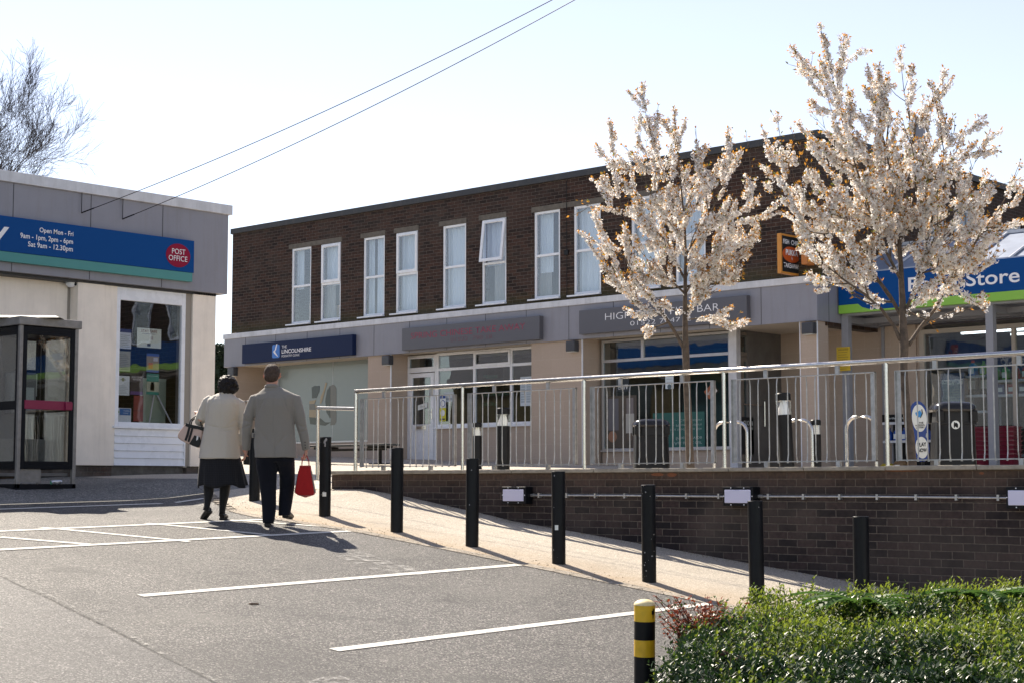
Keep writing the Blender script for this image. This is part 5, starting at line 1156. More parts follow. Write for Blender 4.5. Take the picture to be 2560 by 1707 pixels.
t = thing('crushed_can', 'crushed silver drinks can lying under the telephone box door', 'can', (-18.72, 11.67, .03))
b = MB(); rg_ = []
for i in range(9):
    s = i / 8; rg_.append([((s - .5) * .13 * .3 + .02 * math.sin(i), (s - .5) * .15, .0 + 0) for _ in range(1)])
b = MB().tube([(-.01, -.07, .02), (.0, -.04, .034), (.005, .0, .022), (.0, .03, .034), (-.01, .06, .026)], [(.030, .03), (.033, .02), (.022, .033), (.034, .022), (.03, .03)], 12); b.build('body', mat('can_metal', (.6, .62, .66), .3, metal=.8), parent=t, world=False, smooth='auto'); MB().tube([(-.01, -.075, .02), (-.01, -.07, .02)], .026, 12).build('end', mat('can_green', (.1, .3, .2), .4), parent=t, world=False)

# ================================================================ FAR LEFT BACKGROUND
rr_ = thing('rear_bank_wall', 'low brick wall behind the covered passage carrying a grey railing', 'wall', (-50, 38, 1))
ze = onY(660, 986, 38).z
MB().box(-60, -35.7, 38, 38.3, 0, ze).build('brickwork', BRK, parent=rr_); MB().box(-60, -35.7, 37.97, 38.33, ze, ze + .06).build('coping', CONC, parent=rr_)
r2 = thing('rear_railing', 'grey vertical bar railing above the wall behind the passage', 'railing', (-50, 38.1, ze))
zr = onY(660, 924, 38).z; b = MB(); b.box(-56, -35.8, 38.08, 38.12, zr - .04, zr); b.box(-56, -35.8, 38.08, 38.12, ze + .12, ze + .16)
for k in range(190): x = -56 + .107 * k; b.box(x, x + .02, 38.09, 38.11, ze + .14, zr - .02)
b.build('bars', PG, parent=r2); 
for x in (-54, -51, -48, -45, -42): MB().box(x - .04, x + .04, 38.05, 38.14, ze, zr + .03).build('post', PG, parent=r2)
upg = struct(MB().box(-75, -35.7, 38.3, 70, ze - .3, ze - .02).build('upper_ground', FOOT))
def car(name, label, x, y, z, rz, col):
    t = thing(name, label, 'car', (x, y, z)); t.rotation_euler = (0, 0, rz)
    pm = mat('car_paint_%s' % name, col, .25, coat=1)
    prof = [(-2.05, .3), (-2.1, .62), (-1.95, .84), (-1.6, .92), (-1.0, 1.38), (-.4, 1.47), (.4, 1.42), (1.05, .98), (1.9, .82), (2.08, .6), (2.05, .28)]
    rings = []
    for yy, s, tp in ((-.85, .97, .0), (-.88, 1, .0), (-.6, 1, .0), (0, 1.01, .02), (.6, 1, .0), (.88, 1, 0), (.85, .97, 0)):
        rings.append([(a * s, yy * (1 if c < .95 else .8), c + tp) for a, c in prof])
    MB().rings(rings).build('body', pm, parent=t, world=False, smooth='auto')
    gm = mat('car_glass', (.02, .03, .035), .05)
    for sy in (-1, 1):
        MB().add([(-1.35, sy * .80, .97), (.85, sy * .80, .97), (.35, sy * .715, 1.36), (-.95, sy * .715, 1.34)], [(0, 1, 2, 3)]).build('side_window', gm, parent=t, world=False)
        for xx in (-1.3, 1.3):
            wh = MB().tube([(xx, sy * .7, .32), (xx, sy * .9, .32)], .32, 20).build('wheel', BLKP, parent=t, world=False, smooth='auto'); MB().tube([(xx, sy * .9, .32), (xx, sy * .905, .32)], .2, 14).build('rim', ALU, parent=wh, world=False)
        MB().box(1.95, 2.1, sy * .62 - .15, sy * .62 + .15, .6, .72).build('headlight', PAPER, parent=t, world=False, bevel=.02)
    MB().add([(1.0, -.66, 1.0), (1.0, .66, 1.0), (.45, .62, 1.42), (.45, -.62, 1.42)], [(0, 1, 2, 3)]).build('windscreen', gm, parent=t, world=False)
pc_ = onY(648, 985, 43)
car('parked_car', 'pale blue-silver car behind the railing beyond the passage', pc_.x, 43, ze - .02, .25, (.35, .42, .52))

# ================================================================ BARE TREE
BARK = mat('bare_bark', (.045, .035, .03), .95)
def bare_tree():
    r = random.Random(11); D = 50; base = onD(-205, 1200, D); base.z = .4
    t = thing('bare_tree', 'leafless winter tree rising behind the post office roof at the far left', 'tree', tuple(base))
    segs = []
    def grow(p, d, L_, rad, depth):
        n = 5; q = p.copy(); pts = [q.copy()]; rs = [rad]
        for i in range(n):
            d = (d + Vector((r.uniform(-.13, .13), r.uniform(-.13, .13), r.uniform(-.04, .13)))).normalized(); q = q + d * (L_ / n); pts.append(q.copy()); rs.append(rad * (1 - .45 * (i + 1) / n))
            if depth < 6 and i >= 1 or depth == 0 and i > 1:
                for _ in range(2 if depth in (0, 2, 4) else 1):
                    if r.random() < (.95 if depth < 5 else .8):
                        ax = Vector((r.uniform(-1, 1), r.uniform(-1, 1), r.uniform(-1, 1))).normalized(); nd = (Matrix.Rotation(r.uniform(.45, .95), 3, ax) @ d); nd.z += .06; nd.normalize()
                        grow(q.copy(), nd, L_ * r.uniform(.5, .74), rs[-1] * .55, depth + 1)
        segs.append((depth, pts, rs))
    grow(base, Vector((.02, 0, 1)), 5.6, .26, 0)
    b = MB(); b2 = MB()
    for dep, pts, rs in segs: (b if dep < 2 else b2).tube(pts, [max(x * .8, .0042) for x in rs], 6 if dep < 3 else 3, cap=False)
    b.build('trunk', BARK, parent=t, smooth=True); b2.build('crown', BARK, parent=t); print('bare segs', len(segs))
bare_tree()
def conifer(u, v, D, h, rad, label):
    p = onD(u, v, D); t = thing('evergreen_tree', label, 'tree', (p.x, p.y, p.z - h)); r = random.Random(int(u)); b = MB()
    for k in range(9000):
        a = r.uniform(0, 2 * PI); zz_ = r.random() ** .8; rr = rad * (1 - zz_ * .55) * (r.random() ** .35) * (1 + .25 * math.sin(a * 5 + zz_ * 9)); c = Vector((p.x + rr * math.cos(a), p.y + rr * math.sin(a), p.z - h + .3 + zz_ * (h - .3)))
        s = .09; d1 = Vector((r.uniform(-1, 1), r.uniform(-1, 1), r.uniform(-1, 1))).normalized() * s; d2 = Vector((r.uniform(-1, 1), r.uniform(-1, 1), r.uniform(-1, 1))).normalized() * s
        b.add([c - d1, c + d2, c + d1], [(0, 1, 2)])
    b.build('crown', mat('evergreen', (.03, .05, .02), .8), parent=t); MB().tube([(p.x, p.y, p.z - h), (p.x, p.y, p.z - h * .3)], .15, 8).build('trunk', BARK, parent=t)
conifer(556, 862, 60, 5, 1.3, 'dark green conifer in the gap left of the navy sign')
conifer(575, 868, 64, 4.5, 1.3, 'dark shrub-like conifer behind the passage railing')

# ================================================================ PEOPLE
def fuse(mb, name, m, parent, voxel=.008, smooth=6, noise_a=0, nscale=8, rep=1):
    me = bpy.data.meshes.new('tmp'); me.from_pydata(mb.v, [], mb.f)
    bm = bmesh.new(); bm.from_mesh(me); bmesh.ops.recalc_face_normals(bm, faces=bm.faces); bm.to_mesh(me); bm.free()
    o = bpy.data.objects.new('tmp', me); C.objects.link(o)
    r = o.modifiers.new('r', 'REMESH'); r.mode = 'VOXEL'; r.voxel_size = voxel
    s = o.modifiers.new('s', 'SMOOTH'); s.factor = .5; s.iterations = smooth
    bpy.context.view_layer.update(); dg = bpy.context.evaluated_depsgraph_get()
    out = bpy.data.meshes.new_from_object(o.evaluated_get(dg)); bpy.data.objects.remove(o)
    out.name = name
    if noise_a:
        nrm_ = [v.normal.copy() for v in out.vertices]
        for v, nv in zip(out.vertices, nrm_):
            p = v.co; n_ = noise.noise(Vector((p.x * nscale, p.y * nscale, p.z * nscale * .6))) * noise_a
            v.co = p + nv * n_
    out.materials.clear(); out.materials.append(m); out.shade_smooth()
    ob = bpy.data.objects.new(name, out); C.objects.link(ob)
    if parent is not None: ob.parent = parent
    return ob
def cloth(name, col, rough=.85, weave=900, bump=.0012, wr=0, wscale=9, check=None, sheen=.3):
    m = mat(name, col, rough, spec=.15); t = m.node_tree; N = t.nodes; L = t.links; p = N['Principled BSDF']; tc = N.new('ShaderNodeTexCoord')
    p.inputs['Sheen Weight'].default_value = sheen
    n1 = N.new('ShaderNodeTexNoise'); n1.inputs['Scale'].default_value = wscale; n1.inputs['Detail'].default_value = 3
    mp = N.new('ShaderNodeMapping'); mp.inputs['Scale'].default_value = (1, 1, .45); L.new(tc.outputs['Object'], mp.inputs[0]); L.new(mp.outputs[0], n1.inputs['Vector'])
    n2 = N.new('ShaderNodeTexNoise'); n2.inputs['Scale'].default_value = weave; L.new(tc.outputs['Object'], n2.inputs['Vector'])
    b1 = N.new('ShaderNodeBump'); b1.inputs['Distance'].default_value = wr; L.new(n1.outputs['Fac'], b1.inputs['Height'])
    b2 = N.new('ShaderNodeBump'); b2.inputs['Distance'].default_value = bump; b2.inputs['Strength'].default_value = .5; L.new(n2.outputs['Fac'], b2.inputs['Height']); L.new(b1.outputs[0], b2.inputs['Normal']); L.new(b2.outputs[0], p.inputs['Normal'])
    r = N.new('ShaderNodeMapRange'); r.inputs[3].default_value = .82; r.inputs[4].default_value = 1.15; L.new(n2.outputs['Fac'], r.inputs[0])
    mx = N.new('ShaderNodeMix'); mx.data_type = 'RGBA'; mx.blend_type = 'MULTIPLY'; mx.inputs[0].default_value = 1; mx.inputs[6].default_value = (*col, 1); L.new(r.outputs[0], mx.inputs[7])
    last = mx.outputs[2]
    if check:
        for ax in ('X', 'Z'):
            w_ = N.new('ShaderNodeTexWave'); w_.bands_direction = ax; w_.inputs['Scale'].default_value = check; L.new(tc.outputs['Object'], w_.inputs['Vector'])
            r2 = N.new('ShaderNodeMapRange'); r2.inputs[1].default_value = .85; r2.inputs[3].default_value = 1; r2.inputs[4].default_value = 1.7; L.new(w_.outputs['Fac'], r2.inputs[0])
            m2 = N.new('ShaderNodeMix'); m2.data_type = 'RGBA'; m2.blend_type = 'MULTIPLY'; m2.inputs[0].default_value = 1; L.new(last, m2.inputs[6]); L.new(r2.outputs[0], m2.inputs[7]); last = m2.outputs[2]
    L.new(last, p.inputs['Base Color']); return m
SKIN = mat('skin', (.52, .27, .19), .5, noise_amt=.12, noise_scale=25, spec=.4); SKIN.node_tree.nodes['Principled BSDF'].inputs['Subsurface Weight'].default_value = .1
def stack(mb, secs, n=28, sq=2.3):
    """closed loft of horizontal rounded sections (z, cx, cy, rx, ry)"""
    rings = []
    for z, cx, cy, rx, ry in secs:
        ring = []
        for k in range(n):
            a = 2 * PI * k / n; ca, sa = math.cos(a), math.sin(a); q_ = 1 / (abs(ca) ** sq + abs(sa) ** sq) ** (1 / sq); ring.append((cx + rx * ca * q_, cy + ry * sa * q_, z))
        rings.append(ring)
    return mb.rings(rings)
def hand(mb, wrist, d, palm_n, side, curl=.5, s=1.0, spread=.06):
    """palm and five fingers; d points along the hand, palm_n out of the palm, side = direction of the thumb"""
    d = Vector(d).normalized(); side = Vector(side).normalized(); n_ = Vector(palm_n).normalized(); W = Vector(wrist)
    mb.tube([W - d * .03 * s, W, W + d * .03 * s, W + d * .065 * s, W + d * .085 * s], [(.022 * s, .018 * s), (.024 * s, .018 * s), (.036 * s, .017 * s), (.040 * s, .015 * s), (.036 * s, .011 * s)] if abs(d.dot(Vector((0, 0, 1)))) < 2 else .03, 12)
    for k, (o_, l) in enumerate(((.028, .072), (.010, .080), (-.009, .075), (-.027, .058))):
        b0 = W + d * .080 * s + side * o_ * s; dd = (d + side * o_ * spread * 30 * .1).normalized(); a = curl * (.8 + .1 * k); pts = [b0 - d * .012]; cur = b0; ang = 0
        for j, f in enumerate((.42, .33, .25)):
            ang += a * (.55 if j == 0 else .9); v = (dd * math.cos(ang) + n_ * math.sin(ang)); cur = cur + v * l * f * s; pts.append(cur)
        mb.tube(pts, [.0095 * s, .0088 * s, .0080 * s, .0066 * s], 8); mb.ell(tuple(pts[-1]), (.0066 * s, .0066 * s, .0066 * s), 8, 5)
    t0 = W + d * .025 * s + side * .028 * s; v = (d * .75 + side * .65 + n_ * curl * .5).normalized(); t1 = t0 + v * .034 * s; t2 = t1 + (d * .9 + side * .2 + n_ * curl * .9).normalized() * .028 * s
    mb.tube([t0 - v * .015, t0, t1, t2], [.013 * s, .012 * s, .010 * s, .0075 * s], 8)
def head(mb, c, s=1.0, yaw=0):
    """head with face; c = centre of the skull, looking along +y"""
    c = Vector(c)
    q_ = MB()
    q_.ell((0, -.008, .018), (.076, .094, .100), 20, 14); q_.ell((0, .030, -.050), (.056, .062, .066), 16, 10); q_.ell((0, .062, -.085), (.028, .026, .022), 12, 8)
    q_.tube([(0, .088, .015), (0, .108, -.022), (0, .100, -.030)], [.010, .015, .010], 8)                      # nose
    q_.tube([(-.03, .086, .030), (0, .092, .034), (.03, .086, .030)], [.008, .009, .008], 8)                     # brow
    q_.tube([(-.022, .086, -.058), (0, .094, -.056), (.022, .086, -.058)], [.005, .008, .005], 8)                # lips
    for sx in (-1, 1):
        q_.ell((sx * .03, .075, .008), (.014, .012, .010), 10, 6)                                                # eyes
        q_.tube([(sx * .074, -.004, .022), (sx * .088, -.018, .024), (sx * .089, -.020, .0), (sx * .082, -.010, -.020), (sx * .074, -.002, -.028)], [.008, .012, .011, .009, .006], 8)   # ears
    rot = Matrix.Rotation(yaw, 3, 'Z')
    for k, v in enumerate(q_.v): w_ = rot @ (Vector(v) * s) + c; q_.v[k] = tuple(w_)
    mb.add(q_.v, q_.f)
YAW = math.atan2(-FW.x, FW.y)
# ---- man: metres in his own frame, x right, y forward (away), z up
D_man = 17.95
fm = onD(683, 1322, D_man)
def mz(x, y): return ((x - 930) / 748.0, (1452 - y) / 748.0)
man = MB()
hx, hz_ = mz(903, 233)
head(man, (hx, .035, hz_ - .0), 1.04, 0)
man.tube([(hx, .01, hz_ - .05), (hx + .005, -.005, hz_ - .13), (hx + .008, -.015, hz_ - .22)], [.060, .060, .075], 16)
stack(man, [(.85, .0, 0, .16, .10), (1.0, .0, 0, .15, .10), (1.2, 0, 0, .14, .08), (1.34, 0, 0, .13, .06), (1.42, .01, 0, .07, .05)])
lw = mz(697, 835); rw = mz(1186, 838)
man.tube([(-.14, 0, 1.34), (-.225, 0, 1.30), (-.29, -.01, 1.12), (lw[0] - .0, .05, lw[1])], [.03, .032, .030, .026], 12); man.tube([(.14, 0, 1.34), (.215, 0, 1.30), (.285, .0, 1.11), (rw[0], .03, rw[1])], [.03, .032, .030, .026], 12)
man.tube([(-.09, 0, .9), (-.075, .02, .5), (-.06, -.02, .10)], [.08, .055, .04], 12); man.tube([(.10, 0, .9), (.12, .12, .5), (.115, .10, .14)], [.08, .055, .04], 12)
hand(man, (lw[0] - .0, .05, lw[1] - .005), (-.18, .25, -1), (-1, 0, 0), (0, 1, 0), .55, .92)
hand(man, (rw[0], .03, rw[1] - .005), (-.05, .1, -1), (-1, .1, 0), (0, 1, 0), 1.35, .95)
pm = fuse(man, 'person', SKIN, None, .0055, 4)
zm = gz(fm.x, fm.y) + .006
pm.location = (fm.x, fm.y, zm); pm.rotation_euler = (0, 0, YAW)
tag(pm, 'man in grey-brown blazer and dark trousers walking away with a red bag', 'person')
TW = cloth('tweed_blazer', (.235, .215, .185), .9, 700, .0015, .018, 7)
jk = MB()
def J(y, x0, x1, cy, ry): a = mz(x0, y); c = mz(x1, y); return (a[1], (a[0] + c[0]) / 2, cy, (c[0] - a[0]) / 2, ry)
stack(jk, [J(902, 772, 1122, .0, .165), J(860, 770, 1115, .0, .165), J(800, 764, 1108, .0, .155), J(720, 764, 1098, .0, .145), J(640, 768, 1092, -.002, .140), J(560, 775, 1090, -.004, .143), J(480, 772, 1098, -.006, .145), J(425, 765, 1105, -.008, .135), J(392, 772, 1098, -.008, .115), J(368, 800, 1062, -.006, .095), J(345, 830, 1010, -.004, .078), J(322, 852, 968, -.002, .070), J(306, 862, 958, .0, .066)])
e = lambda x, y, z=0: (mz(x, y)[0], z, mz(x, y)[1])
jk.tube([e(805, 408, 0), e(770, 424, 0), e(748, 488, -.005), e(722, 560, -.01), e(712, 640, .0), e(703, 720, .02), e(697, 800, .04), e(696, 838, .05)], [.048, .064, .066, .062, .058, .052, .046, .043], 18)
jk.tube([e(1062, 408, 0), e(1094, 424, 0), e(1108, 488, -.005), e(1132, 560, -.01), e(1150, 640, .0), e(1166, 720, .01), e(1180, 800, .02), e(1187, 838, .03)], [.048, .064, .066, .062, .058, .052, .046, .043], 18)
jo = fuse(jk, 'blazer', TW, pm, .008, 4, .009, 8)
def creases(ob, lst):
    for v in ob.data.vertices:
        p = v.co
        for (x, z, ang, ln, wd, am) in lst:
            dx, dz = p.x - x, p.z - z; a_ = dx * math.cos(ang) + dz * math.sin(ang); b_ = -dx * math.sin(ang) + dz * math.cos(ang)
            w_ = math.exp(-(a_ / ln) ** 2 - (b_ / wd) ** 2) * am
            if w_ > .0003: p.y += w_ * (1 if p.y < 0 else -1)
        v.co = p
creases(jo, [(e(930, 600)[0], 1.1, PI / 2, .28, .006, .006), (e(1000, 760)[0], .92, .9, .10, .014, .008), (e(870, 740)[0], .95, 2.2, .09, .014, .008), (e(840, 460)[0], 1.32, 1.2, .09, .012, .009), (e(1030, 470)[0], 1.31, 1.9, .09, .012, .009),
             (e(905, 350)[0], 1.46, .1, .06, .010, .006), (e(720, 640)[0], 1.08, .4, .05, .010, .012), (e(715, 600)[0], 1.13, -.3, .05, .010, .010), (e(1150, 640)[0], 1.08, -.4, .05, .010, .012), (e(1165, 690)[0], 1.02, .3, .05, .010, .010), (e(950, 850)[0], .82, PI / 2, .10, .006, .012)])
# back vent, seam, collar, buttons, pocket flap
back = lambda x, z: -.150
def seamline(pts, r_, name, m, par): return MB().tube(pts, r_, 5).build(name, m, parent=par, world=False)
for v in ():
    pass
cl_ = MB(); ring = []
for k in range(13):
    a = R(-200 + 220 * k / 12); ring.append((hx + .004 + .070 * math.cos(a), -.006 + .070 * math.sin(a), 1.515 - .012 * (1 + math.sin(a))))
cl_.tube(ring, [(.014, .020)] * 13, 8).build('collar', TW, parent=pm, world=False, smooth=True)
pk = e(762, 715, -.05); MB().box(pk[0] - .012, pk[0] + .006, -.07, .06, pk[2] - .035, pk[2] + .02).build('pocket_flap', TW, parent=pm, world=False, bevel=.008)
for k in range(3): q_ = e(1183 + k, 778 + k * 22, 0); MB().ell((q_[0], -.030 + .004 * k, q_[2]), (.007, .005, .007), 8, 5).build('cuff_button', BLKP, parent=jo, world=False, smooth=True)
NV = cloth('navy_trousers', (.006, .007, .012), .8, 500, .001, .03, 6, sheen=.1)
tr = MB()
def T(y, x0, x1, cy, ry): a = mz(x0, y); c = mz(x1, y); return (a[1], (a[0] + c[0]) / 2, cy, (c[0] - a[0]) / 2, ry)
stack(tr, [T(1432, 846, 938, -.03, .065), T(1400, 843, 945, -.03, .066), T(1300, 838, 955, -.01, .068), T(1200, 824, 950, .01, .072), T(1100, 806, 952, .02, .082), T(1000, 790, 955, .01, .098), T(930, 783, 965, 0, .115), T(880, 788, 975, 0, .12)], 20, 2.1)
stack(tr, [T(1372, 962, 1062, .08, .066), T(1340, 962, 1064, .09, .066), T(1250, 958, 1074, .12, .068), T(1150, 960, 1085, .13, .076), T(1050, 962, 1090, .10, .088), T(980, 955, 1094, .05, .10), T(930, 935, 1098, .0, .115), T(880, 925, 1092, 0, .12)], 20, 2.1)
stack(tr, [T(935, 800, 1085, 0, .10), T(900, 790, 1092, 0, .12), T(860, 795, 1088, 0, .12), T(800, 800, 1080, 0, .11)])
fuse(tr, 'trousers', NV, pm, .009, 5, .006, 6)
SH = mat('shoe_leather', (.012, .011, .011), .3, spec=.4)
def shoe(x, y, z, par, pitch=0, s=1.0, yaw=0, name='shoe', low=False):
    b = MB(); q_ = MB()
    b.tube([(0, -.095, .035), (0, -.06, .045), (0, .0, .045), (0, .07, .036), (0, .13, .028), (0, .165, .022)], [(.030, .032), (.037, .042 if not low else .034), (.037, .040 if not low else .03), (.043, .033), (.042, .024), (.026, .016)], 14)
    q_.prism([(.036 * math.cos(t * PI / 12) * (1 if math.sin(t * PI / 12) > 0 else .95), .035 + .135 * math.sin(t * PI / 12)) for t in range(24)], lambda a, c, d: (a, c, d - .002), .016)
    q_.box(-.034, .034, -.10, -.035, -.004, .02)
    M = Matrix.Translation((x, y, z)) @ Matrix.Rotation(yaw, 4, 'Z') @ Matrix.Rotation(pitch, 4, 'X')
    for bb in (b, q_): bb.v = [tuple(M @ (Vector(v) * s)) for v in bb.v]
    so_ = b.build(name, SH, parent=par, world=False, smooth='auto'); q_.build('sole', mat('shoe_sole', (.02, .018, .016), .7), parent=so_, world=False, bevel=.003); return so_
shoe(mz(884, 0)[0], .02, .004, pm, 0, 1.02, .08); 
rg = zm; shoe(mz(1010, 0)[0], .34, .075, pm, -.10, 1.02, -.12)
HR = mat('grey_brown_hair', (.07, .048, .036), .75, spec=.2, noise_amt=.5, noise_scale=60, bump=.003, bscale=160)
hb = MB()
hb.ell((hx, .005, hz_ + .035), (.086, .104, .094), 22, 14)
hb.ell((hx, -.035, hz_ - .010), (.079, .068, .070), 18, 10)
hm = fuse(hb, 'hair', HR, pm, .006, 4, .006, 30)
# clear the hair from the face
bm = bmesh.new(); bm.from_mesh(hm.data); bmesh.ops.delete(bm, geom=[v for v in bm.verts if v.co.y > .075 and v.co.z < hz_ + .07], context='VERTS'); bm.to_mesh(hm.data); bm.free()
# red shopping bag
rb_w = pm.matrix_basis @ Vector((mz(1188, 0)[0], .03, mz(0, 1225)[1]))
hpos = Matrix.Translation(pm.location) @ Matrix.Rotation(YAW, 4, 'Z')
bo = hpos @ Vector((mz(1186, 0)[0], .03, mz(0, 1222)[1]))
rb = thing('shopping_bag', 'red fabric shopping bag with beige gusset hanging from the right hand of the man', 'bag', tuple(bo)); rb.rotation_euler = (0, 0, YAW)
RED = cloth('red_canvas', (.36, .012, .012), .75, 500, .001, .012, 9)
bg_ = MB(); sc = 748.0
def bp(x, y): return ((x - 1186) / sc, (1222 - y) / sc)
rings = []
for y, x0, x1, dp in ((1222, 1175, 1195, .02), (1205, 1130, 1250, .055), (1190, 1107, 1262, .06), (1150, 1112, 1255, .062), (1080, 1122, 1242, .058), (1010, 1132, 1230, .050), (965, 1140, 1224, .042)):
    a = bp(x0, y); c = bp(x1, y); rings.append([(a[0], -dp, a[1]), ((a[0] + c[0]) / 2, -dp * 1.1, a[1]), (c[0], -dp, a[1]), (c[0] + .004, 0, a[1]), (c[0], dp, a[1]), ((a[0] + c[0]) / 2, dp * 1.1, a[1]), (a[0], dp, a[1]), (a[0] - .004, 0, a[1])])
bg_.rings(rings, cap=False).add(rings[0], [tuple(range(8))]); bb_ = bg_.build('bag_body', RED, parent=rb, world=False, smooth='auto')
sd_ = bb_.modifiers.new('s', 'SOLIDIFY'); sd_.thickness = .003
GUS = cloth('beige_gusset', (.33, .27, .19), .85)
for sx, xs_ in ((-1, ((1133, 1010), (1120, 1080), (1108, 1150), (1104, 1185))), (1, ((1230, 1010), (1243, 1080), (1256, 1150), (1263, 1185)))):
    b = MB()
    for i in range(3):
        a, c = bp(*xs_[i]), bp(*xs_[i + 1]); w0, w1 = .04, .05; b.add([(a[0] + sx * .006, -w0, a[1]), (a[0] + sx * .006, w0, a[1]), (c[0] + sx * .006, w1, c[1]), (c[0] + sx * .006, -w1, c[1])], [(0, 1, 2, 3)])
    b.build('gusset', GUS, parent=rb, world=False)
for yy in (-.045, .045):
    a, c, t_ = bp(1150, 968), bp(1214, 962), bp(1178, 862)
    MB().tube([(a[0], yy, a[1] - .02), (a[0] + .008, yy * .7, a[1] + .05), (t_[0] - .006, yy * .15, t_[1] - .01), (t_[0] + .003, 0, t_[1]), (t_[0] + .012, yy * .15, t_[1] - .01), (c[0] - .008, yy * .7, c[1] + .05), (c[0], yy, c[1] - .02)], [(.009, .003)] * 7, 8).build('handle', RED, parent=rb, world=False)

# ---- woman
D_w = 18.35
fw0 = onD(545, 1318, D_w)
def wz(x, y): return ((x - 478) / 732.0, (1440 - y) / 732.0)
wo = MB(); k_ = lambda x, y, d=0: (wz(x, y)[0], d, wz(x, y)[1])
wh = wz(532, 350)
head(wo, (wh[0], .05, wh[1] - .01), .95, -.2); wo.tube([(wh[0], .03, wh[1] - .05), (wh[0] - .01, .01, wh[1] - .11), (wh[0] - .015, 0, wh[1] - .18)], [.052, .052, .065], 14)
stack(wo, [(.75, wz(480, 0)[0], 0, .15, .10), (1.0, wz(495, 0)[0], 0, .14, .09), (1.2, wz(505, 0)[0], 0, .12, .07), (1.30, wz(520, 0)[0], 0, .06, .05)])
wo.tube([k_(380, 460), k_(318, 630), k_(300, 600, .10), k_(288, 575, .14)], [.042, .036, .028, .024], 12); wo.tube([k_(645, 510), k_(675, 690), k_(668, 835, .04)], [.04, .034, .024], 12)
wo.tube([k_(410, 900), k_(402, 1060), k_(398, 1190, .0), k_(396, 1290, -.03), k_(390, 1340, -.052)], [.07, .055, .042, .028, .022], 12); wo.tube([k_(545, 900), k_(538, 1060), k_(522, 1190, .05), k_(508, 1310, .07), k_(500, 1390, .07)], [.07, .055, .044, .030, .022], 12)
hand(wo, k_(292, 580, .14), (-.5, .55, .35), (0, .4, -1), (.2, .9, .3), .9, .85)
hand(wo, k_(668, 838, .04), (.12, .2, -1), (1, 0, 0), (0, 1, 0), .5, .86)
ow = fuse(wo, 'person', SKIN, None, .0055, 4); zw = gz(fw0.x, fw0.y) + .006
ow.location = (fw0.x, fw0.y, zw); ow.rotation_euler = (0, 0, YAW)
tag(ow, 'woman in cream jacket and dark skirt walking away with a handbag', 'person')
CRM = cloth('cream_jacket', (.50, .455, .385), .7, 500, .0008, .022, 9)
wj = MB()
def W(y, x0, x1, cy, ry): a = wz(x0, y); c = wz(x1, y); return (a[1], (a[0] + c[0]) / 2, cy, (c[0] - a[0]) / 2, ry)
stack(wj, [W(948, 313, 650, 0, .172), W(936, 313, 650, 0, .172), W(900, 318, 648, 0, .168), W(840, 325, 643, 0, .16), W(770, 338, 634, 0, .15), W(700, 352, 626, 0, .14), W(640, 360, 628, 0, .142), W(560, 360, 642, -.005, .146), W(500, 362, 650, -.01, .14), W(465, 375, 640, -.01, .125), W(440, 405, 610, -.008, .098), W(424, 440, 590, -.004, .078), W(412, 462, 582, .0, .062)])
wj.tube([k_(412, 455), k_(378, 480), k_(345, 550, .01), k_(322, 620, .015), k_(312, 640, .04), k_(303, 612, .09), k_(293, 585, .13)], [.052, .062, .058, .056, .056, .048, .042], 16)
wj.tube([k_(605, 475), k_(640, 505), k_(660, 580, 0), k_(674, 660, .0), k_(676, 740, .015), k_(671, 800, .03), k_(669, 838, .04)], [.052, .060, .056, .054, .050, .045, .043], 16)
wjo = fuse(wj, 'jacket', CRM, ow, .008, 4, .009, 9)
creases(wjo, [(k_(505, 600)[0], 1.15, PI / 2, .3, .006, .005), (k_(570, 690)[0], 1.02, .25, .10, .010, .011), (k_(440, 690)[0], 1.03, -.2, .09, .010, .010), (k_(560, 715)[0], .985, .15, .09, .009, .010), (k_(600, 640)[0], 1.09, .7, .07, .010, .010), (k_(430, 480)[0], 1.31, 1.0, .08, .010, .009), (k_(610, 520)[0], 1.26, 2.0, .08, .010, .009), (k_(660, 690)[0], 1.02, .4, .04, .009, .011), (k_(665, 640)[0], 1.09, -.3, .04, .009, .010), (k_(390, 560)[0], 1.2, 1.4, .12, .008, .010)])
cr = [(wz(522, 0)[0] + .062 * math.cos(R(a)), .062 * math.sin(R(a)), 1.405 - .01 * (1 + math.sin(R(a)))) for a in range(-200, 25, 18)]
MB().tube(cr, [(.010, .014)] * len(cr), 8).build('collar', CRM, parent=ow, world=False, smooth=True)
SKT = cloth('dark_skirt', (.012, .012, .014), .8, 400, .001, .01, 9, check=16, sheen=.1)
sk = MB(); rings = []
for i, (y, x0, x1) in enumerate(((900, 340, 630), (930, 322, 648), (980, 316, 662), (1040, 310, 676), (1100, 307, 690), (1150, 306, 702), (1172, 308, 706))):
    a = wz(x0, y); c = wz(x1, y); cx, rx = (a[0] + c[0]) / 2, (c[0] - a[0]) / 2; ring = []; am = i / 6
    for k in range(72):
        t = 2 * PI * k / 72; f = 1 + am * .055 * math.sin(t * 11 + .8 * math.sin(t * 3)) ; ring.append((cx + rx * math.cos(t) * f, rx * (.60 + .20 * am) * math.sin(t) * f + .02 * am, a[1] + am * .018 * math.sin(t * 5 + 1)))
    rings.append(ring)
sk.rings(rings, cap=False); ys_ = len(sk.v); so_ = sk.build('skirt', SKT, parent=ow, world=False, smooth=True); md = so_.modifiers.new('s', 'SOLIDIFY'); md.thickness = .004
TG = cloth('black_tights', (.008, .008, .009), .55, 900, .0003, .0, 9, sheen=.3)
lg_ = MB(); lg_.tube([k_(402, 1060), k_(398, 1170, .0), k_(398, 1235, -.005), k_(394, 1290, -.03), k_(392, 1335, -.055), k_(385, 1362, -.05)], [.066, .058, .054, .040, .033, .036], 16); lg_.build('tights', TG, parent=ow, world=False, smooth=True)
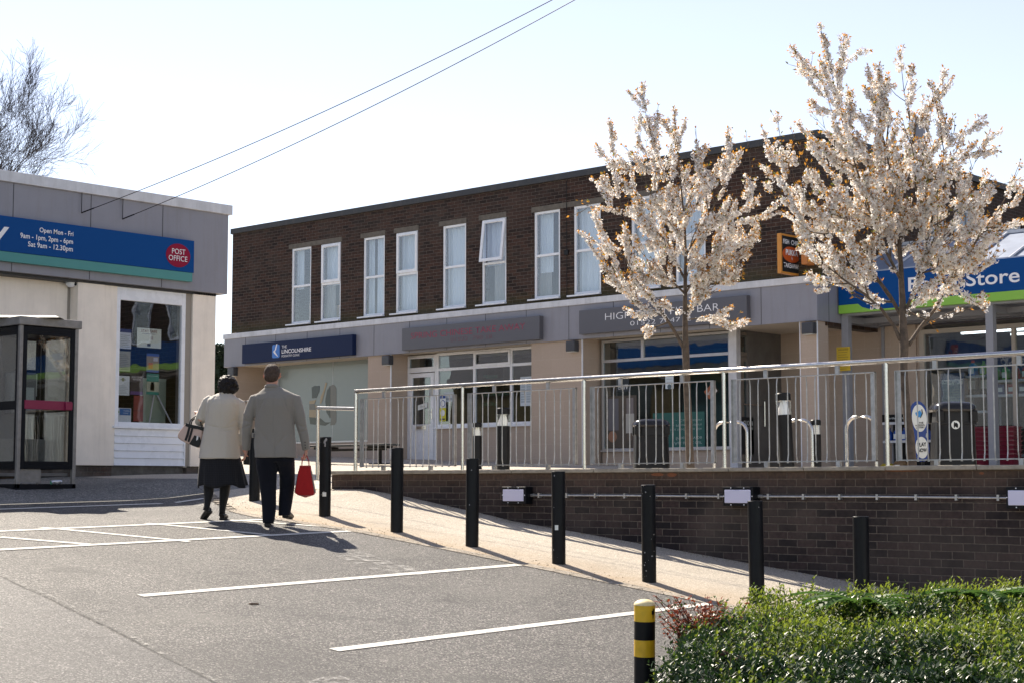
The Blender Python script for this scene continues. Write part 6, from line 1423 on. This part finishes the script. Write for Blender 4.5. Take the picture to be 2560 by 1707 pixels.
lg2 = MB(); lg2.tube([k_(540, 1060), k_(524, 1170, .05), k_(518, 1230, .06), k_(508, 1300, .07), k_(501, 1370, .07), k_(499, 1410, .07)], [.068, .060, .056, .044, .034, .036], 16); lg2.build('tights', TG, parent=ow, world=False, smooth=True)
shoe(wz(505, 0)[0], .12, .002, ow, 0, .92, .0, low=True)
shoe(wz(392, 0)[0] - .01, .03, .045, ow, -.45, .90, .55, low=True)
HW = mat('dark_hair', (.011, .008, .007), .55, spec=.25, noise_amt=.5, noise_scale=40, bump=.004, bscale=90)
hb = MB(); r5 = random.Random(4)
hb.ell((wh[0], .02, wh[1] + .022), (.104, .11, .098), 20, 12); hb.ell((wh[0] + .012, -.01, wh[1] - .05), (.100, .085, .060), 18, 10)
for k in range(70):
    a = r5.uniform(0, 2 * PI); b_ = r5.uniform(-.75, 1); q2 = math.sqrt(1 - b_ * b_); cx = wh[0] + .098 * q2 * math.cos(a) + .012 * (1 - b_); cy = .01 + .10 * q2 * math.sin(a); cz = wh[1] - .005 + .100 * b_
    if cy > .07 and b_ < .5: continue
    hb.ell((cx, cy, cz), (.022, .022, .020), 8, 6)
hm = fuse(hb, 'hair', HW, ow, .005, 2, .010, 45)
# handbag on her left forearm
hw_ = Matrix.Translation(ow.location) @ Matrix.Rotation(YAW, 4, 'Z')
ho = hw_ @ Vector(k_(245, 770, .04)); hbag = thing('handbag', 'pale pink handbag with black stripes on the left arm of the woman', 'handbag', tuple(ho)); hbag.rotation_euler = (0, 0, YAW)
def hp(x, y): return ((x - 245) / 732.0, (770 - y) / 732.0)
PINK = mat('pale_pink_leather', (.50, .36, .30), .4); 
outl = [(200, 660), (232, 672), (345, 700), (338, 760), (322, 852), (300, 855), (225, 825), (170, 800), (140, 778), (136, 755), (150, 725)]
def frm(a, c, d): return (a, -.05 + d, c)
hbod = MB().prism([hp(*p) for p in outl], frm, .11).build('bag_body', PINK, parent=hbag, world=False, bevel=.02)
def strap(pts, name, m, dy=-.056, th=.006): MB().prism([hp(*p) for p in pts], lambda a, c, d: (a, dy + d, c), th).build(name, m, parent=hbag, world=False)
strap([(205, 655), (235, 665), (350, 690), (348, 720), (300, 705), (255, 700), (225, 690), (200, 680)], 'top_band', BLKP, -.057, .125)
strap([(225, 690), (243, 694), (228, 760), (212, 802), (195, 795), (210, 750)], 'stripe', BLKP); strap([(250, 698), (266, 702), (250, 765), (236, 812), (220, 806), (234, 755)], 'stripe', BLKP)
strap([(275, 755), (320, 770), (330, 800), (318, 850), (298, 853), (262, 840), (235, 825), (262, 780)], 'dark_panel', BLKP); strap([(296, 760), (310, 764), (306, 790), (292, 800)], 'buckle', ALU, -.062, .005)
for yy, q0 in ((-.045, 0), (.045, 6)):
    a, t_, c = hp(232, 672), hp(288 + q0, 598), hp(334, 705)
    MB().tube([(a[0], yy, a[1]), (a[0] + .012, yy, a[1] + .05), (t_[0] - .01, yy * .9, t_[1]), (t_[0] + .03, yy * .9, t_[1] - .0), (c[0] - .01, yy, c[1] + .06), (c[0], yy, c[1])], .007, 8).build('handle', BLKP, parent=hbag, world=False, smooth=True)

# ================================================================ BLOSSOM TREES
PET = mat('white_petal', (.92, .91, .90), .7, trans=.5)
PETC = mat('cream_petal', (.90, .85, .76), .7, trans=.5)
BRZL = mat('bronze_leaf', (.50, .24, .035), .5, trans=.6)
GLF = mat('young_green_leaf', (.16, .17, .03), .5, trans=.5)
CBARK = mat('cherry_bark', (.10, .075, .055), .85, noise_amt=.5, noise_scale=14, bump=.004, bscale=30)
def rv(r):
    while 1:
        v = Vector((r.uniform(-1, 1), r.uniform(-1, 1), r.uniform(-1, 1)))
        if .05 < v.length < 1: return v.normalized()
def blossom_tree(name_label, D, foot, trunk, limbs, tips, seed, fork, bare, dens, fill, R0, lowv=840):
    r = random.Random(seed)
    base = onD(*foot, D)
    t = thing('blossom_tree', name_label, 'tree', (base.x, base.y, tz(base.x, base.y)), 'white blossom trees on the terrace')
    tk = MB(); tw = MB()
    P = lambda u, v, dd=0: onD(u, v, D + dd)
    pts = [P(u, v) for u, v, _ in trunk]; pts[0].z = tz(base.x, base.y) - .05
    # smooth the trunk
    sm = []; rs = []
    for i in range(len(pts) - 1):
        for k in range(4):
            s = k / 4; sm.append(pts[i].lerp(pts[i + 1], s)); rs.append(trunk[i][2] * (1 - s) + trunk[i + 1][2] * s)
    sm.append(pts[-1]); rs.append(trunk[-1][2])
    sm = [p + Vector((noise.noise(p * 3) * .006, noise.noise(p * 3 + Vector((5, 0, 0))) * .006, 0)) for p in sm]
    tk.tube(sm, rs, 14)
    allb = []       # (points, start fraction for blossom)
    lp = []
    for lm in limbs:
        q = [P(u, v, dd) for u, v, dd in lm['p']]; ff = []
        for i in range(len(q) - 1):
            for k in range(4): ff.append(q[i].lerp(q[i + 1], k / 4))
        ff.append(q[-1]); r0 = lm.get('r', .03); n = len(ff)
        tk.tube(ff, [r0 * (1 - .7 * i / (n - 1)) for i in range(n)], 8); lp.append((ff, r0, n)); allb.append((ff, lm.get('b', .5)))
    nodes = [(p, .02) for p in sm[len(sm) * 2 // 3:]] + [(p, r0 * (1 - .7 * i / (n - 1))) for ff, r0, n in lp for i, p in enumerate(ff)]
    tipp = []
    for u, v in tips: tipp.append((u, v, r.uniform(-.45, .45)))
    for u, v, dd in list(tipp):
        if v > fork[1] - 110: continue
        for _ in range(fill):
            f = r.uniform(.35, .92); cu, cv = fork; tipp.append((cu + (u - cu) * f + r.uniform(-45, 45), cv + (v - cv) * f + r.uniform(-40, 30), r.uniform(-.9, .9)))
    cf = P(*fork)
    for u, v, dd in tipp:
        tip = P(u, v, dd * min(1.0, (cf - P(u, v)).length / 1.6))
        # start node: below the tip and nearest in angle
        best = None; bs = 1e9
        for p, rad in nodes:
            d = tip - p
            if d.length < .25: sc = d.length * 3 + 1
            else:
                if d.z < .05 and v < fork[1] - 60: continue
                rf = (tip - cf).normalized(); cs_ = d.normalized().dot(rf); sc = d.length * (1 + 5 * (1 - cs_)) + math.hypot(d.x, d.y) * .5
            if sc < bs: bs = sc; best = (p, rad)
        if best is None: continue
        p, rad = best; d = tip - p; L_ = d.length; n = max(5, int(L_ / .1))
        side = Vector((d.y, -d.x, 0)).normalized() if math.hypot(d.x, d.y) > .01 else Vector((1, 0, 0)); bend = r.uniform(-.05, .05) * L_; sag = -.07 * L_ * (math.hypot(d.x, d.y) / L_)
        ff = []
        for i in range(n + 1):
            s = i / n; q = p + d * s + side * bend * math.sin(PI * s) + Vector((0, 0, sag * math.sin(PI * s)))
            q += Vector((noise.noise(q * 2.3), noise.noise(q * 2.3 + Vector((9, 1, 0))), noise.noise(q * 2.3 + Vector((1, 9, 3))))) * .022 * math.sin(PI * s); ff.append(q)
        ra = min(rad * .7, .018); tw.tube(ff, [ra * (1 - .82 * i / n) + .0015 for i in range(n + 1)], 5)
        for i, q in enumerate(ff[2:-1]): nodes.append((q, ra * (1 - .8 * (i + 2) / n)))
        allb.append((ff, .25 if L_ > .5 else 0))
        # side twigs
        for i in range(2, n):
            if r.random() < .75:
                s = i / n; dirv = (d.normalized() + rv(r) * .62 + Vector((0, 0, .15))).normalized(); l = r.uniform(.08, .30) * (1.15 - s * .7)
                e = ff[i] + dirv * l; m_ = ff[i] + dirv * l * .5 + Vector((0, 0, -.01)); tw.tube([ff[i], m_, e], [.004, .003, .0015], 4); allb.append(([ff[i], m_, e], .0))
    tk.build('trunk', CBARK, parent=t, smooth=True); tw.build('branches', CBARK, parent=t, smooth=True)
    fl = MB(); fl.nonorm = True; lf = MB(); lf.nonorm = True
    nb = 0
    hang = Vector((0, 0, -1)); lowz = P(fork[0], lowv).z
    for ff, st_ in allb:
        L_ = sum((ff[i + 1] - ff[i]).length for i in range(len(ff) - 1)); n = int(L_ * dens)
        for k in range(max(n, 1)):
            s = st_ + (1 - st_) * r.random(); x = s * (len(ff) - 1); i = min(int(x), len(ff) - 2); q = ff[i].lerp(ff[i + 1], x - i)
            pu = 1280 + F * q.dot(RT) / q.dot(FW)
            thin = 1 - .55 * max(0, min(1, (q.z - bare) / 1.6))
            if r.random() > thin: continue
            if noise.noise(q * 3.1) < -.16: continue
            if q.z < lowz and r.random() < .93: continue
            c = q + rv(r) * r.uniform(.008, .055) * (.6 + .8 * noise.noise(q * 7))  + hang * r.uniform(0, .025); R_ = r.uniform(.014, .030) * (.8 + .2 * thin)
            fl.mi = 1 if r.random() < .22 else 0; nb += 1
            for _ in range(6):
                d = rv(r); pc = c + d * R_; s1 = r.uniform(.008, .0155); a = d.cross(rv(r)).normalized() * s1; b2 = d.cross(a).normalized() * s1
                cc = pc - d * s1 * .5
                # cup shaped floret: five-sided
                vs = [cc] + [pc + a * math.cos(2 * PI * j / 5) + b2 * math.sin(2 * PI * j / 5) for j in range(5)]
                fl.add(vs, [(0, 1, 2), (0, 2, 3), (0, 3, 4), (0, 4, 5), (0, 5, 1)] if r.random() < .5 else [(1, 2, 3, 4, 5)])
            if r.random() < .34 + (.6 if s > .8 else 0):
                for _ in range(3):
                    d = (rv(r) + Vector((0, 0, .7))).normalized(); a = d.cross(rv(r)).normalized() * r.uniform(.007, .012); l = r.uniform(.03, .058); lf.mi = 0 if r.random() < .8 else 1
                    lf.add([c + d * .015, c + d * (l * .5) + a, c + d * l + Vector((0, 0, -.008)), c + d * (l * .5) - a], [(0, 1, 2, 3)])
        e = ff[-1]
        for _ in range(3):
            d = (rv(r) + (ff[-1] - ff[-2]).normalized() * 1.4).normalized(); a = d.cross(rv(r)).normalized() * .008; l = r.uniform(.03, .055); lf.mi = 0 if r.random() < .8 else 1
            lf.add([e, e + d * (l * .5) + a, e + d * l, e + d * (l * .5) - a], [(0, 1, 2, 3)])
    fl.build('blossom', [PET, PETC], parent=t); lf.build('young_leaves', [BRZL, GLF], parent=t)
    print(name_label, 'clusters', nb)
q = lambda x, y: (1400 + x * .523, 40 + y * .523)
T1tips = [q(*p) for p in ((390, 325), (362, 385), (240, 495), (172, 628), (88, 885), (90, 940), (95, 1030), (205, 1180), (335, 1350), (340, 1420), (400, 1490), (300, 620), (410, 640), (470, 430), (548, 445), (600, 520), (645, 540), (690, 620), (800, 540), (890, 562), (905, 780), (955, 870), (1045, 890), (985, 945), (950, 1010), (925, 1060), (880, 1130), (815, 1180), (740, 1260), (820, 1390), (880, 1450), (835, 1480), (270, 700), (130, 1060), (250, 1250), (500, 500), (330, 750), (200, 780), (760, 700), (860, 690))]
T2tips = [q(*p) for p in ((1245, 48), (1265, 110), (1105, 148), (1190, 215), (1240, 280), (1195, 405), (1040, 468), (1130, 510), (965, 530), (1030, 595), (985, 620), (990, 720), (1000, 800), (1080, 940), (1120, 1010), (1375, 98), (1442, 160), (1340, 260), (1470, 240), (1540, 300), (1615, 162), (1670, 250), (1690, 270), (1850, 262), (1765, 315), (1700, 330), (1860, 330), (1880, 480), (1890, 530), (2030, 478), (1990, 600), (2095, 625), (2060, 770), (2200, 695), (2215, 770), (2205, 860), (2190, 975), (2110, 1040), (2030, 1120), (1950, 1190), (1900, 1290), (2040, 1340), (1960, 1400), (1780, 1460), (1290, 830), (1150, 1090), (1220, 1170), (1290, 1210), (1360, 1260), (1400, 1330), (1960, 740), (1900, 700), (1530, 230), (1600, 330), (1390, 440), (1300, 420), (1480, 360), (1800, 420), (1700, 470), (1250, 640), (1180, 700))]
blossom_tree('smaller white blossom tree standing behind the railing in front of the chip shop', 20.0, (1727, 1166),
             [(1727, 1166, .052), (1722, 1080, .046), (1719, 1000, .043), (1716, 920, .042), (1714, 870, .045), (1713, 840, .036), (1713, 760, .027), (1714, 660, .020), (1712, 560, .013), (1700, 440, .007)],
             [dict(p=[(1708, 868, 0), (1690, 835, 0), (1665, 795, -.1), (1630, 750, -.2), (1590, 700, -.3), (1560, 640, -.4)], r=.024, b=.3),
              dict(p=[(1714, 780, 0), (1740, 745, .1), (1780, 690, .2), (1830, 620, .3), (1880, 560, .3)], r=.020, b=.2),
              dict(p=[(1713, 700, 0), (1660, 600, .3), (1600, 540, .4), (1510, 520, .4)], r=.014, b=.2),
              dict(p=[(1714, 640, 0), (1760, 560, -.2), (1810, 470, -.3)], r=.012, b=.2), dict(p=[(1713, 600, 0), (1660, 440, -.1), (1625, 330, -.1)], r=.012, b=.1),
              dict(p=[(1665, 795, -.1), (1610, 770, 0), (1580, 740, .1)], r=.010, b=.2), dict(p=[(1714, 800, 0), (1760, 795, .1), (1800, 800, .2), (1840, 800, .2)], r=.010, b=.2)],
             T1tips, 5, (1714, 790), 4.0, 98, 5, .03)
blossom_tree('larger leaning white blossom tree at the right in front of the store sign', 17.9, (2286, 1166),
             [(2283, 1166, .050), (2276, 1090, .046), (2268, 1040, .044), (2262, 960, .043), (2259, 910, .044), (2260, 860, .050), (2258, 810, .042), (2256, 740, .034), (2250, 640, .025), (2245, 520, .016), (2215, 380, .008)],
             [dict(p=[(2250, 850, 0), (2235, 815, 0), (2205, 775, -.1), (2160, 735, -.2), (2110, 700, -.3), (2060, 660, -.3)], r=.022, b=.35),
              dict(p=[(2272, 862, 0), (2300, 820, .1), (2340, 770, .2), (2375, 700, .2), (2430, 620, .3), (2500, 520, .3)], r=.024, b=.3),
              dict(p=[(2258, 800, 0), (2225, 740, .1), (2180, 680, .2), (2120, 600, .3), (2060, 520, .4)], r=.024, b=.3),
              dict(p=[(2258, 790, 0), (2285, 730, -.1), (2310, 640, -.2), (2340, 500, -.3), (2360, 380, -.3)], r=.02, b=.2),
              dict(p=[(2252, 700, 0), (2200, 600, -.2), (2150, 450, -.3), (2110, 320, -.3)], r=.018, b=.15),
              dict(p=[(2248, 620, 0), (2290, 480, .2), (2280, 330, .2), (2260, 230, .2)], r=.014, b=.1), dict(p=[(2300, 820, .1), (2360, 790, .2), (2420, 760, .2)], r=.010, b=.3),
              dict(p=[(2120, 600, .3), (2020, 540, .3), (1960, 480, .2)], r=.012, b=.1)],
             T2tips, 9, (2258, 770), 4.2, 86, 6, .03, 770)
t2_ = [o for o in S.objects if o.get('category') == 'tree' and o.name.startswith('blossom_tree')][-1]
copy_tree(t2_, t2_.location + Vector((5.6, 2.6, -.02)), 1.9, 'white blossom tree beyond the right edge of the picture, mirrored in the shop window')

# ================================================================ HEDGE
def extra(): pass
def cg(r_, d_): return RT * r_ + FW * d_      # metres to the right of and away from the viewpoint
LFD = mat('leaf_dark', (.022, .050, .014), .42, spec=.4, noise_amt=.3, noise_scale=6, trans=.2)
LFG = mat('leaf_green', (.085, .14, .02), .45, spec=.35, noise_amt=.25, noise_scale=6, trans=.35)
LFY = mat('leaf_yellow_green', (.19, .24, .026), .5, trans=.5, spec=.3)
LFR = mat('leaf_red', (.26, .055, .02), .45, trans=.4)
STEM = mat('hedge_stem', (.07, .05, .03), .9)
def hedge_top(r_, d_):
    """top height; None outside the planting bed"""
    left = interp(d_, [5.4, 6.4, 7.6, 8.6, 9.4, 10.2], [.36, .40, .47, .62, .90, 1.35])
    e = min(r_ - left, 10.3 - d_ + .15 * math.sin(r_ * 3), d_ - 4.6)
    if e < 0: return None
    p = cg(r_, d_); g = gz(p.x, p.y)
    h = interp(r_, [.5, .9, 1.4, 2.0, 2.6, 3.4], [-.92, -.80, -.73, -.70, -.68, -.70]) + (d_ - 8.6) * .03
    h += .09 * noise.noise(Vector((r_ * 1.8, d_ * 1.8, 0))) + .05 * noise.noise(Vector((r_ * 6, d_ * 6, 3)))
    k = min(1, e / .28); return g + (h - g) * math.sqrt(max(0, 1 - (1 - k) ** 2))
pc = cg(1.8, 8.4)
hg = thing('hedge', 'broad clipped green shrub bed with small glossy leaves in the lower right corner', 'hedge', (pc.x, pc.y, gz(pc.x, pc.y)))
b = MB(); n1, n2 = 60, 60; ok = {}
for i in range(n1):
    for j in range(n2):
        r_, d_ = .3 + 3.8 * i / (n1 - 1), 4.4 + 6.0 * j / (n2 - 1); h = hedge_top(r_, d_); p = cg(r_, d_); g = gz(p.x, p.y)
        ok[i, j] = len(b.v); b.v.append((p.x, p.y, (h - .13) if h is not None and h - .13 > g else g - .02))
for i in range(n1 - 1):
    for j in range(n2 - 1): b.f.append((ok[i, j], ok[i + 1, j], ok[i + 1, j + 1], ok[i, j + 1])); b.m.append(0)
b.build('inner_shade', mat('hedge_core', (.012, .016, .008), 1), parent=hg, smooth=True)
hr = random.Random(3)
L1 = MB(); L1.nonorm = True; ST_ = MB()
def leaf(b, p, d, l, w2, up, mi):
    a = d.cross(up)
    if a.length < .05: a = Vector((1, 0, 0))
    a = a.normalized() * w2; b.mi = mi; nrm = a.cross(d).normalized() * (w2 * .35)
    b.add([p, p + d * l * .45 + a + nrm, p + d * l, p + d * l * .45 - a + nrm, p + d * l * .45], [(0, 1, 4), (1, 2, 4), (2, 3, 4), (3, 0, 4)])
cnt = 0
for k in range(20000):
    r_, d_ = hr.uniform(.34, 3.7), hr.uniform(5.9, 10.35)
    h = hedge_top(r_, d_)
    if h is None: continue
    p = cg(r_, d_); g = gz(p.x, p.y)
    z = h - abs(hr.gauss(0, .07)) - .01
    if noise.noise(Vector((r_ * 5, d_ * 5, 1))) < -.27: continue
    e_near = hedge_top(r_ - .25, d_) is None
    if e_near: z = g + (h - g) * hr.random()
    if z < g: continue
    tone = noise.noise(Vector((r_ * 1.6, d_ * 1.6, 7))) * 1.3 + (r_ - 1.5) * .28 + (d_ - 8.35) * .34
    ax = (Vector((0, 0, 1)) + rv(hr) * .55 - SUN * -.15).normalized(); base = Vector((p.x, p.y, z)); hh = hr.uniform(.04, .10) * (1.5 if hr.random() < .05 else 1)
    m = 4 + int(hh * 50)
    for q_ in range(m):
        s = q_ / m; pp = base + ax * hh * s; a0 = q_ * 2.4; pe = ax.cross(Vector((math.cos(a0), math.sin(a0), .2))).normalized(); d = (pe + ax * (.35 + .8 * s)).normalized()
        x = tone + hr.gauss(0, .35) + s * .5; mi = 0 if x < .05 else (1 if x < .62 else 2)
        l = hr.uniform(.020, .034) * (1.25 if mi == 0 else 1); leaf(L1, pp, d, l, l * (.28 if mi == 0 else .22), ax, mi)
    cnt += 1
# taller shoots on top
for k in range(420):
    r_, d_ = hr.uniform(.9, 3.6), hr.uniform(6.8, 10.15); h = hedge_top(r_, d_)
    if h is None: continue
    p = cg(r_, d_); base = Vector((p.x, p.y, h - .05)); ax = (Vector((0, 0, 1)) + rv(hr) * .25).normalized(); hh = hr.uniform(.07, .15) * (1.5 if hr.random() < .12 else 1); ST_.tube([base, base + ax * hh], .0018, 4)
    for q_ in range(14):
        s = q_ / 14; a0 = q_ * 2.4; pe = ax.cross(Vector((math.cos(a0), math.sin(a0), .2))).normalized(); leaf(L1, base + ax * hh * s, (pe + ax * .9).normalized(), .028, .007, ax, 2 if hr.random() < .7 else 1)
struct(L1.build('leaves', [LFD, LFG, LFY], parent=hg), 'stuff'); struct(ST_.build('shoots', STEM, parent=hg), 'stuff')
# dried brown flower heads
b = MB()
for r_, d_ in ((.95, 7.55), (1.02, 7.5), (1.15, 8.3), (1.75, 7.6), (1.85, 7.7), (1.45, 8.9), (1.28, 8.6), (2.1, 8.2)):
    h = hedge_top(r_, d_); p = cg(r_, d_)
    for k in range(14): d = rv(hr) * .026; b.ell((p.x + d.x, p.y + d.y, h + .01 + abs(d.z) * .6), (.008, .008, .008), 5, 4)
b.build('seed_heads', mat('seed_head', (.10, .045, .03), .9), parent=hg)
# red-leaved shrub
p = cg(1.13, 9.35); rs = thing('red_shrub', 'small shrub with reddish-brown round leaves at the left edge of the hedge', 'shrub', (p.x, p.y, gz(p.x, p.y)))
b = MB(); b.nonorm = True; sb_ = MB(); g0 = gz(p.x, p.y)
for k in range(95):
    a = onD(1760 + hr.uniform(-60, 60), 1600, 8.9 + hr.uniform(-.2, .2)); a.z = g0 + .5; e = onD(1735 + hr.gauss(0, 50), 1488 + hr.uniform(0, 85), 8.9 + hr.uniform(-.25, .25)); n = 10; pp = []
    for i in range(n + 1): s = i / n; pp.append(a.lerp(e, s) + Vector((0, 0, .03 * math.sin(PI * s))))
    sb_.tube(pp, .0018, 4)
    for i in range(2, n + 1):
        for _ in range(2):
            d = rv(hr); d.z *= .6; leaf(b, pp[i], d.normalized(), hr.uniform(.018, .027), .011, Vector((0, 0, 1)), 0 if hr.random() < .85 else 1)
b.build('leaves', [LFR, LFG], parent=rs); sb_.build('stems', STEM, parent=rs)
# jagged-leaf plants on the far side of the hedge
def frond(b, base, d, L_, W_, droop):
    up = Vector((0, 0, 1)); side = d.cross(up).normalized(); n = 22; prev = None
    for i in range(n + 1):
        s = i / n; c = base + d * L_ * s + up * (L_ * (.45 * s - droop * s * s)); w2 = W_ * math.sin(PI * min(1, s * .92 + .08)) * (1 if i % 2 else .28) * hr.uniform(.75, 1.15)
        l, r_ = c + side * w2 + up * .012, c - side * w2 + up * .012
        if prev: b.add([prev[0], l, c, prev[1]], [(0, 1, 2, 3)]); b.add([prev[1], c, r_, prev[2]], [(0, 1, 2, 3)])
        prev = (l, c, r_)
JG = mat('jagged_leaf', (.075, .15, .03), .5, trans=.4, spec=.3, noise_amt=.3, noise_scale=20)
for nm, (r_, d_), nn, sz_, lb in (('jagged_plant', (1.35, 9.1), 14, .36, 'jagged-leaved weed behind the red shrub'), ('jagged_plant', (1.9, 9.1), 20, .46, 'jagged-leaved weed in the middle of the hedge below the far bollard'), ('jagged_plant', (2.6, 9.2), 26, .50, 'largest jagged-leaved weed on the right part of the hedge')):
    p = cg(r_, d_); h = (hedge_top(r_, d_) or -.7); t = thing(nm, lb, 'weed', (p.x, p.y, gz(p.x, p.y))); b = MB(); b.nonorm = True
    for k in range(nn):
        a = 2 * PI * k / nn + hr.uniform(-.3, .3); d = Vector((math.cos(a), math.sin(a), 0)); frond(b, Vector((p.x, p.y, h - .01)) + d * .03, d, sz_ * hr.uniform(.5, .95), sz_ * .13, hr.uniform(.35, .75))
    b.build('leaves', JG, parent=t); MB().tube([(p.x, p.y, gz(p.x, p.y)), (p.x, p.y, h - .08)], .01, 6).build('stem', STEM, parent=t)
# twig on the path
p = onG(1905, 1504); t = thing('twig', 'dry twig lying on the path beside the bollard', 'twig', tuple(p))
b = MB()
for a, c in (((1850, 1500), (1920, 1506)), ((1890, 1502), (1915, 1492))):
    A, B_ = onG(*a), onG(*c); b.tube([A + Vector((0, 0, .02)), (A + B_) / 2 + Vector((0, 0, .035)), B_ + Vector((0, 0, .02))], .006, 5)
b.build('stem', STEM, parent=t)


# grit swept along the kerb, and small bits lying about
gr_ = random.Random(21); b = MB()
for k in range(1500):
    x = gr_.uniform(-17, -6.5); y = edge_y(x) + gr_.gauss(.08, .16); 
    if gr_.random() < .35: y = 14.08 - abs(gr_.gauss(0, .06))
    z = gz(x, y) + .008; q_ = gr_.uniform(.003, .009); a = gr_.uniform(0, 3)
    b.add([(x - q_, y, z), (x, y - q_ * .8, z), (x + q_, y, z), (x, y + q_, z), (x + q_ * .1 * a, y, z + q_ * 1.1)], [(0, 1, 4), (1, 2, 4), (2, 3, 4), (3, 0, 4)])
g_ = b.build('grit', mat('grit', (.26, .20, .13), .9)); g_['kind'] = 'stuff'; tag(g_, 'brown grit and small stones gathered along the kerb', 'grit'); 
p = onG(634, 1510); t = thing('metal_ring', 'small rusty ring lying on the tarmac between two bay lines', 'ring', tuple(p))
MB().tube([(.035 * math.cos(a * PI / 8), .035 * math.sin(a * PI / 8), .006) for a in range(17)], .006, 6).build('ring', mat('rust', (.09, .05, .03), .8), parent=t, world=False)
